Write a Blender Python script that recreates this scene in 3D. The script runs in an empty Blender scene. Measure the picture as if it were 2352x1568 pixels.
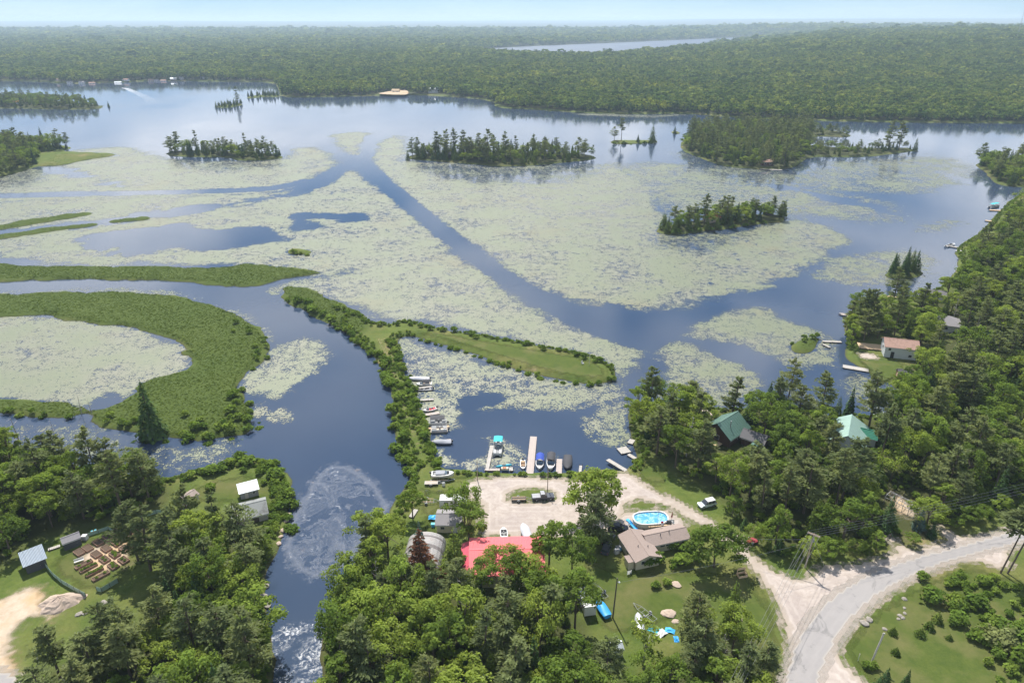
import bpy, math, random
import numpy as np

# ---------------------------------------------------------------- scene, camera, sky, sun
scene = bpy.context.scene
col = scene.collection
CAM_H, FPX, PITCH = 110.0, 1619.0, math.atan(738 / 1619)
LZ = 1.2                                     # level of the flat dry land above the lake

cam_d = bpy.data.cameras.new('camera')
cam_d.sensor_width = 36.0
cam_d.lens = FPX / 2352 * 36
cam_d.clip_start, cam_d.clip_end = 1.0, 120000.0
cam = bpy.data.objects.new('camera', cam_d)
cam.location = (0, 0, CAM_H)
cam.rotation_euler = (math.pi / 2 - PITCH, 0, 0)
col.objects.link(cam)
scene.camera = cam

SUN_EL, SUN_AZ = math.radians(56), math.radians(-13)      # azimuth from +Y, clockwise
world = bpy.data.worlds.new('World')
scene.world = world
world.use_nodes = True
wn, wl = world.node_tree.nodes, world.node_tree.links
sky = wn.new('ShaderNodeTexSky')
sky.sky_type = 'NISHITA'
sky.sun_disc = False
sky.sun_elevation, sky.sun_rotation = SUN_EL, SUN_AZ
sky.altitude, sky.air_density, sky.dust_density, sky.ozone_density = 6000, 0.9, 0.05, 3.0
bg = wn['Background']
bg.inputs['Strength'].default_value = 0.15
gm = wn.new('ShaderNodeGamma')               # softer contrast between horizon and zenith, as the camera's processing shows it
gm.inputs['Gamma'].default_value = 0.5
hs = wn.new('ShaderNodeHueSaturation')
hs.inputs['Saturation'].default_value = 1.7
wl.new(sky.outputs[0], gm.inputs['Color'])
wl.new(gm.outputs[0], hs.inputs['Color'])
# cirrus streaks, faint in view; unseen bright cloud added higher up for water reflections
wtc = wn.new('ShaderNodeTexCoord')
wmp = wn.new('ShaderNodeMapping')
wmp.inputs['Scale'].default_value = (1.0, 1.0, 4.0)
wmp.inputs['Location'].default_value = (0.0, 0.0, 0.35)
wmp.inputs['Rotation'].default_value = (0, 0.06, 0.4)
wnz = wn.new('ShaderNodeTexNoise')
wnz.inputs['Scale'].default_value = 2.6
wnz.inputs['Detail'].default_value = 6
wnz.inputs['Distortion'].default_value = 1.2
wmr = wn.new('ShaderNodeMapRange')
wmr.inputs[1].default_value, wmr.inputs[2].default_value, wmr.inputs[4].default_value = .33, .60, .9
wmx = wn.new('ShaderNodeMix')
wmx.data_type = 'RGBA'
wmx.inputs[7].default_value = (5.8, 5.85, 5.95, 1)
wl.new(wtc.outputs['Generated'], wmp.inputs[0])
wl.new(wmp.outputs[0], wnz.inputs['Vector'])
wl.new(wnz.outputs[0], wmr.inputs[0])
wsp = wn.new('ShaderNodeSeparateXYZ')        # unseen thin bright cloud above the clear strip along the horizon, brightening the water
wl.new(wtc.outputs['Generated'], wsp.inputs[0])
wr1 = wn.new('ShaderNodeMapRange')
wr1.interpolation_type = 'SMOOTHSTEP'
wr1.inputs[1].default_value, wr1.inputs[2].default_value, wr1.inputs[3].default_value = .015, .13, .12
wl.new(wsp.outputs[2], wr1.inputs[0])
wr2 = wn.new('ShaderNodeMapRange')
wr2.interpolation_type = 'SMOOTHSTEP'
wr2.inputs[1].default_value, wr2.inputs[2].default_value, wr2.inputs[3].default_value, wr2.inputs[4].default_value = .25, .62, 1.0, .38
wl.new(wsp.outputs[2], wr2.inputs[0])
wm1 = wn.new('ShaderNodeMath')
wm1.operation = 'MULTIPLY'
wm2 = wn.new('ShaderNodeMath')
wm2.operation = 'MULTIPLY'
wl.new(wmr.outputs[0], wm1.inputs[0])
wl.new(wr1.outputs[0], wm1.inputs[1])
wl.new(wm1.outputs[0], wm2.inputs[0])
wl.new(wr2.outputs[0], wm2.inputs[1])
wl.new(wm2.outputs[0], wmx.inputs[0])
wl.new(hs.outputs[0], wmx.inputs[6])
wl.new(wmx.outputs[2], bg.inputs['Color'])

sun_d = bpy.data.lights.new('sun', 'SUN')
sun_d.energy, sun_d.angle, sun_d.color = 3.5, math.radians(0.55), (1.0, 0.955, 0.88)
sun = bpy.data.objects.new('sun', sun_d)
sun.rotation_euler = (-(math.pi / 2 - SUN_EL), 0, -SUN_AZ)
sun.location = (0, 0, 400)
col.objects.link(sun)

vs = scene.view_settings
vs.view_transform, vs.look, vs.gamma, vs.exposure = 'Standard', 'None', 1.0, 1.0
vs.use_curve_mapping = False
cy = scene.cycles
cy.max_bounces, cy.diffuse_bounces, cy.glossy_bounces, cy.transmission_bounces = 7, 3, 3, 4
cy.transparent_max_bounces, cy.volume_bounces = 12, 1
cy.caustics_reflective = cy.caustics_refractive = False
cy.use_denoising = True
cy.use_adaptive_sampling, cy.adaptive_threshold = True, 0.02
cy.sample_clamp_indirect = 4.0

# ---------------------------------------------------------------- picture -> ground
SP, CP = math.sin(PITCH), math.cos(PITCH)


def G(px, py, z=LZ):
    """ground point seen at (px, py) of a 2352 x 1568 print of the view"""
    x, u = (px - 1176) / FPX, (784 - py) / FPX
    t = (z - CAM_H) / (-SP + CP * u)
    return (x * t, (CP + SP * u) * t, z)


def PXY(X, Y, Z):
    """where a ground point falls in the view (for thinning only)"""
    Zr = Z - CAM_H
    f = Y * CP - Zr * SP
    u = Y * SP + Zr * CP
    return 1176 + FPX * X / f, 784 - FPX * u / f


def frame(ox, oy, s):
    return lambda x, y, z=LZ: G(ox / 1.63265 + x / (s * 1.63265), oy / 1.63265 + y / (s * 1.63265), z)


P1 = frame(1400, 1560, 1.96)
P2 = frame(0, 1560, 1.96)
P3 = frame(2600, 1760, 1.8968)
P4 = frame(2600, 960, 1.8669)
P5 = frame(0, 1960, 2.352)
P7 = frame(1900, 1960, 2.352)
PB = frame(1500, 1380, 4.9)       # row of moored boats
PD = frame(1780, 1600, 5.3455)    # docks at the lot
PC = frame(1560, 1740, 4.613)     # camper corner
PH = frame(2240, 1880, 5.6)       # house and pool
PE = frame(3100, 1060, 3.1784)    # white cottage
PI_ = frame(2440, 640, 4.2)       # round island
F0 = frame(0, 0, 1.68)
F1 = frame(1300, 0, 1.68)
F2 = frame(2440, 0, 1.68)


def W(pts, fr=G, z=LZ):
    return np.array([fr(x, y, z)[:2] for x, y in pts])


def chaikin(p, n=2):
    for _ in range(n):
        q = np.roll(p, -1, 0)
        p = np.stack([p * .75 + q * .25, p * .25 + q * .75], 1).reshape(-1, 2)
    return p


def sdf(poly, X, Y, far=60.0):
    """signed distance, positive inside; -far where clearly outside"""
    X = np.asarray(X, float)
    Y = np.asarray(Y, float)
    out = np.full(X.shape, -far)
    lo, hi = poly.min(0) - far, poly.max(0) + far
    m = (X > lo[0]) & (X < hi[0]) & (Y > lo[1]) & (Y < hi[1])
    if not m.any():
        return out
    x, y = X[m], Y[m]
    d2 = np.full(x.shape, 1e18)
    ins = np.zeros(x.shape, bool)
    for i in range(len(poly)):
        ax, ay = poly[i - 1]
        bx, by = poly[i]
        ex, ey = bx - ax, by - ay
        L = ex * ex + ey * ey
        if L < 1e-9:
            continue
        t = np.clip(((x - ax) * ex + (y - ay) * ey) / L, 0, 1)
        d2 = np.minimum(d2, (x - ax - t * ex) ** 2 + (y - ay - t * ey) ** 2)
        if ay != by:
            c = (ay > y) != (by > y)
            ins ^= c & (x < ex * (y - ay) / (by - ay) + ax)
    d = np.sqrt(d2)
    out[m] = np.clip(np.where(ins, d, -d), -far, 1e9)
    return out


def sst(a, b, x):
    t = np.clip((x - a) / (b - a), 0, 1)
    return t * t * (3 - 2 * t)


def vnoise(X, Y, s, seed=0):
    """cheap smooth value noise, 0..1"""
    x, y = np.asarray(X) / s, np.asarray(Y) / s
    xi, yi = np.floor(x), np.floor(y)
    fx, fy = x - xi, y - yi
    fx, fy = fx * fx * (3 - 2 * fx), fy * fy * (3 - 2 * fy)

    def h(a, b):
        v = np.sin(a * 127.1 + b * 311.7 + seed * 74.7) * 43758.5453
        return v - np.floor(v)
    return (h(xi, yi) * (1 - fx) + h(xi + 1, yi) * fx) * (1 - fy) + (h(xi, yi + 1) * (1 - fx) + h(xi + 1, yi + 1) * fx) * fy


# ---------------------------------------------------------------- node helpers and materials
MATS = {}


def new_mat(name):
    m = bpy.data.materials.new(name)
    m.use_nodes = True
    nt = m.node_tree
    nt.nodes.clear()
    out = nt.nodes.new('ShaderNodeOutputMaterial')
    return m, nt, out


def N(nt, typ, **kw):
    n = nt.nodes.new(typ)
    for k, v in kw.items():
        if k.startswith('i_'):
            key = k[2:]
            n.inputs[int(key) if key.isdigit() else key.replace('_', ' ')].default_value = v
        else:
            setattr(n, k, v)
    return n


def mathn(nt, op, a, b=None, c=None, clamp=False):
    n = nt.nodes.new('ShaderNodeMath')
    n.operation = op
    n.use_clamp = clamp
    for i, v in enumerate((a, b, c)):
        if v is None:
            continue
        if isinstance(v, (int, float)):
            n.inputs[i].default_value = v
        else:
            nt.links.new(v, n.inputs[i])
    return n.outputs[0]


def mixc(nt, fac, a, b, blend='MIX'):
    n = nt.nodes.new('ShaderNodeMix')
    n.data_type = 'RGBA'
    n.blend_type = blend
    for sock, v in ((n.inputs[0], fac), (n.inputs[6], a), (n.inputs[7], b)):
        if isinstance(v, (int, float)):
            sock.default_value = v
        elif isinstance(v, (tuple, list)):
            sock.default_value = (*v[:3], 1)
        else:
            nt.links.new(v, sock)
    return n.outputs[2]


def maprange(nt, v, a, b, c=0.0, d=1.0, smooth=False):
    n = nt.nodes.new('ShaderNodeMapRange')
    if smooth:
        n.interpolation_type = 'SMOOTHSTEP'
    nt.links.new(v, n.inputs[0])
    for i, x in enumerate((a, b, c, d)):
        if isinstance(x, (int, float)):
            n.inputs[i + 1].default_value = x
        else:
            nt.links.new(x, n.inputs[i + 1])
    return n.outputs[0]


def wpos(nt):
    return nt.nodes.new('ShaderNodeNewGeometry').outputs['Position']


def noise(nt, vec, scale, detail=3.0, rough=0.55, dist=0.0, out=0):
    n = nt.nodes.new('ShaderNodeTexNoise')
    n.inputs['Scale'].default_value = scale
    n.inputs['Detail'].default_value = detail
    n.inputs['Roughness'].default_value = rough
    n.inputs['Distortion'].default_value = dist
    if vec is not None:
        nt.links.new(vec, n.inputs['Vector'])
    return n.outputs[out]


def attr(nt, name):
    n = nt.nodes.new('ShaderNodeAttribute')
    n.attribute_name = name
    return n.outputs['Fac']


def bumpn(nt, h, strength, dist=1.0):
    n = nt.nodes.new('ShaderNodeBump')
    n.inputs['Strength'].default_value = strength
    n.inputs['Distance'].default_value = dist
    nt.links.new(h, n.inputs['Height'])
    return n.outputs['Normal']


def principled(nt, colr, rough=0.7, metal=0.0, normal=None, spec=0.4):
    p = nt.nodes.new('ShaderNodeBsdfPrincipled')
    for key, v in (('Base Color', colr), ('Roughness', rough), ('Metallic', metal), ('Specular IOR Level', spec)):
        if isinstance(v, (tuple, list)):
            p.inputs[key].default_value = (*v[:3], 1)
        elif isinstance(v, (int, float)):
            p.inputs[key].default_value = v
        else:
            nt.links.new(v, p.inputs[key])
    if normal is not None:
        nt.links.new(normal, p.inputs['Normal'])
    return p


def pm(name, c, rough=0.7, metal=0.0, var=0.18, scale=1.5, spec=0.4, dirt=None, bump=0.0, stripes=None):
    """general painted / wooden / metal surface with mottling, wear and optional fine ribs"""
    if name in MATS:
        return MATS[name]
    m, nt, out = new_mat(name)
    tc = nt.nodes.new('ShaderNodeTexCoord').outputs['Object']
    n1 = noise(nt, tc, scale, 4)
    cc = mixc(nt, n1, tuple(v * (1 - var) for v in c), tuple(min(1, v * (1 + var)) for v in c))
    if dirt:
        n2 = maprange(nt, noise(nt, tc, scale * .55, 5, .65), .52, .72)
        cc = mixc(nt, n2, cc, dirt)
    nrm = None
    if stripes:
        ax, fr_, st = stripes
        sep = N(nt, 'ShaderNodeSeparateXYZ')
        nt.links.new(tc, sep.inputs[0])
        w = mathn(nt, 'SINE', mathn(nt, 'MULTIPLY', sep.outputs['XYZ'.index(ax)], 2 * math.pi * fr_))
        nrm = bumpn(nt, w, st, .03)
    elif bump:
        nrm = bumpn(nt, noise(nt, tc, scale * 6, 4), bump, .04)
    p = principled(nt, cc, rough, metal, nrm, spec)
    nt.links.new(p.outputs[0], out.inputs[0])
    MATS[name] = m
    return m


def leaf_mat(name, c0, c1, c2, trans=0.32, stands=None):
    m, nt, out = new_mat(name)
    rnd = nt.nodes.new('ShaderNodeObjectInfo').outputs['Random']
    ramp = nt.nodes.new('ShaderNodeValToRGB')
    nt.links.new(rnd, ramp.inputs[0])
    e = ramp.color_ramp.elements
    e[0].color, e[1].color = (*c0, 1), (*c2, 1)
    k = e.new(.5)
    k.color = (*c1, 1)
    tone = maprange(nt, attr(nt, 'tone'), 0, 1, .62, 1.42)
    cc = nt.nodes.new('ShaderNodeVectorMath')
    cc.operation = 'SCALE'
    base = ramp.outputs[0]
    if stands:               # stands of different species across the landscape
        pos = wpos(nt)
        s1 = maprange(nt, noise(nt, pos, .0045, 4, .6), .42, .62)
        s2 = maprange(nt, noise(nt, pos, .013, 3, .6), .5, .68)
        base = mixc(nt, s1, base, mixc(nt, 1.0, base, stands[0], 'MULTIPLY'))
        base = mixc(nt, s2, base, mixc(nt, 1.0, base, stands[1], 'MULTIPLY'))
    nt.links.new(base, cc.inputs[0])
    nt.links.new(tone, cc.inputs['Scale'])
    d = nt.nodes.new('ShaderNodeBsdfDiffuse')
    t = nt.nodes.new('ShaderNodeBsdfTranslucent')
    nt.links.new(cc.outputs[0], d.inputs[0])
    nt.links.new(mixc(nt, 1.0, cc.outputs[0], (1.25, 1.2, .6), 'MULTIPLY'), t.inputs[0])
    mx = nt.nodes.new('ShaderNodeMixShader')
    mx.inputs[0].default_value = trans
    nt.links.new(d.outputs[0], mx.inputs[1])
    nt.links.new(t.outputs[0], mx.inputs[2])
    nt.links.new(mx.outputs[0], out.inputs[0])
    MATS[name] = m
    return m


LEAF_BROAD = leaf_mat('broadleaf_foliage', (.108, .162, .033), (.168, .238, .044), (.240, .300, .058), .46)
LEAF_PINE = leaf_mat('pine_needles', (.130, .162, .070), (.165, .198, .080), (.200, .226, .088), .4)
LEAF_SPRUCE = leaf_mat('spruce_needles', (0.0425, 0.0775, 0.03), (0.0575, 0.1, 0.035), (0.075, 0.1225, 0.04), .15)
LEAF_CEDAR = leaf_mat('cedar_foliage', (.066, .105, .024), (.098, .142, .029), (.135, .178, .036), .26)
LEAF_BROWN = leaf_mat('dead_spruce_needles', (.13, .062, .035), (.15, .07, .04), (.17, .08, .045), .1)
LEAF_BLUE = leaf_mat('blue_spruce_needles', (.075, .12, .095), (.085, .13, .105), (.09, .14, .11), .12)
LEAF_SHRUB = leaf_mat('shrub_foliage', (0.0938, 0.1512, 0.0274), (0.127, 0.189, 0.0319), (0.1725, 0.2331, 0.041), .3)
LEAF_PALE = leaf_mat('pale_willow_foliage', (.17, .20, .075), (.19, .22, .08), (.22, .245, .09), .3)
LEAF_FAR = leaf_mat('distant_foliage', (.048, .092, .026), (.112, .176, .040), (.215, .262, .062), .35, ((1.35, 1.2, .9), (.68, .74, .85)))
GRASS_BLADE = leaf_mat('marsh_sedge', (.056, .092, .016), (.070, .108, .019), (.092, .124, .023), .5)
BARK = pm('bark', (.11, .085, .065), .9, scale=2, var=.35)
BARK_GREY = pm('weathered_dead_wood', (.30, .28, .26), .9, scale=2, var=.3)
BARK_BIRCH = pm('birch_bark', (.55, .52, .46), .8, scale=1.2, var=.3, dirt=(.12, .1, .09))


# ---------------------------------------------------------------- object helpers
def tag(o, label=None, cat=None, group=None, kind=None):
    for k, v in (('label', label), ('category', cat), ('group', group), ('kind', kind)):
        if v:
            o[k] = v
    return o


def thing(name, label, cat, loc=(0, 0, 0), rz=0.0, group=None, s=1.0):
    o = bpy.data.objects.new(name, None)
    o.empty_display_size = .5
    col.objects.link(o)
    o.location, o.rotation_euler, o.scale = loc, (0, 0, rz), (s, s, s)
    return tag(o, label, cat, group)


def link(name, me, parent=None):
    o = bpy.data.objects.new(name, me)
    col.objects.link(o)
    o.parent = parent
    return o


def np_mesh(name, V, F, mat=None, attrs=None, smooth=False):
    V = np.ascontiguousarray(V, np.float32)
    F = np.ascontiguousarray(F, np.int32)
    me = bpy.data.meshes.new(name)
    me.vertices.add(len(V))
    me.vertices.foreach_set('co', V.ravel())
    if len(F):
        k = F.shape[1]
        me.loops.add(F.size)
        me.polygons.add(len(F))
        me.loops.foreach_set('vertex_index', F.ravel())
        me.polygons.foreach_set('loop_start', np.arange(0, F.size, k, dtype=np.int32))
        me.polygons.foreach_set('loop_total', np.full(len(F), k, np.int32))
    for an, (dom, val) in (attrs or {}).items():
        val = np.asarray(val)
        if val.ndim == 2:
            a = me.attributes.new(an, 'FLOAT_VECTOR', dom)
            a.data.foreach_set('vector', val.astype(np.float32).ravel())
        elif val.dtype.kind == 'i':
            a = me.attributes.new(an, 'INT', dom)
            a.data.foreach_set('value', val.astype(np.int32))
        else:
            a = me.attributes.new(an, 'FLOAT', dom)
            a.data.foreach_set('value', val.astype(np.float32))
    if mat:
        me.materials.append(mat)
    me.update(calc_edges=True)
    if smooth and len(F):
        me.polygons.foreach_set('use_smooth', np.ones(len(F), bool))
    return me


def copy_tree(o, parent=None):
    c = o.copy()
    col.objects.link(c)
    c.parent = parent
    for ch in o.children:
        copy_tree(ch, c)
    return c


class MB:
    """collects simple solids; build() makes one mesh object"""

    def __init__(s):
        s.v, s.f = [], []

    def add(s, vs_, fs):
        o = len(s.v)
        s.v += [tuple(p) for p in vs_]
        s.f += [tuple(i + o for i in f) for f in fs]
        return s

    def box(s, c, d, rz=0.0, tilt=0.0):
        cx, cy_, cz = c
        a, b, h = d[0] / 2, d[1] / 2, d[2] / 2
        cr, sr = math.cos(rz), math.sin(rz)
        ct, st = math.cos(tilt), math.sin(tilt)
        vs_ = []
        for z in (-h, h):
            for x, y in ((-a, -b), (a, -b), (a, b), (-a, b)):
                y2, z2 = y * ct - z * st, y * st + z * ct
                vs_.append((cx + x * cr - y2 * sr, cy_ + x * sr + y2 * cr, cz + z2))
        return s.add(vs_, [(3, 2, 1, 0), (4, 5, 6, 7), (0, 1, 5, 4), (1, 2, 6, 5), (2, 3, 7, 6), (3, 0, 4, 7)])

    def loft(s, rings, caps=True, closed=True):
        n = len(rings[0])
        o = len(s.v)
        for r in rings:
            s.v += [tuple(p) for p in r]
        m = n if closed else n - 1
        for i in range(len(rings) - 1):
            for j in range(m):
                a, b = o + i * n + j, o + i * n + (j + 1) % n
                s.f.append((a, b, b + n, a + n))
        if caps:
            s.f.append(tuple(o + j for j in range(n))[::-1])
            s.f.append(tuple(o + (len(rings) - 1) * n + j for j in range(n)))
        return s

    def tube(s, pts, r, n=6, caps=True):
        pts = [np.array(p, float) for p in pts]
        if isinstance(r, (int, float)):
            r = [r] * len(pts)
        rings = []
        for i, p in enumerate(pts):
            d = pts[min(i + 1, len(pts) - 1)] - pts[max(i - 1, 0)]
            d = d / (np.linalg.norm(d) + 1e-9)
            ref = np.array((0, 0, 1.)) if abs(d[2]) < .9 else np.array((1., 0, 0))
            u = np.cross(d, ref)
            u /= np.linalg.norm(u)
            w = np.cross(d, u)
            rings.append([p + r[i] * (u * math.cos(k * 2 * math.pi / n) + w * math.sin(k * 2 * math.pi / n)) for k in range(n)])
        return s.loft(rings, caps)

    def prism(s, pts, z0, z1):
        return s.loft([[(x, y, z0) for x, y in pts], [(x, y, z1) for x, y in pts]])

    def quad(s, *p):
        return s.add(p, [tuple(range(len(p)))])

    def build(s, name, mat, parent=None, smooth=False):
        me = bpy.data.meshes.new(name)
        me.from_pydata(s.v, [], s.f)
        me.materials.append(mat)
        me.update()
        if smooth:
            for p in me.polygons:
                p.use_smooth = True
        return link(name, me, parent)


def gn_scatter(name, P, ROT, SCL, IDX, sources, label, cat):
    """one mass object that puts one of the source meshes on every point"""
    me = np_mesh(name, P, np.zeros((0, 3), int), None,
                 {'rot': ('POINT', ROT), 'scl': ('POINT', SCL), 'idx': ('POINT', IDX.astype(int))})
    o = link(name, me)
    tag(o, label, cat, kind='stuff')
    c = bpy.data.collections.new(name + '_source')
    for i, sme in enumerate(sources):
        so = bpy.data.objects.new('%s_source_%02d' % (name, i), sme)
        c.objects.link(so)
    ng = bpy.data.node_groups.new(name, 'GeometryNodeTree')
    ng.interface.new_socket('Geometry', in_out='INPUT', socket_type='NodeSocketGeometry')
    ng.interface.new_socket('Geometry', in_out='OUTPUT', socket_type='NodeSocketGeometry')
    gi, go = ng.nodes.new('NodeGroupInput'), ng.nodes.new('NodeGroupOutput')
    ci = ng.nodes.new('GeometryNodeCollectionInfo')
    ci.inputs['Collection'].default_value = c
    ci.inputs['Separate Children'].default_value = True
    ci.inputs['Reset Children'].default_value = True
    ip = ng.nodes.new('GeometryNodeInstanceOnPoints')
    ip.inputs['Pick Instance'].default_value = True

    def na(an, typ):
        n = ng.nodes.new('GeometryNodeInputNamedAttribute')
        n.data_type = typ
        n.inputs['Name'].default_value = an
        return n.outputs[0]
    L = ng.links.new
    L(gi.outputs[0], ip.inputs['Points'])
    L(ci.outputs[0], ip.inputs['Instance'])
    L(na('idx', 'INT'), ip.inputs['Instance Index'])
    L(na('rot', 'FLOAT_VECTOR'), ip.inputs['Rotation'])
    L(na('scl', 'FLOAT_VECTOR'), ip.inputs['Scale'])
    L(ip.outputs[0], go.inputs[0])
    md = o.modifiers.new('scatter', 'NODES')
    md.node_group = ng
    return o
# ---------------------------------------------------------------- shorelines
LAND = []        # (polygon, profile): dry banks 1.2 m high, or marsh just above the water


def land(pts, fr=G, kind='dry', n=2):
    LAND.append((chaikin(W(pts, fr, 0.0), n), kind))
    return LAND[-1][0]


BANK_L = land([(-500, 985), (-100, 998), (0, 1008), (80, 1038), (200, 1080), (300, 1092), (380, 1104), (430, 1088), (500, 1072),
               (560, 1053), (610, 1056), (650, 1076), (668, 1110), (674, 1140), (662, 1190), (640, 1240), (625, 1290), (602, 1345),
               (612, 1400), (632, 1450), (632, 1568), (600, 1720), (-500, 1760)])
BANK_R = land([(715, 1760), (735, 1568), (742, 1500), (748, 1450), (745, 1400), (775, 1350), (805, 1310), (830, 1260), (860, 1215),
               (900, 1190), (905, 1150), (925, 1120), (942, 1098), (932, 1065), (915, 1030), (908, 980), (900, 925), (888, 870),
               (862, 825), (830, 795), (795, 768), (770, 748), (800, 712), (832, 718), (855, 742), (890, 747), (920, 738),
               (965, 742), (1000, 755), (1080, 765), (1150, 778), (1210, 788), (1270, 800), (1330, 810), (1390, 830),
               (1412, 848), (1415, 868), (1398, 880), (1340, 881), (1280, 872), (1200, 852), (1130, 828), (1060, 803), (990, 783),
               (935, 772), (908, 783), (918, 815), (935, 860), (950, 905), (968, 955), (988, 1005), (1003, 1045), (1018, 1077),
               (1060, 1082), (1110, 1085), (1210, 1086), (1310, 1084), (1360, 1083), (1395, 1076), (1430, 1082), (1455, 1065),
               (1462, 1045), (1450, 1015), (1440, 985), (1436, 945), (1450, 925), (1500, 928), (1560, 925), (1592, 932), (1640, 940),
               (1730, 938), (1790, 930), (1850, 942), (1910, 957), (1935, 952), (2000, 955), (2025, 955), (2040, 930), (2060, 905),
               (2048, 885), (2010, 870), (1985, 850), (1962, 838), (1940, 815), (1938, 785), (1945, 760), (1938, 735), (1950, 712),
               (1970, 692), (2005, 684), (2060, 690), (2110, 680), (2150, 662), (2185, 640), (2205, 608), (2190, 578), (2205, 562),
               (2245, 540), (2275, 508), (2305, 470), (2360, 435), (2700, 400), (3300, 560), (3500, 1760)])
SPIT_TIP = land([(795, 768), (755, 740), (700, 718), (658, 692), (645, 664), (662, 655), (690, 660), (735, 675), (790, 700),
                 (835, 725), (850, 770)], kind='marsh')
MARSH = [SPIT_TIP]
MARSH.append(land([(-200, 605), (0, 605), (60, 612), (150, 612), (250, 615), (350, 612), (450, 618), (530, 613), (580, 606),
                   (640, 613), (700, 622), (748, 627), (700, 635), (650, 642), (600, 655), (550, 660), (500, 655), (430, 647),
                   (350, 645), (250, 643), (100, 643), (0, 646), (-200, 648)], kind='marsh'))
MARSH.append(land([(-250, 680), (0, 678), (150, 672), (300, 670), (400, 680), (480, 700), (550, 720), (598, 755), (615, 790),
                   (602, 830), (570, 857), (552, 885), (560, 905), (576, 940), (582, 985), (560, 1000), (540, 1003), (480, 1012),
                   (400, 1008), (360, 1003), (330, 990), (280, 985), (215, 975), (205, 950), (150, 962), (80, 955), (0, 948),
                   (-250, 950), (-250, 915), (0, 918), (100, 925), (190, 925), (215, 945), (300, 920), (320, 880), (370, 865),
                   (452, 845), (440, 825), (405, 800), (440, 808), (400, 780), (350, 765), (270, 748), (190, 743), (90, 722),
                   (0, 727), (-250, 727)], kind='marsh', n=1))
MARSH.append(land([(-60, 522), (0, 519), (60, 505), (140, 495), (205, 489), (205, 493), (100, 512), (0, 529), (-60, 534)], kind='marsh'))
MARSH.append(land([(-60, 545), (0, 541), (100, 526), (225, 513), (225, 518), (100, 534), (0, 550), (-60, 556)], kind='marsh'))
MARSH.append(land([(255, 508), (300, 502), (348, 499), (346, 504), (300, 508), (258, 513)], kind='marsh'))
MARSH.append(land([(1820, 806), (1838, 786), (1870, 771), (1890, 774), (1882, 790), (1850, 810)], kind='marsh'))
ISL = {}
ISL['A'] = land([(377, 357), (437, 361), (525, 361), (547, 370), (601, 369), (656, 363), (640, 355), (560, 350), (437, 346), (383, 350)])
ISL['B'] = land([(931, 365), (1000, 371), (1088, 378), (1161, 384), (1234, 380), (1325, 371), (1380, 363), (1343, 354), (1161, 349),
                 (1015, 353), (942, 356)])
ISL['C'] = land([(1401, 328), (1415, 332), (1460, 330), (1511, 328), (1508, 322), (1450, 324), (1405, 322)])
ISL['D'] = land([(1562, 346), (1604, 361), (1658, 383), (1750, 390), (1823, 388), (1848, 366), (1874, 360), (1932, 362), (2005, 360),
                 (2056, 353), (2116, 345), (2078, 340), (2005, 342), (1930, 340), (1865, 337), (1852, 322), (1880, 313), (1903, 314),
                 (1952, 316), (1957, 308), (1900, 298), (1800, 290), (1680, 290), (1600, 300), (1565, 320)])
ISL['E'] = land([(1509, 535), (1538, 540), (1567, 539), (1611, 533), (1648, 529), (1691, 523), (1728, 517), (1772, 511), (1800, 512),
                 (1806, 498), (1779, 493), (1713, 494), (1640, 503), (1582, 509), (1538, 517), (1511, 524)])
ISL['F'] = land([(660, 583), (690, 585), (716, 582), (716, 577), (690, 573), (664, 573)])
ISL['G'] = land([(-200, 420), (0, 407), (40, 398), (91, 381), (135, 382), (197, 367), (262, 359), (266, 354), (233, 352), (182, 351),
                 (142, 347), (171, 340), (146, 334), (0, 325), (-200, 325)])
ISL['H'] = land([(-250, 250), (0, 249), (120, 252), (236, 252), (236, 241), (110, 231), (0, 228), (-250, 228)])
ISL['I'] = land([(494, 248), (520, 249), (558, 242), (556, 238), (503, 242)])
ISL['J'] = land([(566, 227), (601, 223), (640, 224), (640, 218), (600, 219), (568, 222)])
ISL['K'] = land([(2028, 630), (2045, 641), (2090, 643), (2120, 633), (2112, 621), (2085, 614), (2050, 617)])
ISL['R'] = land([(2237, 381), (2264, 395), (2282, 424), (2352, 432), (2700, 436), (2700, 366), (2352, 366), (2250, 371)])
ISL['T'] = land([(1540, 306), (1562, 308), (1562, 303), (1542, 302)], n=1)
ISL['S'] = land([(246, 243), (252, 243), (252, 240), (246, 240)], n=1)
FAR_SHORE = np.vstack([chaikin(W([(-900, 184), (-300, 183), (0, 186), (91, 188), (146, 193), (255, 191), (346, 186), (437, 187), (540, 188), (631, 190),
                  (640, 206), (645, 224), (711, 224), (857, 221), (930, 218), (1029, 222), (1133, 231), (1137, 248), (1208, 251),
                  (1325, 259), (1365, 261), (1471, 263), (1573, 261), (1700, 271), (1859, 278), (2078, 282), (2352, 284),
                  (2800, 288), (3600, 300)], G, 0.0), 1)[2:-2],
    np.array([(9000, 900), (29500, 1200), (29500, 29500), (-29500, 29500), (-29500, 1500), (-9000, 1450)])])
LAND.append((FAR_SHORE, 'far'))
FAR_LAKE = chaikin(W([(1085, 113), (1274, 104), (1471, 96), (1654, 88), (1760, 83), (1770, 90), (1620, 108), (1450, 128),
                      (1290, 137), (1120, 124)], G, 0.0))
FAR_LAKE2 = chaikin(W([(1890, 54.2), (2070, 53.6), (2070, 55.6), (1890, 55.4)], G, 0.0), 1)


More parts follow.
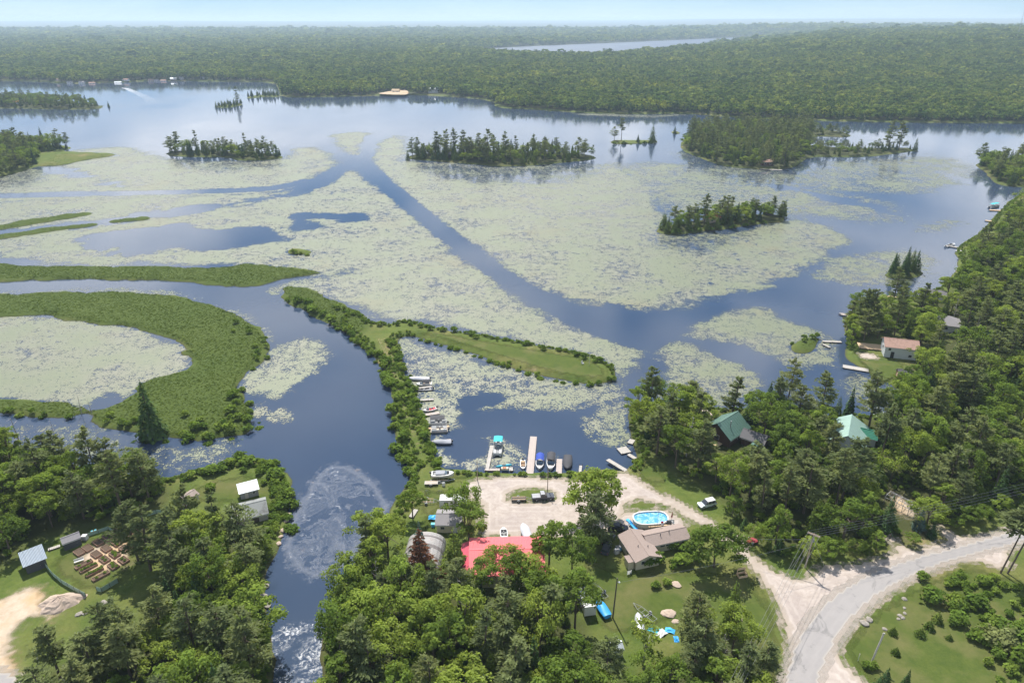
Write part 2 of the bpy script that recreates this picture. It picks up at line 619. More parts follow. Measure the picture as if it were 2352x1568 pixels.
def hills(X, Y):
    """rolling forested ridges beyond the lake"""
    r = sst(1000, 2300, Y)
    xx = X - (Y - 2300) * .18
    ridge1 = r * (3 + 26 * sst(380, 950, xx) + 36 * sst(700, 2000, xx) + 4 * vnoise(X, Y, 700, 1)) * (1 - .6 * sst(3000, 5200, Y))
    ridge2 = sst(3900, 6800, Y) * (9 + 20 * vnoise(X, Y, 2600, 2)) * (1 - .5 * sst(8500, 12000, Y))
    ridge3 = sst(9000, 22000, Y) * (42 + 40 * vnoise(X, Y, 6000, 3) + 50 * sst(2000, 12000, X))
    return ridge1 + ridge2 + ridge3


def land_height(X, Y):
    h = np.full(np.shape(X), -2.0)
    for poly, kind in LAND:
        far = 60.0
        d = sdf(poly, X, Y, far)
        if kind == 'dry':
            d = d + (vnoise(X, Y, 7, 41) - .5) * 1.7 + (vnoise(X, Y, 3, 42) - .5) * .8
            hh = np.where(d < 0, np.maximum(d * .5, -2), LZ * sst(-.2, 3.2, d))
        elif kind == 'marsh':
            d = d + (vnoise(X, Y, 9, 43) - .5) * 3.2 + (vnoise(X, Y, 3.6, 44) - .5) * 2.2
            hh = np.where(d < 0, np.maximum(d * .5, -2), .85 * sst(-.1, 1.3, d) * (.9 + .2 * vnoise(X, Y, 5, 31)))
        else:
            hh = np.where(d < 0, np.maximum(d * .3, -2), np.minimum(1.2 + hills(X, Y), d * .35))
            dl = np.maximum(sdf(FAR_LAKE, X, Y, 400), sdf(FAR_LAKE2, X, Y, 1500))
            hh = np.where(dl > -400, np.minimum(hh, np.maximum(-dl * .07, -2)), hh)
        h = np.maximum(h, hh)
    return h


def axis(breaks):
    """breaks: (start, end, step) runs"""
    out = []
    for a, b, s in breaks:
        out.append(np.linspace(a, b, max(2, int(round((b - a) / s)) + 1))[:-1])
    return np.concatenate(out + [[breaks[-1][1]]])


gx = axis([(-29000, -6000, 2500), (-6000, -2000, 250), (-2000, -900, 40), (-900, -280, 5), (-280, 280, 1.9), (280, 900, 5), (900, 2000, 40), (2000, 6000, 250), (6000, 29000, 2500)])
gy = axis([(-100, 74, 12), (74, 230, 1.5), (230, 420, 2), (420, 700, 3.5), (700, 1000, 5.5), (1000, 1700, 10), (1700, 6000, 60), (6000, 29000, 500)])
XX, YY = np.meshgrid(gx, gy)
ZZ = land_height(XX, YY)
NXg = len(gx)


def grid_faces(nx, ny):
    i = np.arange((ny - 1) * nx).reshape(ny - 1, nx)[:, :-1].ravel()
    return np.stack([i, i + 1, i + nx + 1, i + nx], 1)


def zat(x, y):
    return float(land_height(np.array([x]), np.array([y]))[0])


# woodland floor weight, for the ground's own colour (leaf litter instead of turf)
WOODS = {
    'left': dict(poly=W([(-120, 1018), (30, 1042), (150, 1084), (250, 1098), (350, 1108), (385, 1130), (375, 1160), (300, 1180), (235, 1200),
                         (205, 1212), (175, 1205), (110, 1232), (45, 1250), (30, 1290), (-120, 1330)])),
    'left_front': dict(poly=W([(395, 1285), (440, 1225), (540, 1250), (600, 1225), (625, 1250), (612, 1300), (594, 1350), (600, 1420),
                               (622, 1480), (622, 1760), (120, 1760), (60, 1620), (65, 1565), (120, 1545), (190, 1525), (260, 1500),
                               (320, 1460), (365, 1395)])),
    'bottom': dict(poly=W([(838, 1285), (880, 1300), (905, 1340), (950, 1365), (1010, 1368), (1080, 1366), (1190, 1374), (1300, 1388),
                           (1335, 1440), (1330, 1500), (1370, 1545), (1440, 1580), (1500, 1760), (722, 1760), (742, 1568), (750, 1500), (756, 1450),
                           (755, 1410), (790, 1350)])),
    'bottom_right': dict(poly=W([(1440, 1580), (1530, 1545), (1590, 1500), (1650, 1470), (1700, 1490), (1740, 1500), (1775, 1540), (1765, 1600),
                                 (1770, 1760), (1500, 1760)])),
    'right': dict(poly=W([(1452, 932), (1500, 937), (1560, 937), (1592, 945), (1640, 952), (1730, 948), (1800, 941), (1850, 952), (1910, 967),
                          (1940, 962), (2025, 968), (2052, 940), (2078, 905), (2085, 885), (2098, 835), (2100, 800), (2060, 765),
                          (2000, 768), (1950, 785), (1950, 740), (1975, 722), (2020, 712), (2075, 713), (2130, 704), (2210, 656),
                          (2225, 614), (2230, 584), (2284, 556), (2310, 516), (2332, 480), (2380, 450), (2700, 415), (3200, 700),
                          (3000, 1050), (2600, 1090), (2352, 1148), (2250, 1180), (2195, 1198), (2150, 1205), (2130, 1222), (2060, 1243),
                          (1990, 1254), (1930, 1260), (1860, 1268), (1800, 1264), (1752, 1245), (1725, 1210), (1690, 1170), (1655, 1140),
                          (1610, 1118), (1560, 1085), (1525, 1066), (1490, 1040), (1468, 1005), (1448, 965)])),
    'far_right_yard': dict(poly=W([(2150, 1330), (2220, 1310), (2300, 1330), (2420, 1330), (2420, 1640), (2280, 1640), (2230, 1500), (2160, 1420)])),
}
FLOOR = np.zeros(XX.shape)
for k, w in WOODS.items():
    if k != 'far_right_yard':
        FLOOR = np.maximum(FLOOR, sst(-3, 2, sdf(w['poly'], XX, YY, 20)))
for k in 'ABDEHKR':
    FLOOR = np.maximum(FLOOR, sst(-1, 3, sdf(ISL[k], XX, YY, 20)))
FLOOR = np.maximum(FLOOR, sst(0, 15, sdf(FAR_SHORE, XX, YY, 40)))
MARSHW = np.zeros(XX.shape)
for mpoly in MARSH:
    MARSHW = np.maximum(MARSHW, sst(-2, 1, sdf(mpoly, XX, YY, 20)))

m, nt, out = new_mat('ground_turf')
pos = wpos(nt)
big = noise(nt, pos, .035, 4, .6)
mid = noise(nt, pos, .16, 5, .65)
fine = noise(nt, pos, 1.4, 4, .7)
c = mixc(nt, maprange(nt, mid, .35, .65), (.060, .092, .018), (.098, .125, .030))
c = mixc(nt, maprange(nt, big, .46, .66), c, (.125, .125, .042))
c = mixc(nt, maprange(nt, mathn(nt, 'MULTIPLY', mid, big), .33, .42), c, (.23, .185, .105))
c = mixc(nt, maprange(nt, fine, .3, .75), c, mixc(nt, 1.0, c, (1.35, 1.3, 1.2), 'MULTIPLY'))
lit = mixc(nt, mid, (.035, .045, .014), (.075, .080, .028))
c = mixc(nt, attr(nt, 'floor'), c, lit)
c = mixc(nt, attr(nt, 'marsh'), c, mixc(nt, big, (.050, .080, .015), (.076, .100, .020)))
# wet dark soil at the water's edge, silt below it
sepz = N(nt, 'ShaderNodeSeparateXYZ')
nt.links.new(pos, sepz.inputs[0])
c = mixc(nt, maprange(nt, sepz.outputs[2], -.1, .28, 1, 0), c, (.055, .045, .030))
p = principled(nt, c, .95, 0, bumpn(nt, fine, .6, .25), .15)
nt.links.new(p.outputs[0], out.inputs[0])
GROUND_M = m
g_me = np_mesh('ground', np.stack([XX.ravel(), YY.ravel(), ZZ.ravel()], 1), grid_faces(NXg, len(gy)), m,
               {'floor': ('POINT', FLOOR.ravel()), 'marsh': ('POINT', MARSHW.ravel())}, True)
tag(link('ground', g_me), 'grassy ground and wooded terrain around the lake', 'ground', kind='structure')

# ---------------------------------------------------------------- water
m, nt, out = new_mat('lake_water')
pos = wpos(nt)
mp = N(nt, 'ShaderNodeMapping')
mp.inputs['Scale'].default_value = (1, .55, 1)
nt.links.new(pos, mp.inputs[0])
rip = noise(nt, mp.outputs[0], 1.1, 3, .6)
wind = maprange(nt, noise(nt, mp.outputs[0], .012, 3, .6), .35, .7)
h = mathn(nt, 'MULTIPLY', rip, maprange(nt, wind, 0, 1, .35, 1.0))
body = mixc(nt, noise(nt, pos, .03, 3), (.030, .048, .088), (.042, .064, .106))
p = principled(nt, body, .07, 0, bumpn(nt, h, .035, .5), .5)
p.inputs['IOR'].default_value = 1.45
sy = N(nt, 'ShaderNodeSeparateXYZ')
nt.links.new(pos, sy.inputs[0])
nt.links.new(mathn(nt, 'ADD', maprange(nt, wind, 0, 1, .05, .13), maprange(nt, sy.outputs[1], 1700, 2300, 0, .35)), p.inputs['Roughness'])
nt.links.new(p.outputs[0], out.inputs[0])
wx = np.array([-29000, -3000, -300, 0, 300, 3000, 29000.])
wy = np.array([-100, 200, 600, 1500, 6000, 29000.])
wX, wY = np.meshgrid(wx, wy)
tag(link('lake_water', np_mesh('lake_water', np.stack([wX.ravel(), wY.ravel(), 0 * wX.ravel()], 1), grid_faces(7, 6), m)),
    'calm blue lake with boat channels and sky reflections', 'lake', kind='structure')

# ---------------------------------------------------------------- floating lily pads
MAT_ON = [  # (polygon in the view, cover, edge softness in m)
    ([(-80, 362), (60, 352), (140, 352), (200, 340), (300, 336), (378, 366), (450, 368), (540, 374), (660, 366), (670, 340), (720, 340), (775, 362), (772, 378),
      (730, 408), (690, 426), (640, 442), (560, 448), (300, 456), (0, 464), (-80, 464)], .92, 10),
    ([(755, 312), (800, 303), (855, 305), (836, 335), (826, 358), (790, 352), (775, 335)], .92, 8),
    ([(868, 322), (905, 308), (925, 318), (935, 352), (925, 375), (850, 372), (862, 350)], .92, 8),
    ([(845, 378), (870, 364), (930, 368), (1100, 382), (1250, 382), (1380, 372), (1440, 395), (1500, 430), (1520, 500), (1510, 540), (1600, 545),
      (1720, 520), (1810, 508), (1900, 520), (1945, 536), (1955, 555), (1900, 585), (1800, 640), (1690, 676), (1580, 704), (1460, 712), (1330, 690), (1230, 660),
      (1160, 615), (1060, 545), (960, 475), (890, 420)], .9, 5),
    ([(1380, 372), (1560, 372), (1850, 392), (1830, 430), (2000, 450), (2085, 492), (2060, 512), (1900, 500), (1810, 490), (1700, 480), (1600, 500),
      (1520, 500), (1440, 420)], .82, 18),
    ([(1556, 345), (1600, 365), (1660, 390), (1750, 398), (1850, 392), (1880, 365), (2000, 366), (2120, 350), (2240, 372), (2250, 400), (2200, 440),
      (2000, 450), (1800, 425), (1560, 395)], .76, 18),
    ([(-80, 462), (300, 456), (560, 446), (650, 440), (700, 425), (770, 394), (815, 386), (875, 436), (955, 500), (1035, 565), (1130, 640), (1220, 697),
      (1300, 747), (1390, 778), (1450, 802), (1466, 828), (1440, 868), (1405, 840), (1330, 805), (1200, 782), (1080, 762), (990, 748), (890, 742),
      (830, 712), (760, 690), (655, 665), (640, 668), (660, 650), (760, 645), (815, 628), (790, 612), (745, 628), (700, 620), (580, 604), (350, 610), (-80, 604)], .9, 5),
    ([(-250, 722), (0, 725), (190, 742), (300, 752), (380, 775), (445, 808), (455, 845), (370, 866), (318, 880), (300, 920), (215, 945), (190, 928), (100, 926), (-250, 918)], .95, 3),
    ([(546, 890), (560, 860), (600, 825), (650, 795), (700, 778), (745, 808), (748, 832), (712, 880), (662, 912), (600, 912), (560, 908)], .86, 3),
    ([(620, 955), (640, 938), (660, 945), (655, 962), (635, 968)], .8, 2),
    ([(568, 925), (590, 915), (608, 928), (598, 955), (578, 950)], .8, 2),
    ([(-150, 945), (150, 972), (215, 985), (280, 992), (360, 1012), (400, 1015), (470, 1020), (540, 1008), (520, 1040), (400, 1085), (300, 1075), (200, 1058), (80, 1035), (-150, 995)], .62, 3),
    ([(905, 787), (935, 775), (1000, 788), (1130, 832), (1280, 876), (1400, 884), (1428, 895), (1395, 912), (1300, 938), (1200, 942), (1100, 925),
      (1050, 905), (1020, 882), (970, 868), (938, 862)], .84, 4),
    ([(942, 866), (985, 890), (1040, 935), (1045, 1000), (1065, 1030), (1110, 1018), (1140, 1008), (1160, 1020), (1205, 1040), (1205, 1082), (1020, 1077), (985, 1005)], .84, 3),
    ([(1270, 1040), (1300, 1038), (1330, 1060), (1330, 1082), (1290, 1082)], .5, 2),
    ([(1352, 965), (1410, 925), (1440, 930), (1450, 1000), (1458, 1045), (1405, 1040), (1372, 1012), (1348, 985)], .78, 3),
    ([(1576, 772), (1640, 737), (1700, 708), (1742, 702), (1790, 730), (1850, 758), (1900, 772), (1935, 788), (1942, 830), (1920, 852), (1890, 842),
      (1850, 852), (1800, 838), (1720, 812), (1650, 790)], .85, 3),
    ([(1516, 838), (1545, 795), (1600, 790), (1680, 822), (1740, 850), (1760, 876), (1740, 908), (1650, 930), (1560, 925), (1500, 912), (1520, 865)], .85, 3),
    ([(1768, 858), (1830, 878), (1900, 925), (1930, 955), (1860, 946), (1800, 925)], .7, 3),
    ([(1918, 846), (1985, 858), (2040, 888), (2052, 915), (2030, 945), (1980, 950), (1930, 905)], .72, 3),
    ([(1866, 632), (1900, 604), (1980, 580), (2070, 565), (2130, 588), (2152, 610), (2110, 642), (2060, 657), (1990, 657), (1900, 646)], .8, 5),
    ([(2085, 520), (2140, 500), (2200, 500), (2232, 520), (2180, 546), (2110, 546)], .68, 6),
    ([(1740, 700), (1790, 695), (1850, 715), (1840, 725), (1780, 722)], .45, 5),
    ([(1330, 258), (1400, 258), (1480, 264), (1580, 262), (1560, 268), (1440, 270), (1330, 266)], .8, 12),
    ([(0, 668), (150, 662), (300, 662), (420, 675), (520, 700), (600, 735), (630, 790), (600, 760), (480, 700), (300, 670), (0, 678)], .7, 2),
]
MAT_OFF = [  # open lanes and holes
    ([(-80, 540), (0, 530), (210, 504), (370, 487), (500, 470), (640, 448), (700, 428), (770, 388), (800, 384), (735, 420), (690, 446), (600, 463), (480, 481),
      (370, 499), (210, 519), (0, 542), (-80, 552)], 5),
    ([(215, 542), (290, 526), (420, 521), (500, 531), (580, 519), (605, 540), (645, 550), (560, 560), (450, 576), (300, 581), (250, 576), (228, 556)], 4),
    ([(680, 489), (750, 486), (742, 500), (700, 506), (748, 524), (700, 528), (652, 520)], 4),
    ([(758, 496), (830, 491), (836, 500), (765, 503)], 4),
    ([(368, 521), (430, 511), (460, 518), (400, 530)], 4),
    ([(60, 370), (180, 395), (300, 430), (310, 436), (160, 400), (60, 376)], 4),
    ([(215, 920), (255, 905), (265, 915), (280, 935), (230, 945)], 2),
    ([(1800, 425), (2080, 488), (2060, 494), (1790, 432)], 4),
    ([(1060, 925), (1120, 905), (1160, 915), (1120, 925)], 2),
    ([(1040, 990), (1075, 1005), (1110, 1030), (1070, 1050), (1030, 1020)], 2),
]
lx = axis([(-620, -300, 7), (-300, 300, 2), (300, 620, 7)])
ly = axis([(150, 330, 1.6), (330, 520, 2.6), (520, 960, 7)])
LX, LY = np.meshgrid(lx, ly)
DENS = np.zeros(LX.shape)
RAG = (vnoise(LX, LY, 26, 21) - .5) * 9 + (vnoise(LX, LY, 11, 22) - .5) * 7 + (vnoise(LX, LY, 4.5, 23) - .5) * 5
for pts, cov, soft in MAT_ON:
    d = sdf(chaikin(W(pts, G, 0.0)), LX, LY, 50)
    DENS = np.maximum(DENS, cov * sst(-soft * 2.2, soft * 1.1, d + RAG * min(1, .25 + soft / 8)))
MAT_OFF.append(([(838, 372), (850, 372), (905, 425), (985, 492), (1085, 570), (1190, 648), (1290, 700), (1400, 735), (1520, 760), (1500, 800), (1440, 790), (1340, 752), (1240, 700), (1140, 640), (1040, 562), (945, 488), (870, 425)], 2.0))
MAT_OFF.append(([(840, 310), (862, 312), (855, 350), (842, 378), (800, 392), (745, 414), (700, 438), (660, 448), (690, 432), (740, 404), (800, 380), (830, 366), (840, 345)], 2.0))
MAT_OFF.append(([(-80, 446), (300, 440), (560, 434), (650, 426), (700, 412), (690, 421), (640, 435), (560, 441), (300, 447), (-80, 456)], 2.0))
for pts, soft in MAT_OFF:
    d = sdf(chaikin(W(pts, G, 0.0)), LX, LY, 50)
    DENS = DENS * (1 - (.86 if soft == 4 else .97) * sst(-soft * 1.3, soft * .8, d + RAG * (1.3 if soft > 3.5 else .3)))
for pts, keep_ in (([(930, 372), (1100, 386), (1250, 386), (1385, 368), (1375, 392), (1260, 425), (1100, 425), (1000, 402)], .72),
                   ([(1515, 545), (1620, 540), (1730, 522), (1740, 545), (1640, 580), (1540, 572)], .78), ([(1560, 350), (1660, 390), (1830, 392), (1820, 425), (1680, 425), (1575, 385)], .85),
                   ([(385, 366), (540, 376), (655, 368), (650, 384), (520, 392), (395, 382)], .8), ([(0, 408), (90, 385), (140, 386), (100, 420), (0, 440)], .8)):
    d = sdf(chaikin(W(pts, G, 0.0)), LX, LY, 50)
    DENS = DENS * (1 - (1 - keep_) * sst(-8, 8, d + RAG))
lz = land_height(LX, LY)
DENS *= (lz < .1)
m, nt, out = new_mat('lily_pads')
pos = wpos(nt)
dn = attr(nt, 'dens')
n_big = noise(nt, pos, .045, 4, .6)
n_mid = noise(nt, pos, .30, 4, .65, .6)
n_sml = noise(nt, pos, 1.5, 3, .7, .8)
mixn = mathn(nt, 'ADD', mathn(nt, 'MULTIPLY', n_sml, .44), mathn(nt, 'ADD', mathn(nt, 'MULTIPLY', n_mid, .34), mathn(nt, 'MULTIPLY', n_big, .22)))
thr = maprange(nt, dn, 0.02, 1, .30, .578)
alpha = maprange(nt, mathn(nt, 'SUBTRACT', thr, mixn), -.02, .035)
c = mixc(nt, maprange(nt, n_mid, .3, .7), (.138, .156, .084), (.186, .200, .118))
c = mixc(nt, maprange(nt, n_big, .40, .65), c, (.205, .200, .140))
c = mixc(nt, maprange(nt, noise(nt, pos, 3.2, 2), .55, .8), c, (.125, .155, .070))
c = mixc(nt, maprange(nt, noise(nt, pos, .02, 5, .65), .55, .70), c, (.175, .165, .090))
c = mixc(nt, maprange(nt, noise(nt, pos, .75, 6, .75, 1.0), .52, .66, 0, .7), c, (.085, .100, .085))
p = principled(nt, c, .42, 0, None, .5)
tr = nt.nodes.new('ShaderNodeBsdfTransparent')
mx = nt.nodes.new('ShaderNodeMixShader')
nt.links.new(alpha, mx.inputs[0])
nt.links.new(tr.outputs[0], mx.inputs[1])
nt.links.new(p.outputs[0], mx.inputs[2])
nt.links.new(mx.outputs[0], out.inputs[0])
lf = grid_faces(len(lx), len(ly))
keep = DENS.ravel()[lf].max(1) > .02
lf = lf[keep]
used = np.unique(lf)
remap = np.full(LX.size, -1)
remap[used] = np.arange(len(used))
tag(link('lily_pads', np_mesh('lily_pads', np.stack([LX.ravel()[used], LY.ravel()[used], np.full(len(used), .012)], 1), remap[lf], m,
                              {'dens': ('POINT', DENS.ravel()[used])})),
    'pale green lily pads floating in wide mats on the lake', 'lily pads', kind='stuff')


# ---------------------------------------------------------------- flat sheets with ragged edges (gravel, asphalt, foam, paths)
def sheet(name, polys, holes, step, z, mat, label, cat, kind='structure', marg=1.0, sm=2):
    ps = [chaikin(np.asarray(q), sm) for q in polys]
    hs = [chaikin(np.asarray(q), sm) for q in holes]
    allp = np.vstack(ps)
    lo, hi = allp.min(0) - marg - step, allp.max(0) + marg + step
    xs, ys = np.arange(lo[0], hi[0], step), np.arange(lo[1], hi[1], step)
    X, Y = np.meshgrid(xs, ys)
    d = np.full(X.shape, -9.0)
    for q in ps:
        d = np.maximum(d, sdf(q, X, Y, 9))
    for q in hs:
        d = np.minimum(d, -sdf(q, X, Y, 9))
    f = grid_faces(len(xs), len(ys))
    f = f[d.ravel()[f].max(1) > -marg]
    u = np.unique(f)
    rm = np.full(X.size, -1)
    rm[u] = np.arange(len(u))
    me = np_mesh(name, np.stack([X.ravel()[u], Y.ravel()[u], np.full(len(u), z)], 1), rm[f], mat, {'edge': ('POINT', d.ravel()[u])})
    return tag(link(name, me), label, cat, kind=kind)


def sheet_mat(name, build, rag=.5, rag_scale=.6, lo=-.15, hi=.25):
    """ragged-edged covering: build(nt, pos, edge) returns a shader"""
    m, nt, out = new_mat(name)
    pos = wpos(nt)
    e = attr(nt, 'edge')
    n = mathn(nt, 'SUBTRACT', noise(nt, pos, rag_scale, 4, .7), .5)
    ee = mathn(nt, 'ADD', e, mathn(nt, 'MULTIPLY', n, rag * 2))
    a = maprange(nt, ee, lo, hi)
    sh, a2 = build(nt, pos, ee)
    if a2 is not None:
        a = mathn(nt, 'MULTIPLY', a, a2)
    tr = nt.nodes.new('ShaderNodeBsdfTransparent')
    mx = nt.nodes.new('ShaderNodeMixShader')
    nt.links.new(a, mx.inputs[0])
    nt.links.new(tr.outputs[0], mx.inputs[1])
    nt.links.new(sh, mx.inputs[2])
    nt.links.new(mx.outputs[0], out.inputs[0])
    return m


def b_gravel(nt, pos, e):
    big, mid, fine = noise(nt, pos, .07, 4, .6), noise(nt, pos, .5, 5, .7, 1.0), noise(nt, pos, 6, 3, .7)
    c = mixc(nt, maprange(nt, mid, .3, .7), (.36, .30, .26), (.52, .45, .40))
    c = mixc(nt, maprange(nt, big, .5, .7), c, (.36, .305, .28))
    c = mixc(nt, maprange(nt, fine, .25, .8), mixc(nt, 1.0, c, (.82, .82, .82), 'MULTIPLY'), c)
    c = mixc(nt, maprange(nt, e, 0, 1.6, .7, 0), c, (.33, .275, .205))
    # tyre tracks follow the edges of the drive and of the loop
    band = mathn(nt, 'SINE', mathn(nt, 'ADD', mathn(nt, 'MULTIPLY', e, 3.3), mathn(nt, 'MULTIPLY', mid, 5.0)))
    c = mixc(nt, mathn(nt, 'MULTIPLY', maprange(nt, band, .1, .9), maprange(nt, e, .8, 9, .24, 0)), c, (.60, .54, .49))
    return principled(nt, c, .95, 0, bumpn(nt, fine, .5, .06), .2).outputs[0], None


def b_asphalt(nt, pos, e):
    mid, fine = noise(nt, pos, .35, 5, .65), noise(nt, pos, 9, 3, .7)
    c = mixc(nt, mid, (.29, .272, .265), (.35, .33, .32))
    c = mixc(nt, maprange(nt, fine, .2, .8), mixc(nt, 1.0, c, (.85, .85, .85), 'MULTIPLY'), c)
    c = mixc(nt, maprange(nt, noise(nt, pos, .12, 5, .7, 2.0), .56, .62), c, (.215, .205, .20))
    # paler, sand-dusted wheel tracks follow the carriageway's width
    band = mathn(nt, 'ABSOLUTE', mathn(nt, 'SUBTRACT', e, 1.7))
    c = mixc(nt, maprange(nt, band, 0, .7, .35, 0), c, (.345, .32, .305))
    c = mixc(nt, maprange(nt, e, .1, .8, .75, 0), c, (.43, .385, .33))
    return principled(nt, c, .9, 0, bumpn(nt, fine, .3, .03), .25).outputs[0], None


def b_dirt(nt, pos, e):
    big, mid = noise(nt, pos, .09, 4, .6), noise(nt, pos, .6, 5, .7)
    c = mixc(nt, maprange(nt, mid, .3, .7), (.40, .31, .22), (.54, .45, .35))
    c = mixc(nt, maprange(nt, big, .45, .6), c, (.47, .33, .19))
    return principled(nt, c, .95, 0, bumpn(nt, mid, .5, .2), .15).outputs[0], maprange(nt, e, -.5, 2.0)


def b_track(nt, pos, e):
    mid = noise(nt, pos, .5, 5, .7)
    c = mixc(nt, maprange(nt, mid, .3, .7), (.13, .155, .04), (.25, .225, .11))
    return principled(nt, c, .95, 0, None, .15).outputs[0], maprange(nt, e, 0, .9, .0, .85)


def b_lawn(nt, pos, e):
    big, mid, fine = noise(nt, pos, .11, 4, .6), noise(nt, pos, .5, 5, .7), noise(nt, pos, 3, 3, .7)
    c = mixc(nt, maprange(nt, mid, .3, .7), (.062, .092, .018), (.096, .122, .026))
    c = mixc(nt, maprange(nt, big, .46, .66, 0, .8), c, (.150, .142, .055))
    c = mixc(nt, maprange(nt, fine, .2, .8), mixc(nt, 1.0, c, (.8, .82, .75), 'MULTIPLY'), c)
    return principled(nt, c, .95, 0, bumpn(nt, fine, .4, .08), .15).outputs[0], maprange(nt, e, -.3, 1.6)


def b_foam(nt, pos, e):
    warp = N(nt, 'ShaderNodeVectorMath', operation='MULTIPLY_ADD')
    nt.links.new(noise(nt, pos, .10, 3, .6, 0, 1), warp.inputs[0])
    warp.inputs[1].default_value = (14, 14, 0)
    nt.links.new(pos, warp.inputs[2])
    n1 = noise(nt, warp.outputs[0], .085, 6, .72, .8)
    n2 = noise(nt, pos, .9, 4, .7)
    ridge = mathn(nt, 'ABSOLUTE', mathn(nt, 'SUBTRACT', n1, .5))
    clump = maprange(nt, noise(nt, pos, .42, 5, .7, .6), .60, .68, 0, .75)
    a = mathn(nt, 'MAXIMUM', clump, mathn(nt, 'MAXIMUM', maprange(nt, ridge, .0, .03, .32, 0), maprange(nt, n1, .50, .66, .02, .34)))
    a = mathn(nt, 'MULTIPLY', a, maprange(nt, n2, .25, .7, .45, 1.0))
    rim = maprange(nt, mathn(nt, 'ABSOLUTE', mathn(nt, 'SUBTRACT', e, 1.4)), 0, 1.5, .22, 0)
    a = mathn(nt, 'MAXIMUM', a, rim)
    c = mixc(nt, maprange(nt, n2, .5, .75), (.36, .39, .46), (.48, .47, .47))
    c = mixc(nt, maprange(nt, noise(nt, pos, .16, 5, .7), .60, .68), c, (.62, .48, .36))
    return principled(nt, c, .6, 0, None, .4).outputs[0], a


def b_glitter(nt, pos, e):  # white river foam with sun glitter painted into its colour
    n1, n2 = noise(nt, pos, .8, 6, .75, 1.5), noise(nt, pos, .18, 3)
    a = mathn(nt, 'MULTIPLY', maprange(nt, n1, .47, .66, 0, .8), maprange(nt, n2, .36, .6))
    c = mixc(nt, maprange(nt, noise(nt, pos, 2.2, 3), .4, .65), (.60, .64, .72), (.85, .85, .85))
    return principled(nt, c, .5, 0, None, .4).outputs[0], a


GRAVEL = sheet_mat('pale_gravel', b_gravel, .6, .5)
ASPHALT = sheet_mat('worn_asphalt', b_asphalt, .16, .5)
DIRT = sheet_mat('bare_sandy_soil', b_dirt, 1.6, .25, -.3, 1.0)
TRACK = sheet_mat('worn_grass_track', b_track, .6, .5)
LAWN = sheet_mat('mown_lawn', b_lawn, 1.4, .3)
FOAM = sheet_mat('foam_scum', b_foam, 1.2, .35)
GLITTER = sheet_mat('sun_glitter_foam', b_glitter, 1.2, .5)

LOT = W([(640, 500), (720, 470), (850, 450), (1000, 441), (1200, 446), (1400, 462), (1520, 478), (1620, 470), (1750, 440), (1800, 408), (1850, 415),
         (1905, 430), (2000, 500), (2110, 560), (2230, 612), (2380, 690), (2480, 770), (2480, 830), (2352, 775), (2250, 715), (2190, 665), (2100, 650), (1980, 615),
         (1880, 630), (1845, 690), (1860, 770), (1800, 840), (1740, 860), (1560, 850), (1490, 885), (1400, 905), (1200, 895), (1000, 890), (850, 890), (780, 860),
         (770, 780), (800, 720), (790, 640), (700, 600), (650, 560)], P1)
LOT_ISLE = W([(975, 590), (1010, 560), (1080, 540), (1180, 530), (1290, 545), (1335, 580), (1330, 610), (1250, 630), (1100, 632), (1010, 622)], P1)
POOL_PATCH = W([(1740, 740), (1800, 705), (1900, 690), (2000, 680), (2130, 670), (2230, 720), (2330, 790), (2280, 830), (1900, 860), (1780, 840)], P1)
DRIVE = W([(-250, 165), (-120, 225), (40, 300), (150, 370), (240, 420), (330, 470), (385, 480), (380, 560), (470, 640), (555, 700), (650, 745), (740, 775), (800, 765),
           (850, 730), (880, 680), (960, 655), (1060, 680), (1200, 650), (1330, 622), (1440, 590), (1420, 540), (1370, 480), (1380, 450), (1440, 480), (1500, 540), (1580, 565),
           (1700, 530), (1800, 505), (1740, 440), (1690, 400), (1750, 395), (1850, 450), (1960, 480),
           (2150, 440), (2352, 370), (2600, 280), (2700, 420), (2352, 545), (2250, 580), (2280, 700), (2200, 720), (2100, 680), (2000, 655), (1900, 672), (1700, 735),
           (1500, 830), (1330, 945), (1210, 1050), (1110, 1170), (1040, 1290), (1060, 1350), (1150, 1440), (1260, 1540), (1300, 1640), (560, 1700), (598, 1517), (640, 1400),
           (665, 1250), (642, 1130), (592, 990), (540, 880), (470, 780), (400, 690), (340, 630), (290, 570), (180, 470), (60, 385), (-60, 320), (-200, 250), (-320, 190)], P3)
ROAD = W([(590, 1640), (622, 1517), (662, 1350), (722, 1190), (800, 1065), (900, 960), (1000, 875), (1120, 795), (1260, 722), (1420, 660), (1620, 598), (1900, 526), (2150, 455),
          (2352, 388), (2600, 300), (2800, 230), (2900, 360), (2600, 450), (2352, 522), (2150, 578), (1900, 642), (1650, 727), (1450, 822), (1300, 922), (1180, 1032),
          (1085, 1150), (1005, 1280), (948, 1400), (912, 1517), (890, 1640)], P3)
YARD_DIRT = W([(-150, 640), (0, 640), (130, 590), (300, 545), (410, 560), (480, 630), (430, 710), (600, 800), (430, 900), (260, 870), (200, 900), (170, 1000), (160, 1120), (170, 1230),
               (250, 1290), (330, 1420), (-200, 1420)], P5)
STREET_L = W([(-300, 1250), (0, 1275), (150, 1330), (300, 1440), (320, 1600), (-300, 1600)], P5)

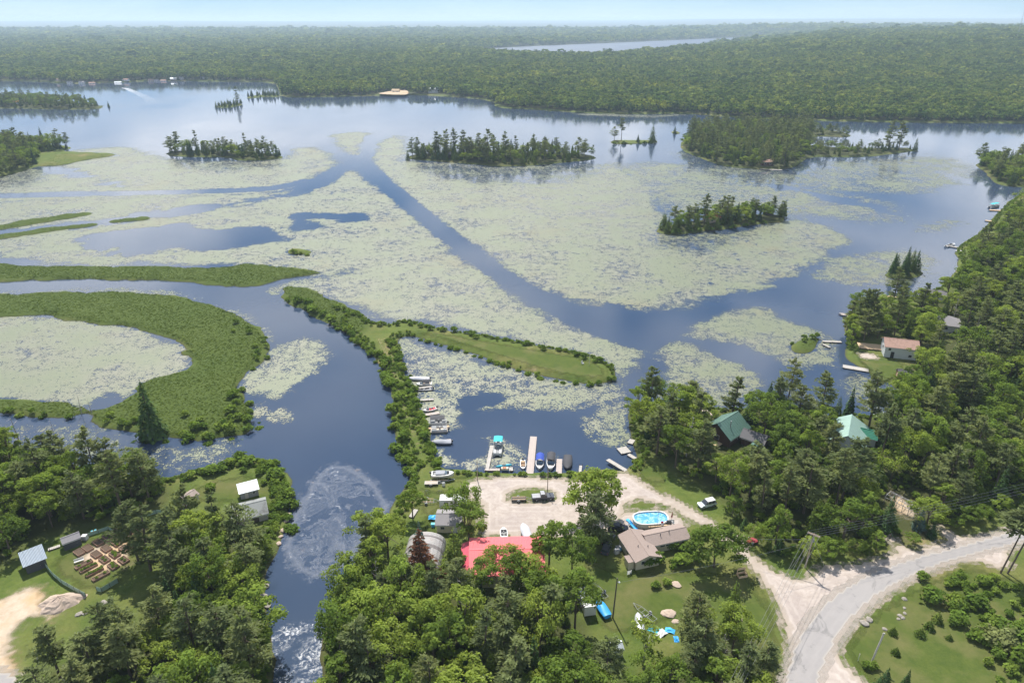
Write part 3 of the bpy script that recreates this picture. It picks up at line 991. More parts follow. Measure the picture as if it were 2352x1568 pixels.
sheet('gravel_drive', [LOT, DRIVE, POOL_PATCH], [LOT_ISLE], .9, LZ + .02, GRAVEL, 'pale gravel lot, turning loop and driveways', 'gravel drive')
sheet('asphalt_road', [ROAD], [], .8, LZ + .045, ASPHALT, 'worn grey asphalt road curving past the gravel drive', 'road', marg=.6)
sheet('bare_dirt_yard', [YARD_DIRT], [], 1.0, LZ + .015, DIRT, 'bare sandy yard beside the fenced vegetable garden', 'dirt yard')
sheet('asphalt_street', [STREET_L], [], .8, LZ + .04, ASPHALT, 'corner of grey asphalt street at the bottom left', 'road', marg=.6)
LAWN_HOUSE = W([(620, 200), (780, 300), (1000, 440), (1200, 420), (1500, 430), (1750, 420), (2000, 400), (2120, 420), (2240, 600), (2340, 760), (2420, 950), (2450, 1150), (2380, 1350),
                (2300, 1250), (2150, 1050), (1900, 960), (1600, 900), (1300, 900), (1000, 1020), (860, 1000), (800, 800), (740, 600), (640, 420)], P7)
LAWN_R = W([(1070, 1200), (1180, 1080), (1330, 960), (1500, 860), (1700, 760), (1900, 690), (2060, 690), (2150, 740), (2352, 760), (2500, 900), (2500, 1650), (1330, 1650), (1260, 1520), (1120, 1400), (1050, 1310)], P3)
LAWN_GARDEN = W([(440, 330), (560, 270), (700, 190), (820, 130), (960, 60), (1150, -20), (1350, -50), (1450, 60), (1300, 300), (1100, 450), (960, 580), (780, 640), (640, 570), (500, 480)], P5)
LAWN_SPIT = W([(960, 755), (1060, 772), (1150, 788), (1250, 805), (1350, 822), (1395, 845), (1395, 868), (1330, 868), (1240, 848), (1150, 820), (1060, 790), (960, 766)])
LAWN_MARINA = W([(1450, 1090), (1475, 1055), (1500, 1060), (1545, 1100), (1530, 1120), (1480, 1108)])
LAWN_COT = W([(1955, 800), (2010, 812), (2050, 822), (2085, 838), (2078, 858), (2050, 878), (2010, 862), (1970, 835)])
LAWN_BASIN = W([(1020, 1092), (1060, 1088), (1200, 1094), (1310, 1092), (1310, 1100), (1180, 1096), (1080, 1100), (1030, 1110)])
LAWN_W = W([(960, 1120), (1010, 1120), (1035, 1135), (1020, 1150), (1000, 1200), (1010, 1225), (1060, 1225), (1060, 1236), (990, 1240), (960, 1240), (965, 1180)])
LAWN_LSH = W([(430, 1120), (500, 1100), (560, 1085), (640, 1100), (660, 1140), (630, 1170), (560, 1160), (440, 1160)])
for nm, q, lb in (('house_lawn', LAWN_HOUSE, 'mown lawn in front of the brown-roofed house'), ('roadside_lawn', LAWN_R, 'mown lawn inside the bend of the road'),
                  ('garden_lawn', LAWN_GARDEN, 'grass inside the fenced vegetable garden'), ('spit_lawn', LAWN_SPIT, 'mown grass on the narrow spit'),
                  ('landing_lawn', LAWN_MARINA, 'grass beside the landing right of the basin'), ('cottage_lawn', LAWN_COT, 'sunny lawn below the white cottage'),
                  ('basin_lawn', LAWN_BASIN, 'strip of grass between basin and gravel lot'), ('camper_lawn', LAWN_W, 'grass around the camper and grey shed'),
                  ('shed_lawn', LAWN_LSH, 'grass around the white-roofed shed on the left bank')):
    sheet(nm, [q], [], 1.0, LZ + .008, LAWN, lb, 'lawn')
TRK = [(985, 1080), (968, 1045), (950, 1000), (935, 960), (922, 915), (910, 870), (896, 830), (880, 800), (866, 772)]
sheet('worn_track', [np.vstack([W([(x - 9, y) for x, y in TRK]), W([(x + 9, y) for x, y in TRK[::-1]])])], [], .7, LZ + .018, TRACK, 'worn grass track along the spit', 'track')
sheet('river_foam', [W([(688, 1140), (715, 1100), (752, 1062), (800, 1064), (850, 1088), (890, 1132), (905, 1165), (880, 1200), (850, 1230), (815, 1290), (745, 1335), (690, 1330), (655, 1290),
                       (640, 1260), (660, 1200)], G, 0.0)], [], .9, .02, FOAM, 'swirl of pale foam and scum on the river', 'foam', 'stuff', 1.5)
sheet('sun_glitter_foam', [W([(625, 1455), (660, 1435), (700, 1428), (745, 1430), (760, 1470), (755, 1530), (740, 1640), (620, 1640)], G, 0.0)], [], .8, .02, GLITTER,
      'white foam and painted sun glitter where the river runs out below', 'foam', 'stuff', 1.2)

# ---------------------------------------------------------------- haze
hm, nt, out = new_mat('haze')
pv = nt.nodes.new('ShaderNodeVolumePrincipled')
pv.inputs['Color'].default_value = (.66, .82, 1.0, 1)
pv.inputs['Density'].default_value = 9.8e-5
pv.inputs['Anisotropy'].default_value = .2
nt.links.new(pv.outputs[0], out.inputs['Volume'])
hb = MB().box((0, 14800, 78.5), (60000, 29900, 163))
hz = hb.build('haze', hm)
tag(hz, 'thin blue summer haze over the far forest', 'haze', kind='stuff')
# ---------------------------------------------------------------- foliage meshes
def leaf_mesh(name, C, Nn, S, asp, mat, tone, axis_=None):
    """C centres, Nn normals, S half sizes, asp width/length"""
    n = len(C)
    Nn = Nn / (np.linalg.norm(Nn, axis=1, keepdims=True) + 1e-9)
    if axis_ is None:
        axis_ = np.random.default_rng(n).normal(size=(n, 3))
    t = axis_ - (axis_ * Nn).sum(1, keepdims=True) * Nn
    t /= np.linalg.norm(t, axis=1, keepdims=True) + 1e-9
    b = np.cross(Nn, t)
    S = np.asarray(S)[:, None]
    k = np.asarray(asp)
    k = k[:, None] if k.ndim else k
    V = np.stack([C + t * S, C + b * S * k, C - t * S, C - b * S * k], 1).reshape(-1, 3)
    F = np.arange(4 * n).reshape(n, 4)
    return np_mesh(name, V, F, mat, {'tone': ('FACE', tone)})


def unit(rng, n):
    v = rng.normal(size=(n, 3))
    return v / np.linalg.norm(v, axis=1, keepdims=True)


def trunk_mesh(name, mb, mat):
    me = bpy.data.meshes.new(name)
    me.from_pydata(mb.v, [], mb.f)
    me.materials.append(mat)
    me.update()
    return me


def make_broad(seed, h=13.0, r=4.4, K=30, per=52, leaf=.30, mat=None, bark=None, low=.30, lob=.36):
    rng = np.random.default_rng(seed)
    d = unit(rng, K * 3)
    d = d[d[:, 2] > -.55][:K]
    K = len(d)
    f = rng.uniform(.5, 1.0, K) ** .6
    lop = 1 + .22 * np.sin(np.arctan2(d[:, 1], d[:, 0]) * 2 + rng.uniform(0, 6)) + rng.uniform(-.16, .16, K)
    zc = h * (1 + low) / 2
    cen = np.stack([d[:, 0] * r * f * lop, d[:, 1] * r * f * lop, zc + d[:, 2] * h * (1 - low) / 2 * .9 * f], 1)
    rc = r * rng.uniform(.20, lob, K)
    C, Nn, S, T = [], [], [], []
    for i in range(K):
        n = int(per * rng.uniform(.7, 1.3))
        u = unit(rng, n)
        u[:, 2] = np.where(u[:, 2] < -.35, -u[:, 2], u[:, 2])
        C.append(cen[i] + u * rc[i] * rng.uniform(.55, 1.12, (n, 1)) * np.array([1.05, 1.05, .78]))
        Nn.append(u * .8 + np.array([0, 0, .55]) + rng.normal(size=(n, 3)) * .45)
        S.append(leaf * rng.uniform(.65, 1.45, n))
        T.append(np.clip(rng.uniform(.15, .85) + rng.normal(size=n) * .16, 0, 1))
    crown = leaf_mesh('broad_crown', np.vstack(C), np.vstack(Nn), np.concatenate(S), .72, mat or LEAF_BROAD, np.concatenate(T))
    mb = MB()
    bend = rng.normal(size=2) * .3
    mb.tube([(0, 0, -.3), (bend[0] * .4, bend[1] * .4, h * .3), (bend[0], bend[1], h * .72)], [h * .018, h * .014, h * .006], 6)
    for i in rng.permutation(K)[:12]:
        z0 = h * rng.uniform(.25, .55)
        p = cen[i]
        mb.tube([(bend[0] * .6, bend[1] * .6, z0), (p[0] * .5, p[1] * .5, (z0 + p[2]) / 2 + .4), tuple(p)], [.09, .06, .03], 4)
    return crown, trunk_mesh('broad_trunk', mb, bark or BARK)


def make_pine(seed, h=20.0, r=4.2, bare=.3, mat=None, dens=1.0):
    rng = np.random.default_rng(seed)
    mb = MB()
    b = rng.normal(size=2) * .4
    mb.tube([(0, 0, -.3), (b[0] * .5, b[1] * .5, h * .5), (b[0], b[1], h * .97)], [h * .016, h * .012, h * .003], 6)
    C, Nn, S, T, A = [], [], [], [], []
    nw = int(15 * max(.7, h / 20))
    for k in range(nw):
        t = (k + rng.uniform(0, .6)) / nw
        z = h * (bare + (1 - bare) * t * .97)
        prof = (1 - t) ** .62 * (.62 + .55 * math.sin(min(1, t * 1.7) * math.pi * .62)) + .10
        cx, cy_ = b * (z / h)
        for j in range(rng.integers(3, 6)):
            a = rng.uniform(0, 2 * math.pi)
            L = r * prof * rng.uniform(.45, 1.25)
            rise = L * rng.uniform(.02, .30) + (L * .25 if t > .75 else 0)
            dr = np.array([math.cos(a), math.sin(a), 0])
            mb.tube([(cx, cy_, z), (cx + dr[0] * L * .9, cy_ + dr[1] * L * .9, z + rise)], [.06, .02], 3, False)
            n = int((10 + L * 13) * dens)
            s = rng.uniform(.25, 1.05, n) ** .8
            lat = rng.normal(size=n) * .16 * L * (.5 + s)
            side = np.array([-dr[1], dr[0], 0])
            C.append(np.array([cx, cy_, z]) + dr * (s * L)[:, None] + side * lat[:, None] + np.array([0, 0, 1.]) * (rise * s + rng.normal(size=n) * .14 + .1)[:, None])
            Nn.append(np.array([0, 0, 1.]) + rng.normal(size=(n, 3)) * .55)
            A.append(dr + side * (lat / (L + .1))[:, None] * 1.5 + rng.normal(size=(n, 3)) * .35 + np.array([0, 0, .35]))
            S.append(rng.uniform(.32, .62, n))
            T.append(np.clip(rng.uniform(.2, .75) + rng.normal(size=n) * .15, 0, 1))
    crown = leaf_mesh('pine_crown', np.vstack(C), np.vstack(Nn), np.concatenate(S), .36, mat or LEAF_PINE, np.concatenate(T), np.vstack(A))
    return crown, trunk_mesh('pine_trunk', mb, BARK)


def make_spruce(seed, h=12.0, r=2.2, n=900, mat=None, power=1.0, layers=11, leaf=.34, low=.04):
    rng = np.random.default_rng(seed)
    t = 1 - np.sqrt(rng.uniform(0, 1, n))
    t = np.clip(t + rng.normal(size=n) * .01, 0, 1)
    lay = (t * layers) % 1.0
    prof = (1 - t) ** power * (1.08 - .38 * lay)
    a = rng.uniform(0, 2 * math.pi, n)
    lump = 1 + .16 * np.sin(a * 3 + t * 19 + seed) + rng.normal(size=n) * .07
    rad = r * prof * lump * rng.uniform(.62, 1.06, n)
    out = np.stack([np.cos(a), np.sin(a), 0 * a], 1)
    C = out * rad[:, None] + np.array([0, 0, 1.]) * (h * (low + (1 - low) * t))[:, None]
    Nn = out * .7 + np.array([0, 0, .65]) + rng.normal(size=(n, 3)) * .35
    A = out + np.array([0, 0, -.35]) + rng.normal(size=(n, 3)) * .3
    S = leaf * rng.uniform(.6, 1.35, n) * (.55 + .6 * (1 - t))
    tone = np.clip(.5 + .22 * np.sin(a * 2 + t * 9 + seed) + rng.normal(size=n) * .16, 0, 1)
    crown = leaf_mesh('spruce_crown', C, Nn, S, .55, mat or LEAF_SPRUCE, tone, A)
    mb = MB().tube([(0, 0, -.3), (0, 0, h * .5), (0, 0, h * .98)], [h * .014, h * .009, .02], 6)
    return crown, trunk_mesh('spruce_trunk', mb, BARK)


def make_shrub(seed, r=1.3, h=1.5, K=9, per=34, leaf=.2, mat=None):
    rng = np.random.default_rng(seed)
    C, Nn, S, T = [], [], [], []
    for i in range(K):
        a, q = rng.uniform(0, 6.283), rng.uniform(0, 1) ** .6
        cc = np.array([math.cos(a) * r * .7 * q, math.sin(a) * r * .7 * q, h * (.42 + .28 * (1 - q) + rng.uniform(-.1, .15))])
        n = int(per * rng.uniform(.7, 1.3))
        u = unit(rng, n)
        u[:, 2] = np.where(u[:, 2] < -.5, -u[:, 2], u[:, 2])
        C.append(cc + u * r * .42 * rng.uniform(.5, 1.1, (n, 1)) * np.array([1, 1, .9 * h / r / 1.1]))
        Nn.append(u * .7 + np.array([0, 0, .6]) + rng.normal(size=(n, 3)) * .45)
        S.append(leaf * rng.uniform(.6, 1.4, n))
        T.append(np.clip(rng.uniform(.2, .8) + rng.normal(size=n) * .15, 0, 1))
    return leaf_mesh('shrub_leaves', np.vstack(C), np.vstack(Nn), np.concatenate(S), .7, mat or LEAF_SHRUB, np.concatenate(T))


def make_snag(seed, h=12.0, bark=None):
    rng = np.random.default_rng(seed)
    mb = MB()
    b = rng.normal(size=2) * h * .05
    mb.tube([(0, 0, -.3), (b[0] * .4, b[1] * .4, h * .5), (b[0], b[1], h)], [h * .011, h * .008, .02], 6)
    mb2 = MB()
    for k in range(16):
        t = rng.uniform(.25, .95)
        a = rng.uniform(0, 6.283)
        L = (1 - t * .75) * h * rng.uniform(.12, .26)
        p = np.array([b[0] * t, b[1] * t, h * t])
        q = p + np.array([math.cos(a) * L, math.sin(a) * L, L * rng.uniform(-.1, .6)])
        mb2.tube([p, (p + q) / 2 + rng.normal(size=3) * .1, q], [.05, .035, .015], 4, False)
        mb2.tube([(p + q) / 2, (p + q) / 2 + rng.normal(size=3) * L * .3 + np.array([0, 0, L * .2])], [.025, .01], 3, False)
    return trunk_mesh('snag_branches', mb2, bark or BARK_GREY), trunk_mesh('snag_trunk', mb, bark or BARK_GREY)


def tuft_mesh(seed, n=22, h=.42, spread=.55, mat=None):
    rng = np.random.default_rng(seed)
    V, F, T = [], [], []
    for i in range(n):
        a, q = rng.uniform(0, 6.283), spread * math.sqrt(rng.uniform())
        x, y = math.cos(a) * q, math.sin(a) * q
        w, hh = rng.uniform(.04, .08), h * rng.uniform(.55, 1.15)
        b = rng.uniform(0, 6.283)
        lx_, ly_ = rng.normal() * .22, rng.normal() * .22
        o = len(V)
        V += [(x - math.cos(b) * w, y - math.sin(b) * w, 0), (x + math.cos(b) * w, y + math.sin(b) * w, 0), (x + lx_, y + ly_, hh)]
        F.append((o, o + 1, o + 2))
        T.append(rng.uniform(.1, .9))
    return np_mesh('sedge_tuft', np.array(V), np.array(F), mat or GRASS_BLADE, {'tone': ('FACE', np.array(T))})


KINDS = {}
KINDS['broadleaf'] = [make_broad(s, 13, r, K, 74, .235, low=lo, lob=lb) for s, r, K, lo, lb in
                      ((11, 4.4, 32, .26, .34), (12, 3.8, 28, .22, .38), (13, 4.9, 34, .34, .30), (14, 3.4, 26, .18, .36), (15, 4.2, 36, .30, .28), (16, 4.0, 24, .24, .42), (17, 3.0, 30, .12, .34), (18, 5.0, 30, .38, .33), (19, 3.6, 34, .20, .30), (20, 4.6, 40, .22, .26))]
KINDS['pine'] = [make_pine(s, 18, r, b) for s, r, b in ((21, 4.0, .28), (22, 3.6, .34), (23, 4.6, .24), (24, 3.2, .40), (25, 4.3, .22), (26, 3.0, .16), (27, 3.8, .48), (28, 4.8, .30))]
KINDS['spruce'] = [make_spruce(s, 12, r, 1000, None, pw, ly_) for s, r, pw, ly_ in ((31, 2.3, 1.0, 11), (32, 1.9, .95, 12), (33, 2.6, 1.05, 9), (34, 1.6, .9, 13))]
KINDS['cedar'] = [make_spruce(s, 11, r, 1050, LEAF_CEDAR, pw, 5.3, .30) for s, r, pw in ((41, 2.1, .72), (42, 1.7, .66), (43, 2.4, .8), (44, 1.9, .6))]
KINDS['dead'] = [make_snag(s, 12) for s in (51, 52, 53)]
BASE_H = {'broadleaf': 13., 'pine': 18., 'spruce': 12., 'cedar': 11., 'dead': 12.}
SPECIAL = {'big_broad': make_broad(64, 14, 5.8, 70, 62, .29, low=.2, lob=.27), 'bare_pine': make_pine(66, 18, 3.4, .62), 'young_spruce': make_spruce(67, 3, 1.15, 300, LEAF_CEDAR, .8, 4, .26), 'big_pine': make_pine(65, 15, 4.9, .12, dens=1.7), 'brown_spruce': make_spruce(61, 13, 2.5, 1000, LEAF_BROWN, 1.0, 9), 'blue_spruce': make_spruce(62, 12, 2.4, 1000, LEAF_BLUE, 1.0, 10),
           'birch': make_broad(63, 13, 3.2, 20, 40, .26, bark=BARK_BIRCH)}
BASE_H.update(young_spruce=3., bare_pine=18., big_broad=14., big_pine=15., brown_spruce=13., blue_spruce=12., birch=13.)
SHRUBS = [make_shrub(s, 1.3, 1.5) for s in range(71, 76)]
SHRUB_PALE = [make_shrub(s, 1.4, 1.7, mat=LEAF_PALE) for s in (81, 82)]
FARTREES = [make_broad(s, 13, r, 9, 15, 1.0, LEAF_FAR, low=.12, lob=.5)[0] for s, r in ((91, 5.0), (92, 4.2), (93, 5.8), (94, 4.6))] + \
           [make_spruce(s, 14, 2.4, 120, LEAF_SPRUCE, .9, 7, .95)[0] for s in (95, 96)]

# ---------------------------------------------------------------- where the trees stand
rng = np.random.default_rng(4)
TREES = []      # kind, x, y, z, height, region
KEEP = [LOT, DRIVE, POOL_PATCH, ROAD, YARD_DIRT, STREET_L]
KEEPX = []      # building footprints and yards kept clear: (x, y, radius)
for fr_, x, y, rr in ((P4, 250, 1250, 9), (P4, 420, 1330, 5), (P4, 1090, 1290, 9), (P4, 1770, 500, 7), (P4, 1480, 690, 8), (P4, 1480, 860, 4), (P2, 1830, 570, 5), (P2, 1840, 720, 8),
                      (P2, 1390, 640, 3.5), (P3, 1480, 260, 7), (P3, 90, 250, 4.5), (P5, 260, 400, 6), (P5, 620, 200, 4), (P1, 420, 1000, 7), (P1, 960, 1020, 10), (P1, 2000, 980, 8), (P1, 2230, 900, 5),
                      (P4, 1600, 270, 7), (P4, 1230, 700, 5), (P4, 190, 1420, 9), (P4, 400, 1430, 6), (P4, 1080, 1440, 6), (P4, 1790, 610, 6), (P4, 1650, 350, 6), (P4, 1470, 900, 5.5), (P2, 1890, 830, 6.5),
                      (P2, 1830, 640, 6), (P3, 1470, 360, 5), (P4, 1700, 340, 9), (P4, 1800, 640, 9), (P4, 1560, 300, 5), (P4, 1900, 1250, 6), (P4, 2250, 1290, 6), (P4, 2000, 620, 5), (P1, 380, 1270, 5), (P1, 270, 1180, 3.5), (P5, 560, 760, 6), (P5, 700, 640, 5)):
    q = fr_(x, y)
    KEEPX.append((q[0], q[1], rr))


def clear_of(x, y, margin):
    for q in KEEP:
        if sdf(q, np.array([x]), np.array([y]), 8)[0] > -margin:
            return False
    return all(math.hypot(x - a, y - b) > r_ for a, b, r_ in KEEPX)


def fill(poly, spacing, mix, region, hmul=1.0, inset=0.0, keep=2.0, maxn=5000, test=True, front=None):
    """dart throwing; mix: [(kind, weight, hmin, hmax)]"""
    lo, hi = poly.min(0), poly.max(0)
    n_try = int((hi - lo).prod() / spacing ** 2 * 5)
    n_try = min(n_try, 60000)
    pts = rng.uniform(lo, hi, (n_try, 2))
    px_, py_ = PXY(pts[:, 0], pts[:, 1], 8.0)
    ok = (sdf(poly, pts[:, 0], pts[:, 1], 5) > inset) & (px_ > -130) & (px_ < 2480) & (py_ < 1760)
    pts = pts[ok]
    cell, grid, got = spacing, {}, 0
    wts = np.array([m_[1] for m_ in mix], float)
    wts /= wts.sum()
    for x, y in pts:
        k = (int(x // cell), int(y // cell))
        bad = False
        for i in (-1, 0, 1):
            for j in (-1, 0, 1):
                for a, b in grid.get((k[0] + i, k[1] + j), ()):
                    if (a - x) ** 2 + (b - y) ** 2 < spacing ** 2:
                        bad = True
        if bad or (test and not clear_of(x, y, keep)):
            continue
        grid.setdefault(k, []).append((x, y))
        kd = mix[rng.choice(len(mix), p=wts)]
        TREES.append((kd[0], x, y, None, rng.uniform(kd[2], kd[3]) * hmul, region))
        got += 1
        if got >= maxn:
            break
    return got


fill(WOODS['left']['poly'], 3.7, [('broadleaf', 5, 7.5, 14), ('pine', 3, 11, 18), ('cedar', 2, 7, 12), ('spruce', .6, 8, 12)], 'left wood', keep=.5)
fill(WOODS['left_front']['poly'], 3.6, [('broadleaf', 4.5, 8, 13.5), ('pine', 2.6, 12, 18), ('spruce', .8, 7, 12), ('cedar', 1, 6, 10), ('dead', .35, 7, 12)], 'left riverside wood', keep=1.5)
fill(WOODS['bottom']['poly'], 3.7, [('broadleaf', 6, 7.5, 14.5), ('pine', 3.2, 10, 17), ('spruce', 1, 6, 12), ('cedar', .8, 6, 11), ('dead', .35, 8, 13)], 'bottom wood', keep=1.5)
fill(WOODS['bottom_right']['poly'], 3.6, [('broadleaf', 4, 6, 11), ('pine', 2, 8, 14), ('spruce', 1.2, 4, 10), ('dead', .5, 6, 10)], 'wood below the lawn', keep=1.5)
fill(WOODS['right']['poly'], 4.35, [('broadleaf', 5.5, 7, 14), ('pine', 4.2, 10, 18.5), ('cedar', 1.6, 6, 11), ('spruce', .9, 7, 12), ('dead', .25, 8, 13)], 'right shore wood', keep=.8)
fill(W([(1045, 640), (1045, 520), (1090, 450), (1180, 430), (1300, 500), (1370, 560), (1330, 590), (1220, 600), (1120, 660)], P4), 4.6, [('broadleaf', 4, 7, 11), ('pine', 1.5, 10, 15)], 'point left of the white cottage', keep=.8)
fill(W([(1440, 545), (1600, 560), (1640, 640), (1560, 610), (1450, 580)], P4), 4.0, [('broadleaf', 2, 6, 9), ('cedar', 1, 6, 9)], 'bank behind the white cottage', test=False)
EDGE = W([(1612, 1122), (1655, 1142), (1690, 1172), (1725, 1212), (1752, 1247), (1800, 1266), (1860, 1270), (1930, 1262), (1990, 1256), (2060, 1245), (2130, 1224), (2195, 1200),
          (2250, 1182), (2352, 1150), (2420, 1130), (2420, 1150), (2352, 1170), (2250, 1204), (2195, 1222), (2130, 1246), (2060, 1270), (1990, 1280), (1930, 1288), (1860, 1294),
          (1800, 1294), (1745, 1272), (1712, 1232), (1678, 1192), (1640, 1158), (1600, 1138)])
fill(EDGE, 2.2, [('broadleaf', 4, 2.8, 5.5), ('cedar', 1.5, 2.5, 5), ('spruce', 1.0, 2.5, 5)], 'bushy edge along the road', keep=.3)
CON = [('cedar', 3.2, 4.5, 12), ('pine', 2.6, 9, 18), ('spruce', 1.6, 6, 14), ('broadleaf', 2.0, 5, 11)]
fill(ISL['A'], 4.3, CON, 'left lake island', inset=1.5, test=False)
fill(ISL['B'], 4.4, CON, 'long middle island', inset=1.5, test=False)
fill(ISL['D'], 4.8, [('broadleaf', 2.2, 7, 12), ('pine', 3.2, 10, 19), ('cedar', 2.6, 6, 12), ('spruce', 1.6, 7, 14)], 'large right island', inset=1.5, test=False)
fill(ISL['E'], 3.6, [('cedar', 3, 6, 10), ('pine', 1.4, 10, 15), ('broadleaf', 2.4, 6, 10), ('spruce', 1, 6, 10)], 'round island', inset=1.2, test=False)
g_ = W([(-200, 420), (0, 404), (40, 394), (88, 378), (95, 350), (150, 345), (165, 338), (146, 335), (0, 326), (-200, 326)])
fill(g_, 4.4, CON + [('broadleaf', 2.5, 8, 13)], 'left edge island', inset=1.5, test=False)
fill(ISL['H'], 5.6, CON + [('broadleaf', 4, 9, 14)], 'upper left island', inset=5, test=False)
fill(ISL['R'], 4.4, CON + [('broadleaf', 4, 7, 11)], 'right edge island', inset=1.5, test=False)
fill(ISL['K'], 3.6, [('spruce', 3, 9, 14), ('cedar', 2, 7, 11), ('broadleaf', 1, 5, 8)], 'islet off the right shore', inset=1.0, test=False)
fill(ISL['I'], 5, [('spruce', 2, 5, 9), ('cedar', 2, 4, 9)], 'small upper islet', inset=.8, test=False)
fill(ISL['J'], 6, [('spruce', 2, 5, 12), ('cedar', 2, 5, 10)], 'rocky upper point', inset=.5, test=False)

SOLO = [  # landmark trees: kind, point, height, label
    ('big_broad', G(1362, 1192), 13.5, 'large spreading broadleaf tree between gravel lot and driveway'),
    ('big_pine', G(1364, 1252), 14.0, 'drooping white pine at the corner of the gravel lot by the pool'),
    ('broadleaf', G(1066, 1205), 11.0, 'tall open broadleaf tree beside the white camper'),
    ('broadleaf', G(1078, 1240), 9.5, 'round bushy tree right of the grey shed'),
    ('broadleaf', G(948, 1190), 8.5, 'broadleaf tree on the river bank left of the trailer'),
    ('brown_spruce', P1(355, 1200), 14.0, 'dead rust-brown spruce in front of the metal arch hut'),
    ('blue_spruce', P1(350, 1060), 11.0, 'dark blue-green spruce behind the dead brown spruce'),
    ('broadleaf', P1(925, 1190), 8.0, 'slender tree standing against the red roof'),
    ('broadleaf', P1(1290, 1130), 12.5, 'full green tree at the right end of the red roof'),
    ('broadleaf', P1(1460, 1180), 13.0, 'tall dark green tree right of the red building'),
    ('big_broad', G(1640, 1302), 10.5, 'dense rounded tree at the right end of the brown-roofed house'),
    ('cedar', P7(1965, 950), 13.0, 'tall dark cedar standing on the lawn near the drive'),
    ('pine', P7(1640, 1130), 15.0, 'grey-green pine at the lower edge of the lawn'),
    ('birch', P7(1205, 1240), 10.5, 'pale-trunked birch below the upturned aluminium boat'),
    ('blue_spruce', P3(1600, 425), 6.5, 'blue spruce beside the metal frame in the clearing'),
    ('pine', P4(670, 965), 16.0, 'lone leaning pine on the shore behind the green-roofed house'),
    ('spruce', P4(530, 1000), 9.0, 'small dark spruce at the water behind the green-roofed house'),
    ('pine', P4(1225, 560), 19.0, 'tall flat-topped pine on the point left of the white cottage'),
    ('pine', P4(1395, 335), 16.0, 'tall pine on the shore in front of the islet'),
    ('pine', P4(1405, 560), 20.0, 'tallest pine behind the white cottage'),
    ('cedar', P4(1568, 950), 14.0, 'dark columnar cedar beside the small red shed'),
    ('spruce', G(352, 1003, .4), 20.5, 'tall dark conifer standing alone in the left marsh'),
    ('dead', G(187, 950, .4), 7.5, 'bare dead trunk in the left marsh, leaning left'),
    ('dead', G(213, 955, .4), 7.0, 'forked bare dead tree in the left marsh beside the leaning trunk'),
    ('dead', G(62, 1062), 15.0, 'tall bare dead tree at the left edge above the wood'),
    ('dead', G(128, 1010, .4), 9.0, 'thin bare trunk in the flooded marsh at left'),
    ('bare_pine', P3(2185, 735), 17.0, 'bare-trunked pine nearest the road at the right edge'),
    ('bare_pine', P3(2235, 738), 17.5, 'second bare-trunked pine beside the road at the right edge'),
    ('pine', P5(1220, 330), 16.0, 'grey-trunked pine over the garden beds'),
    ('pine', P5(1330, 420), 17.0, 'broad plumed pine below the garden'),
    ('dead', P2(1420, 1000), 12.0, 'broken-topped bare trunk among the pines right of the garden'),
    ('broadleaf', P1(110, 1040), 12.0, 'tall light green tree on the river bank left of the arch hut'),
    ('broadleaf', P1(20, 960), 9.5, 'lower light green tree hanging over the river by the arch hut'),
    ('broadleaf', P1(800, 1330), 10.0, 'tree covering the lower left corner of the red roof'),
    ('broadleaf', P1(1060, 1300), 10.5, 'tree in front of the middle of the red roof'),
    ('broadleaf', P1(1190, 1330), 11.0, 'leafy tree covering the lower right of the red roof'),
    ('cedar', P1(600, 1160), 12.5, 'dense dark tree between arch hut and red building'),
    ('pine', F0(1245, 940), 20.7, 'tall flat-branched pine on the left lake island'),
    ('pine', F0(1120, 950), 17.1, 'second tall pine on the left lake island'),
    ('pine', F1(890, 1020), 26.8, 'tallest pine on the long middle island'),
    ('pine', F1(1000, 1000), 23.2, 'pine right of the tallest one on the long middle island'),
    ('pine', F1(840, 1010), 23.2, 'pine left of the tallest one on the long middle island'),
    ('pine', F1(630, 985), 23.2, 'spindly pine at the left end of the long middle island'),
    ('pine', F1(680, 985), 24.4, 'slender pine in the left group of the long middle island'),
    ('pine', F1(740, 985), 22.6, 'pine in front of the cottage on the long middle island'),
    ('pine', F1(575, 985), 22.0, 'half-bare pine leaning over the left bay of the middle island'),
    ('pine', F1(1730, 890), 22.0, 'tall pine on the tiny middle islet'),
    ('pine', F1(1685, 885), 13.4, 'short bent pine at the left tip of the tiny middle islet'),
    ('cedar', F1(1925, 893), 18.3, 'broad conifer at the right end of the tiny middle islet'),
    ('spruce', F1(1835, 893), 7.3, 'low spruce between the taller trees of the tiny middle islet'),
    ('pine', F2(1495, 945), 26.8, 'tall thin pine on the arm of the large right island'),
    ('pine', F2(1562, 945), 25.6, 'tall pine near the tip of the large right island'),
    ('cedar', F2(1665, 945), 13.4, 'pointed conifer on the very tip of the large right island'),
    ('pine', F0(1495, 655), 24.4, 'big pine on the small upper islet'),
    ('cedar', F0(1362, 675), 11.0, 'stubby conifer at the left end of the small upper islet'),
    ('spruce', F0(684, 668), 9.8, 'lone spruce on a rock right of the upper left island'),
    ('spruce', F0(278, 930), 19.5, 'thin dark spruce on the left edge island'),
    ('pine', F0(425, 930), 14.6, 'wind-bent pine at the tip of the left edge island'),
    ('spruce', F2(152, 835), 8.5, 'small spruce on the rock left of the large right island'),
    ('pine', PI_(840, 870), 18.9, 'tall pine on the round island'),
    ('pine', PI_(1185, 840), 17.1, 'second pine on the round island'),
    ('cedar', PI_(2100, 700), 11.0, 'narrow conifer at the right tip of the round island'),
    ('dead', PI_(670, 890), 9.5, 'pale dead tree on the front shore of the round island'),
    ('cedar', F1(385, 1000), 11.0, 'narrow conifer at the left tip of the long middle island'),
]
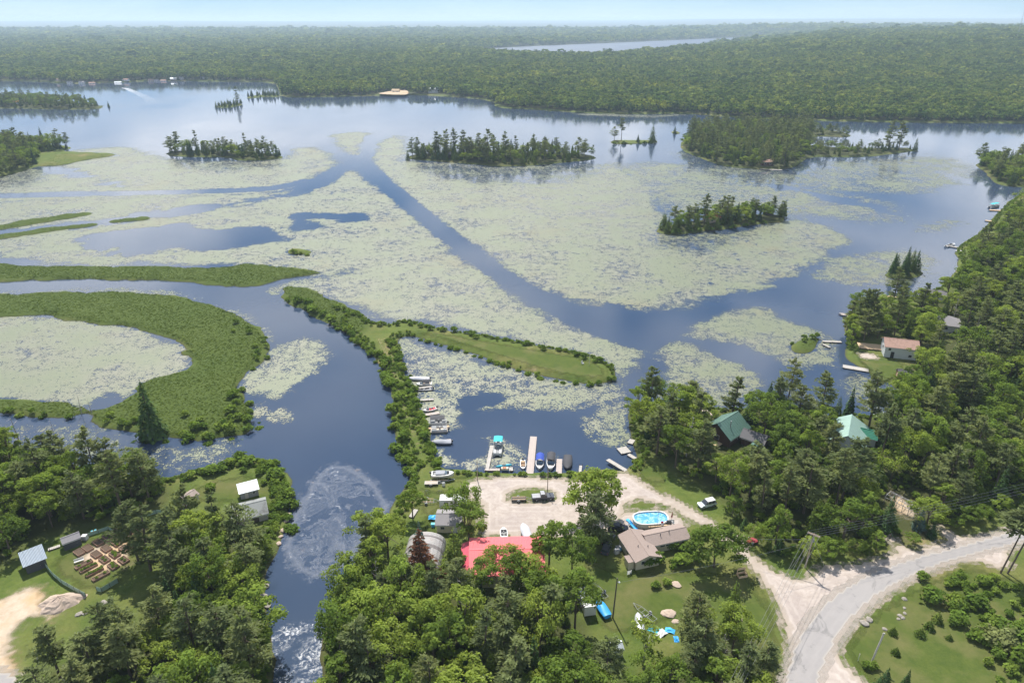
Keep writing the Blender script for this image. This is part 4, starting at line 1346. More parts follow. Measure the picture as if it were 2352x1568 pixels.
# small planted conifers on the roadside lawn
for i, (x, y, hh, lb) in enumerate(((1418, 1170, 2.0, 'little spruce nearest the boulders on the roadside lawn'), (1612, 1180, 2.0, 'little spruce in the middle of the roadside lawn'),
                                    (1675, 1130, 2.2, 'little spruce by the shrubs at the back of the roadside lawn'), (1818, 1205, 1.3, 'tiny spruce near the pale shrubs on the roadside lawn'),
                                    (1438, 1310, 1.7, 'little spruce right of the leaning post on the roadside lawn'), (1735, 1080, 2.6, 'dense small spruce at the edge of the roadside shrubs'),
                                    (1350, 1560, 5.5, 'pointed spruce at the bottom edge of the roadside lawn'), (1500, 1560, 5.0, 'second pointed spruce at the bottom edge of the roadside lawn'))):
    SOLO.append(('young_spruce' if hh < 4 else 'spruce', P3(x, y), hh, lb))

# ---------------------------------------------------------------- individuals, largest in view first
LANDMARKS = [('red metal roof', P1(960, 1020)), ('arched metal hut', P1(430, 1000)), ('brown-roofed house', P1(1990, 960)), ('oval pool', P1(2040, 770)),
             ('parked silver car', P3(95, 265)), ('utility pole', P3(795, 695)), ('green-roofed house', P4(245, 1230)), ('pale green-roofed house', P4(1090, 1290)),
             ('white cottage', P4(1440, 700)), ('small red shed', P4(1480, 860)), ('grey-roofed house', P4(1770, 500)), ('blue boat on the lawn', P7(850, 780)),
             ('fenced vegetable garden', P5(850, 300)), ('tin-roofed shed', P5(260, 380)), ('dark grey garden shed', P5(620, 190)), ('small brown-roofed shed', P2(1390, 620)),
             ('white-roofed shed', P2(1830, 570)), ('patched grey roof', P2(1840, 720)), ('heap of soil', P5(540, 690)), ('white travel trailer', P7(720, 740)),
             ('carport frame', P3(1480, 260)), ('floating swim dock', G(1437, 1035)), ('long white dock', G(1940, 722)), ('foam on the river', G(770, 1200)),
             ('white water', G(690, 1500)), ('dark-roofed boathouse', P4(1660, 290)), ('upper right grey jetty', G(2205, 570)), ('long white pier', G(2320, 592)), ('right edge tan dock', G(2305, 482)), ('right shore islet', G(2075, 630)), ('lone leaning pine', P4(670, 965)), ('wooden planter frame', P3(345, 745)), ('road bend', P3(1100, 900))]
ORD = ['closest', 'second closest', 'third closest', 'fourth closest', 'fifth closest', 'sixth closest', 'seventh closest', 'eighth closest']
SPEC = {'broadleaf': 'broadleaf tree', 'pine': 'feathery pine', 'spruce': 'dark pointed spruce', 'cedar': 'dense green cedar', 'dead': 'bare dead tree'}
GRPN = {'bushy edge along the road': 'small trees edging the road', 'left wood': 'trees of the wood behind the garden', 'left riverside wood': 'trees between garden and river', 'bottom wood': 'trees of the wood at the bottom edge',
        'wood below the lawn': 'trees between lawn and bottom edge', 'right shore wood': 'trees of the wooded right shore'}
CAPS = {'broadleaf': 290, 'pine': 280, 'cedar': 270, 'spruce': 200, 'dead': 60}


def put_tree(kind, loc, h, label, group, variant):
    crown, trunk = SPECIAL[kind] if kind in SPECIAL else KINDS[kind][variant % len(KINDS[kind])]
    nm = {'broadleaf': 'broadleaf_tree', 'pine': 'pine_tree', 'spruce': 'spruce_tree', 'cedar': 'cedar_tree', 'dead': 'dead_tree', 'birch': 'birch_tree', 'big_broad': 'broadleaf_tree', 'big_pine': 'pine_tree', 'bare_pine': 'pine_tree', 'young_spruce': 'spruce_tree'}.get(kind, kind)
    s = h / BASE_H[kind]
    t = thing(nm, label, 'tree', loc, rng.uniform(0, 6.283), group)
    w = s ** .55 * rng.uniform(.85, 1.15) if kind in ('broadleaf', 'pine') else s ** .8 * rng.uniform(1.0, 1.4)
    k_ = rng.uniform(.82, 1.2)
    t.scale = (w * k_, w / k_, s)
    cr = link('crown' if kind != 'dead' else 'branches', crown, t)
    if kind == 'dead':
        cr['kind'] = 'stuff'
    link('trunk', trunk, t)
    return t


WIDE = {'full green': 1.25, 'round bushy': 1.35, 'dead rust': 1.25}
for i, (kind, loc, h, lb) in enumerate(SOLO):
    z = zat(loc[0], loc[1])
    t = put_tree(kind, (loc[0], loc[1], z), h, lb, None, i)
    for k_, f_ in WIDE.items():
        if kind == 'bare_pine':
            t.rotation_euler = (0, math.radians(6), rng.uniform(-.3, .3))
            t.children[1].scale = (.55, .55, 1)
        if lb.startswith(k_):
            t.scale = (t.scale[0] * f_, t.scale[1] * f_, t.scale[2])

def thin_arm(t):
    if t[5] != 'large right island':
        return t
    x_ = PXY(t[1], t[2], 1.0)[0]
    if x_ > 1862:
        return (t[0], t[1], t[2], t[3], t[4] * .62, t[5]) if rng.uniform() < .62 else None
    return t


TREES = [t for t in map(thin_arm, TREES) if t is not None]
TX = np.array([t[1] for t in TREES])
TY = np.array([t[2] for t in TREES])
TZ = land_height(TX, TY)
TH = np.array([t[4] for t in TREES])
score = TH / np.sqrt(TX ** 2 + TY ** 2 + 110 ** 2)
KD = np.array([t[0] for t in TREES])
solo_xy = np.array([s[1][:2] for s in SOLO])
indiv = np.zeros(len(TREES), bool)
for k, cap in CAPS.items():
    ids = np.where(KD == k)[0]
    ids = ids[np.argsort(-score[ids])]
    indiv[ids[:cap]] = True
# labels: rank each individual among its kind round the nearest landmark
lm = np.array([l[1][:2] for l in LANDMARKS])
near = np.array([np.argmin(np.hypot(*(lm - (x, y)).T)) for x, y in zip(TX, TY)])
ndist = np.array([np.hypot(*(lm[k] - (x, y))) for k, x, y in zip(near, TX, TY)])
LABEL = {}
for k in CAPS:
    for j in range(len(LANDMARKS)):
        ids = np.where((KD == k) & (near == j) & indiv)[0]
        for rank, i in enumerate(ids[np.argsort(ndist[ids])][:8]):
            if ndist[i] < 45:
                LABEL[i] = '%s %s to the %s' % (SPEC[k], ORD[rank], LANDMARKS[j][0])
for i, t in enumerate(TREES):
    if not indiv[i]:
        continue
    reg = t[5]
    grp = '%s, %s' % (GRPN.get(reg, 'trees on the ' + reg), SPEC[t[0]])
    lb = LABEL.get(i)
    if not lb:
        where = {'left wood': 'deep in the wood behind the garden', 'left riverside wood': 'in the wood between garden and river', 'bottom wood': 'inside the wood at the bottom edge',
                 'wood below the lawn': 'in the thicket below the lawn', 'right shore wood': 'inside the wood on the right shore'}.get(reg, 'on the ' + reg)
        lb = '%s %s' % (SPEC[t[0]], where)
        if reg in GRPN:
            o2 = np.argsort(np.hypot(*(lm - (t[1], t[2])).T))[:2]
            lb = '%s between the %s and the %s' % (SPEC[t[0]], LANDMARKS[o2[0]][0], LANDMARKS[o2[1]][0])
            grp = lb.replace(SPEC[t[0]], SPEC[t[0]] + ' group')
    put_tree(t[0], (t[1], t[2], TZ[i] - .05), t[4], lb, grp, i)

# the rest of the woods as one mass
rest = np.where(~indiv)[0]
if len(rest):
    srcs, first = [], {}
    for k in CAPS:
        first[k] = len(srcs)
        srcs += [c_ for c_, t_ in KINDS[k]]
    IDX = np.array([first[KD[i]] + i % len(KINDS[KD[i]]) for i in rest])
    sc = TH[rest] / np.array([BASE_H[KD[i]] for i in rest])
    gn_scatter('woodland_trees', np.stack([TX[rest], TY[rest], TZ[rest] - .05], 1),
               np.stack([0 * sc, 0 * sc, rng.uniform(0, 6.283, len(rest))], 1), np.stack([sc ** .7 * 1.15, sc ** .7 * 1.15, sc], 1), IDX, srcs,
               'crowded smaller trees filling the right shore and island woods', 'trees')

# ---------------------------------------------------------------- distant forest beyond the lake
def far_points(y0, y1, step, jit):
    xs = np.arange(-.80 * y1 - 60, .80 * y1 + 60, step)
    ys = np.arange(y0, y1, step)
    X, Y = np.meshgrid(xs, ys)
    X = X + rng.uniform(-jit, jit, X.shape) * step
    Y = Y + rng.uniform(-jit, jit, X.shape) * step
    X, Y = X.ravel(), Y.ravel()
    ok = (np.abs(X) < Y * .78 + 50) & (sdf(FAR_SHORE, X, Y, 50) > 2) & (np.maximum(sdf(FAR_LAKE, X, Y, 60), sdf(FAR_LAKE2, X, Y, 60)) < -4)
    return X[ok], Y[ok]


FAR_CLEAR = [(F1(270, 592)[:2], 26, 9), (F1(350, 585)[:2], 20, 8), (F1(560, 598)[:2], 22, 8)]
fp = []
for y0, y1, st, sc in ((820, 1250, 6.6, 1.0), (1250, 2000, 8.0, 1.15), (2000, 3400, 13, 1.7), (3400, 5200, 26, 3.0), (5200, 7600, 42, 4.2)):
    X, Y = far_points(y0, y1, st, .5)
    for (cx, cy_), rx, ry in FAR_CLEAR:
        k = ((X - cx) / rx) ** 2 + ((Y - cy_) / (ry * 3)) ** 2 > 1
        X, Y = X[k], Y[k]
    em = 1 + .55 * (rng.uniform(size=len(X)) > .94)
    hh = em * (.58 + .8 * rng.uniform(size=len(X)) ** 1.5 + .12 * vnoise(X, Y, 90, 11)) * sc
    fp.append((X, Y, hh, np.full(len(X), sc)))
FX, FY, FS, FB = (np.concatenate([f[i] for f in fp]) for i in range(4))
FZ = land_height(FX, FY)
pc = np.clip(vnoise(FX, FY, 160, 7) * 1.5 - .5, .05, .6) + .18 * (sdf(FAR_SHORE, FX, FY, 60) < 25)
isc = rng.uniform(size=len(FX)) < pc * .38
FI = np.where(isc, 4 + rng.integers(0, 2, len(FX)), rng.integers(0, 4, len(FX)))
vs_ = np.minimum(FS, 1 + (FS - 1) * .35)
gn_scatter('distant_forest', np.stack([FX, FY, FZ - .6], 1), np.stack([0 * FX, 0 * FX, rng.uniform(0, 6.283, len(FX))], 1),
           np.stack([FS, FS, vs_], 1), FI, FARTREES, 'unbroken green forest rolling away beyond the lake', 'forest')
print('trees', len(TREES), 'individual', int(indiv.sum()), 'mass', len(rest), 'far', len(FX))

# ---------------------------------------------------------------- undergrowth, sedge and shrubs
def scatter_in(polys, n, seed):
    r_ = np.random.default_rng(seed)
    out_ = []
    for q in polys:
        lo, hi = q.min(0), q.max(0)
        A = (hi - lo).prod()
        m_ = int(min(n * A, 60000))
        p_ = r_.uniform(lo, hi, (m_, 2))
        px_, py_ = PXY(p_[:, 0], p_[:, 1], 1.0)
        out_.append(p_[(sdf(q, p_[:, 0], p_[:, 1], 3) > .1) & (px_ > -60) & (px_ < 2412) & (py_ < 1640)])
    return np.vstack(out_)


up = scatter_in([w['poly'] for k, w in WOODS.items()], .16, 5)
ok = np.ones(len(up), bool)
for q in KEEP:
    ok &= sdf(q, up[:, 0], up[:, 1], 5) < -.8
for a, b, r_ in KEEPX:
    ok &= np.hypot(up[:, 0] - a, up[:, 1] - b) > r_ * .8
up = up[ok]
us = rng.uniform(.45, 1.2, len(up))
gn_scatter('undergrowth', np.column_stack([up, land_height(up[:, 0], up[:, 1])]), np.column_stack([0 * us, 0 * us, rng.uniform(0, 6.28, len(up))]),
           np.column_stack([us, us, us]), rng.integers(0, 5, len(up)), SHRUBS, 'low leafy undergrowth on the woodland floor', 'undergrowth')
TUFTS = [tuft_mesh(s) for s in (101, 102, 103)]
mp_ = scatter_in(MARSH[:3], 2.6, 6)
mp2 = scatter_in(MARSH[3:], .9, 7)
gp = scatter_in([W([(95, 380), (135, 380), (197, 366), (262, 358), (262, 355), (182, 352), (120, 352)])], .35, 8)
mp_ = np.vstack([mp_, mp2, gp])
ms = rng.uniform(.4, .7, len(mp_)) * (.9 + .2 * vnoise(mp_[:, 0], mp_[:, 1], 9, 4))
gn_scatter('marsh_sedge', np.column_stack([mp_, np.maximum(land_height(mp_[:, 0], mp_[:, 1]) - .05, 0)]), np.column_stack([0 * ms, 0 * ms, rng.uniform(0, 6.28, len(mp_))]),
           np.column_stack([ms, ms, ms]), rng.integers(0, 3, len(mp_)), TUFTS, 'dense green sedge and cattails covering the marsh strips', 'sedge')
print('undergrowth', len(up), 'tufts', len(mp_))

SHN = [0]


def shrub(x, y, s, label, group, pale=False):
    z = zat(x, y)
    me = (SHRUB_PALE if pale else SHRUBS)[SHN[0] % (2 if pale else 5)]
    SHN[0] += 1
    t = link('shrub', me)
    tag(t, label, 'shrub', group)
    t.location, t.rotation_euler, t.scale = (x, y, z - .05), (0, 0, rng.uniform(0, 6.283)), (s, s * rng.uniform(.85, 1.15), s * rng.uniform(.8, 1.1))
    return t


def hedge(path, step, smin, smax, label, group, jit=.6, fr=G, pale=False):
    p_ = [np.array(fr(x, y)[:2]) for x, y in path]
    pts = []
    for a, b in zip(p_[:-1], p_[1:]):
        n = max(1, int(round(np.linalg.norm(b - a) / step)))
        for i in range(n):
            pts.append(a + (b - a) * (i + rng.uniform(.2, .8)) / n + rng.normal(size=2) * jit)
    scr = np.array([PXY(q[0], q[1], 1.0) for q in pts])
    horiz = np.ptp(scr[:, 0]) > np.ptp(scr[:, 1]) * .7
    order = np.argsort(scr[:, 0 if horiz else 1])
    for k, i in enumerate(order):
        o_ = '%d%s' % (k + 1, {1: 'st', 2: 'nd', 3: 'rd'}.get((k + 1) % 10 if (k + 1) not in (11, 12, 13) else 0, 'th'))
        shrub(pts[i][0], pts[i][1], rng.uniform(smin, smax), '%s, %s from %s' % (label, o_, 'left' if horiz else 'top'), group, pale)


hedge([(655, 685), (710, 705), (760, 735), (800, 765), (835, 790), (865, 822), (892, 870), (903, 920), (912, 975), (920, 1030), (940, 1070), (950, 1095)], 2.6, .8, 2.2,
      'low green shrub on the river side of the spit', 'shrubs on the river bank of the spit', 1.3)
hedge([(760, 700), (820, 722), (850, 745), (900, 750), (960, 748), (1000, 760), (1080, 769), (1150, 782), (1210, 793), (1270, 803), (1330, 814), (1390, 832), (1408, 850)], 2.9, .5, 1.35,
      'green shrub along the lake edge of the spit', 'shrubs on the lake edge of the spit', 1.0)
hedge([(1412, 860), (1398, 876), (1340, 878), (1280, 869), (1200, 849), (1130, 824), (1060, 800), (990, 781), (935, 771)], 3.6, .8, 1.3,
      'shrub along the basin edge of the curved spit', 'shrubs on the basin edge of the spit', .5)
hedge([(905, 790), (914, 815), (932, 860), (947, 905), (964, 955), (984, 1005), (998, 1045), (1012, 1073)], 2.5, .9, 1.6, 'shrub between the track and the moored boats',
      'shrubs behind the moored boats', .6)
hedge([(1020, 1086), (1060, 1087), (1100, 1089), (1150, 1090)], 1.6, .5, .9, 'low hedge shrub between basin and gravel lot', 'shrubs along the basin front', .3)
hedge([(1175, 1091), (1208, 1091)], 1.4, .5, .8, 'low shrub left of the long dock', 'shrubs left of the long dock', .2)
hedge([(1232, 1091), (1270, 1092), (1300, 1093), (1340, 1088)], 1.6, .5, .9, 'low shrub behind the boats right of the long dock', 'shrubs right of the long dock', .25)
hedge([(545, 890), (560, 920), (572, 950), (575, 985), (540, 998), (480, 1003), (420, 1003), (390, 995)], 2.6, .8, 1.9, 'dense willow shrub at the end of the left marsh', 'willow shrubs on the left marsh', 2.2)
hedge([(500, 940), (540, 960), (520, 980), (460, 985), (430, 965)], 2.6, 1.0, 1.6, 'willow shrub inside the left marsh', 'willow shrubs inside the left marsh', 2.0)
hedge([(540, 740), (590, 780), (600, 820), (570, 850)], 4.0, .9, 1.4, 'low bush among the marsh sedge', 'bushes among the sedge', 2.0)
hedge([(0, 935), (80, 948), (150, 955)], 3.0, .8, 1.3, 'bush on the narrow marsh strip at the left edge', 'bushes on the narrow marsh strip', 1.0)
hedge([(230, 960), (290, 970), (330, 978)], 2.4, .9, 1.4, 'bush left of the lone conifer in the marsh', 'bushes left of the lone marsh conifer', 1.0)
hedge([(430, 1095), (500, 1078), (560, 1060), (610, 1062), (645, 1085), (660, 1115), (664, 1150), (655, 1190), (640, 1225)], 2.3, 1.1, 2.0, 'green bush on the left river bank', 'bushes on the left river bank', 1.4)
hedge([(470, 1105), (540, 1090), (600, 1090), (640, 1120), (640, 1150), (600, 1150)], 3.2, .8, 1.4, 'bush around the white-roofed shed', 'bushes around the white-roofed shed', 1.8)
hedge([(662, 578), (680, 579), (700, 581), (712, 581)], 2.6, .9, 1.6, 'bush on the tiny islet in the lily pads', 'bushes on the tiny islet', .5)
hedge([(1515, 530), (1550, 534), (1600, 529), (1650, 524), (1700, 518), (1760, 508)], 6, 1.3, 2.0, 'bush on the front shore of the round island', 'bushes on the round island', .8)
hedge([(1404, 328), (1430, 329), (1460, 328), (1490, 327), (1508, 326)], 7, 1.2, 2.4, 'bush on the tiny middle islet', 'bushes on the tiny middle islet', .6)
hedge([(1525, 1255), (1560, 1262), (1590, 1275), (1600, 1295), (1570, 1300), (1540, 1300), (1515, 1300)], 2.0, 1.1, 1.9, 'leafy shrub below the windows of the brown-roofed house', 'shrubs beside the house', .7)
hedge([(1498, 1352), (1520, 1340), (1540, 1340)], 1.5, .7, 1.0, 'clipped bush in the island bed on the lawn', 'bushes of the lawn bed', .3)
hedge([(2125, 1378), (2155, 1362), (2200, 1370), (2240, 1400), (2290, 1430), (2340, 1470), (2352, 1530)], 3.0, 1.2, 2.2, 'bushy shrub at the back of the roadside lawn', 'shrubs behind the roadside lawn', 1.5)
hedge([(2130, 1370), (2190, 1400), (2240, 1440), (2290, 1500), (2330, 1550)], 3.0, 1.0, 1.7, 'shrub on the inner edge of the roadside thicket', 'shrubs edging the roadside lawn', 1.4)
hedge([(2250, 1450), (2290, 1470), (2330, 1480), (2345, 1500)], 1.7, 1.2, 1.9, 'pale yellow-green willow bush at the right edge', 'pale willow bushes at the right edge', 1.5, pale=True)
hedge([(1975, 1525), (1995, 1535), (2010, 1545)], 1.0, .7, 1.0, 'low green shrub at the foot of the leaning post', 'shrubs round the leaning post', .4)
hedge([(2185, 1345), (2225, 1332), (2280, 1340)], 2.0, .9, 1.6, 'green shrub near the gravel pull-off inside the bend', 'shrubs inside the road bend', 1.2)
hedge([(1820, 785), (1850, 775), (1880, 770)], 2.6, .8, 1.3, 'brownish bush on the reed patch off the right shore', 'bushes on the reed patch', .8)
hedge([(900, 1195), (870, 1225), (845, 1260)], 2.0, 1.0, 1.8, 'bush hanging over the right river bank', 'bushes on the right river bank', .8)
hedge([(1455, 1062), (1465, 1050), (1470, 1070)], 1.8, .7, 1.1, 'shrub beside the landing on the right bank', 'shrubs at the landing', .6)
hedge([(2000, 868), (2030, 882), (2055, 890)], 2.0, .6, 1.0, 'low shrub on the shore below the white cottage', 'shrubs below the cottage', .5)

# brushy cover along the banks and on the spit
bp = []
r_ = np.random.default_rng(12)
for poly, lo_, hi_, n_, xr in ((BANK_L, .5, 5.0, 9000, None), (BANK_R, .4, 3.2, 16000, None)):
    per = np.vstack([poly, poly[:1]])
    seg = np.linalg.norm(np.diff(per, axis=0), axis=1)
    i_ = r_.choice(len(seg), n_, p=seg / seg.sum())
    q = per[i_] + (per[i_ + 1] - per[i_]) * r_.uniform(size=(n_, 1)) + r_.normal(size=(n_, 2)) * 3
    d_ = sdf(poly, q[:, 0], q[:, 1], 9)
    bp.append(q[(d_ > lo_) & (d_ < hi_)])
bp = np.vstack(bp)
px_, py_ = PXY(bp[:, 0], bp[:, 1], 1.0)
ok = (px_ > -40) & (px_ < 2392) & (py_ < 1600)
ok &= ~((px_ > 1010) & (px_ < 1440) & (py_ > 1060) & (py_ < 1120))      # open landing in front of the lot
for q in KEEP + [LAWN_SPIT, LAWN_COT]:
    ok &= sdf(q, bp[:, 0], bp[:, 1], 5) < -.3
for s_ in (0,):
    trk = np.array([G(x, y)[:2] for x, y in TRK])
    dmin = np.min(np.hypot(bp[:, 0][:, None] - trk[:, 0], bp[:, 1][:, None] - trk[:, 1]), 1)
    ok &= dmin > 1.6
bp = bp[ok]
bs = r_.uniform(.3, .75, len(bp))
gn_scatter('bank_brush', np.column_stack([bp, land_height(bp[:, 0], bp[:, 1]) - .05]), np.column_stack([0 * bs, 0 * bs, r_.uniform(0, 6.28, len(bp))]),
           np.column_stack([bs, bs, bs]), r_.integers(0, 5, len(bp)), SHRUBS, 'low green brush fringing the banks and the spit', 'brush')
print('brush', len(bp), 'shrubs', SHN[0])
# ---------------------------------------------------------------- materials for made things
WHITE = pm('white_gelcoat', (.60, .60, .59), .35, spec=.5, var=.05)
OFFWHITE = pm('cream_siding', (.55, .50, .36), .75, var=.10, scale=1, stripes=('X', 3.2, .5))
CREAM = pm('cream_paint', (.52, .47, .33), .75, var=.12)
PALE_SIDING = pm('pale_grey_siding', (.52, .55, .55), .7, var=.06, stripes=('Z', 5, .4))
DARKGREY = pm('dark_grey_paint', (.075, .08, .09), .6, var=.15)
GREY = pm('grey_paint', (.24, .245, .25), .65, var=.15)
SHINGLE = pm('brown_shingle', (.30, .235, .205), .9, var=.16, scale=3, bump=.5)
SHINGLE_RED = pm('rusty_brown_shingle', (.36, .225, .175), .9, var=.2, scale=2, bump=.5, dirt=(.2, .13, .1))
SHINGLE_GREY = pm('grey_shingle', (.26, .245, .25), .9, var=.15, scale=3, bump=.5)
SHINGLE_DK = pm('charcoal_shingle', (.13, .125, .13), .9, var=.2, scale=3, bump=.5)
RED_METAL = pm('red_metal_roof', (.72, .135, .15), .45, var=.07, scale=.5, stripes=('X', 3.0, .5))
RED_DARK = pm('darker_red_metal', (.55, .07, .11), .5, var=.12, stripes=('Y', 3.0, .5))  # darker red than the main roof panels
GALV = pm('galvanised_arch', (.56, .53, .51), .55, .1, var=.14, scale=.8, dirt=(.55, .48, .44))
GALV_D = pm('galvanised_arch_weathered', (.30, .27, .26), .6, .1, var=.16, scale=.8)
TIN = pm('shiny_tin_roof', (.12, .155, .20), .4, .2, var=.12, scale=.6, stripes=('X', 4, .5), dirt=(.16, .18, .2))
WHITE_ROOF = pm('white_metal_roof', (.50, .54, .57), .4, .1, var=.05, stripes=('X', 3, .5))
GREEN_ROOF = pm('green_metal_roof', (.10, .185, .150), .5, .2, var=.1, stripes=('X', 3, .5))
GREEN_ROOF2 = pm('bright_green_metal_roof', (.035, .20, .125), .5, .15, var=.1, stripes=('X', 3, .5))
PALE_GREEN = pm('pale_green_metal_roof', (.27, .40, .35), .5, .15, var=.1, stripes=('X', 3, .5))
PATCH_ROOF = pm('patched_grey_roof', (.24, .25, .24), .8, var=.25, scale=.45, dirt=(.05, .045, .04))
RUST_ROOF = pm('weathered_brown_roof', (.30, .235, .20), .7, var=.25, scale=1.2, dirt=(.55, .5, .46))
LOGWALL = pm('dark_log_wall', (.085, .05, .035), .8, var=.25, stripes=('Z', 3, .8))
REDWOOD = pm('reddish_board_wall', (.20, .085, .055), .8, var=.2, stripes=('X', 4, .5))
GLASS = pm('dark_window_glass', (.03, .035, .045), .08, var=.1, spec=.8)
TINT = pm('blue_tinted_glass', (.10, .14, .18), .08, var=.1, spec=.8)
WOODG = pm('weathered_grey_planks', (.43, .40, .365), .85, var=.22, scale=2.5)
WOODP = pm('pinkish_new_planks', (.45, .385, .345), .85, var=.16, scale=2.5)
WOODT = pm('tan_planks', (.60, .43, .27), .85, var=.18, scale=2.5)
WOODB = pm('brown_bed_boards', (.30, .19, .135), .85, var=.2, scale=2)
WOODD = pm('dark_timber', (.09, .07, .055), .85, var=.2)
POLEW = pm('utility_pole_wood', (.36, .29, .225), .9, var=.2)
SOIL = pm('garden_soil', (.10, .068, .045), .95, var=.3, scale=5, bump=.8)
SANDP = pm('heaped_sandy_soil', (.44, .345, .275), .95, var=.2, scale=1.4, bump=1.0)
ROCKM = pm('field_stone', (.30, .27, .235), .9, var=.3, scale=3, bump=.8)
TEAL = pm('teal_canvas', (.05, .42, .45), .8, var=.08)
BLUECANV = pm('blue_canvas', (.03, .07, .36), .8, var=.1)
BLACKCANV = pm('charcoal_canvas', (.055, .055, .062), .8, var=.12)
GREYCANV = pm('grey_boat_cover', (.30, .31, .34), .8, var=.14, scale=1)
PALECANV = pm('pale_grey_boat_cover', (.52, .52, .55), .8, var=.12, scale=1)
BLUETARP = pm('blue_tarp', (.035, .32, .72), .5, var=.12, scale=1.5)
SKYTARP = pm('sky_blue_plastic', (.06, .42, .78), .5, var=.12, scale=1.5)
CYANP = pm('turquoise_plastic', (.03, .42, .55), .45, var=.1)
REDP = pm('red_upholstery', (.62, .03, .05), .6, var=.12)
MAROON = pm('maroon_canvas', (.30, .03, .04), .7, var=.1)
TANSEAT = pm('tan_seat', (.60, .50, .40), .7, var=.12)
BLACKP = pm('black_plastic', (.02, .02, .022), .5, var=.1)
RUBBER = pm('tyre_rubber', (.022, .022, .022), .85, var=.1)
STEEL = pm('bare_steel', (.42, .42, .43), .45, .5, var=.15)
ALU = pm('aluminium_hull', (.60, .61, .62), .4, .45, var=.1, scale=1)
NAVY = pm('navy_hull', (.025, .04, .08), .3, var=.1, spec=.6)
SILVERP = pm('silver_car_paint', (.52, .58, .63), .25, .3, var=.04, spec=.6)
BLACKPAINT = pm('black_car_paint', (.018, .018, .022), .2, var=.05, spec=.7)
TRUCKP = pm('slate_truck_paint', (.055, .06, .08), .3, .15, var=.06, spec=.6)
TONNEAU = pm('grey_bed_cover', (.34, .34, .36), .7, var=.08)
SAGEM = pm('green_fence_mesh', (.27, .37, .30), .8, var=.15, scale=2)
ORANGEP = pm('orange_plastic', (.80, .20, .04), .5, var=.1)
LAMPW = pm('frosted_lamp_globe', (.85, .85, .85), .3, var=.03)
WIREM = pm('overhead_wire', (.25, .25, .25), .5, .3, var=.1)
m, nt, out = new_mat('pool_water')
pos = wpos(nt)
n_ = noise(nt, pos, .9, 4, .6, 1.2)
p = principled(nt, mixc(nt, maprange(nt, n_, .42, .62), (.08, .33, .58), (.36, .58, .72)), .12, 0, bumpn(nt, n_, .15, .1), .5)
nt.links.new(p.outputs[0], out.inputs[0])
POOLW = m
m, nt, out = new_mat('boat_wake')
pos = wpos(nt)
p = principled(nt, (.8, .82, .84), .6)
tr = nt.nodes.new('ShaderNodeBsdfTransparent')
mx = nt.nodes.new('ShaderNodeMixShader')
nt.links.new(mathn(nt, 'MULTIPLY', maprange(nt, noise(nt, pos, .35, 4), .3, .65), attr(nt, 'fade')), mx.inputs[0])
nt.links.new(tr.outputs[0], mx.inputs[1])
nt.links.new(p.outputs[0], mx.inputs[2])
nt.links.new(mx.outputs[0], out.inputs[0])
WAKEM = m


def ang(a, b):
    return math.atan2(b[1] - a[1], b[0] - a[0])


def mid(a, b, t=.5):
    return tuple(a[i] + (b[i] - a[i]) * t for i in range(3))


def dist(a, b):
    return math.hypot(a[0] - b[0], a[1] - b[1])


# ---------------------------------------------------------------- docks
PLANKS = {}


def dock(label, A, B, w, mat=WOODG, name='dock', z=.45, group=None, gap=.34, posts=True):
    L = dist(A, B)
    t = thing(name, label, 'dock', (A[0], A[1], z), ang(A, B), group)
    key = (round(w, 2), mat.name)
    if key not in PLANKS:
        mb = MB().box((0, 0, 0), (gap - .035, w, .06))
        o = mb.build('plank', mat, t)
        PLANKS[key] = o.data
        o.location = (gap / 2, 0, 0)
        st = 1
    else:
        st = 0
    n = int(L / gap)
    for i in range(st, n):
        o = link('plank', PLANKS[key], t)
        o.location = (gap * (i + .5), rng.uniform(-.02, .02), rng.uniform(-.008, .008))
    for s in (-1, 1):
        MB().box((L / 2, s * (w / 2 - .12), -.14), (L, .1, .2)).build('stringer', WOODD, t)
        if posts:
            for k in range(max(2, int(L / 3.2))):
                MB().tube([(.3 + k * 3.1, s * (w / 2 + .06), -1.2), (.3 + k * 3.1, s * (w / 2 + .06), .32)], .06, 6).build('post', WOODD, t)
    return t


def plankdeck(label, c, L, w, rz, mat=WOODG, name='swim_raft', cat='dock', z=.4):
    a = (c[0] - math.cos(rz) * L / 2, c[1] - math.sin(rz) * L / 2, 0)
    b = (c[0] + math.cos(rz) * L / 2, c[1] + math.sin(rz) * L / 2, 0)
    t = dock(label, a, b, w, mat, name, z)
    t['category'] = cat
    return t


# ---------------------------------------------------------------- boats
def hull_rings(L, Wd, D, sheer=.18):
    xs = [-.5, -.3, -.05, .15, .3, .42, .485, .5]
    ws = [.84, .95, 1.0, .96, .80, .48, .16, .03]
    return [(x * L, Wd / 2 * w, D + sheer * max(0, x) * 2 * D) for x, w in zip(xs, ws)]


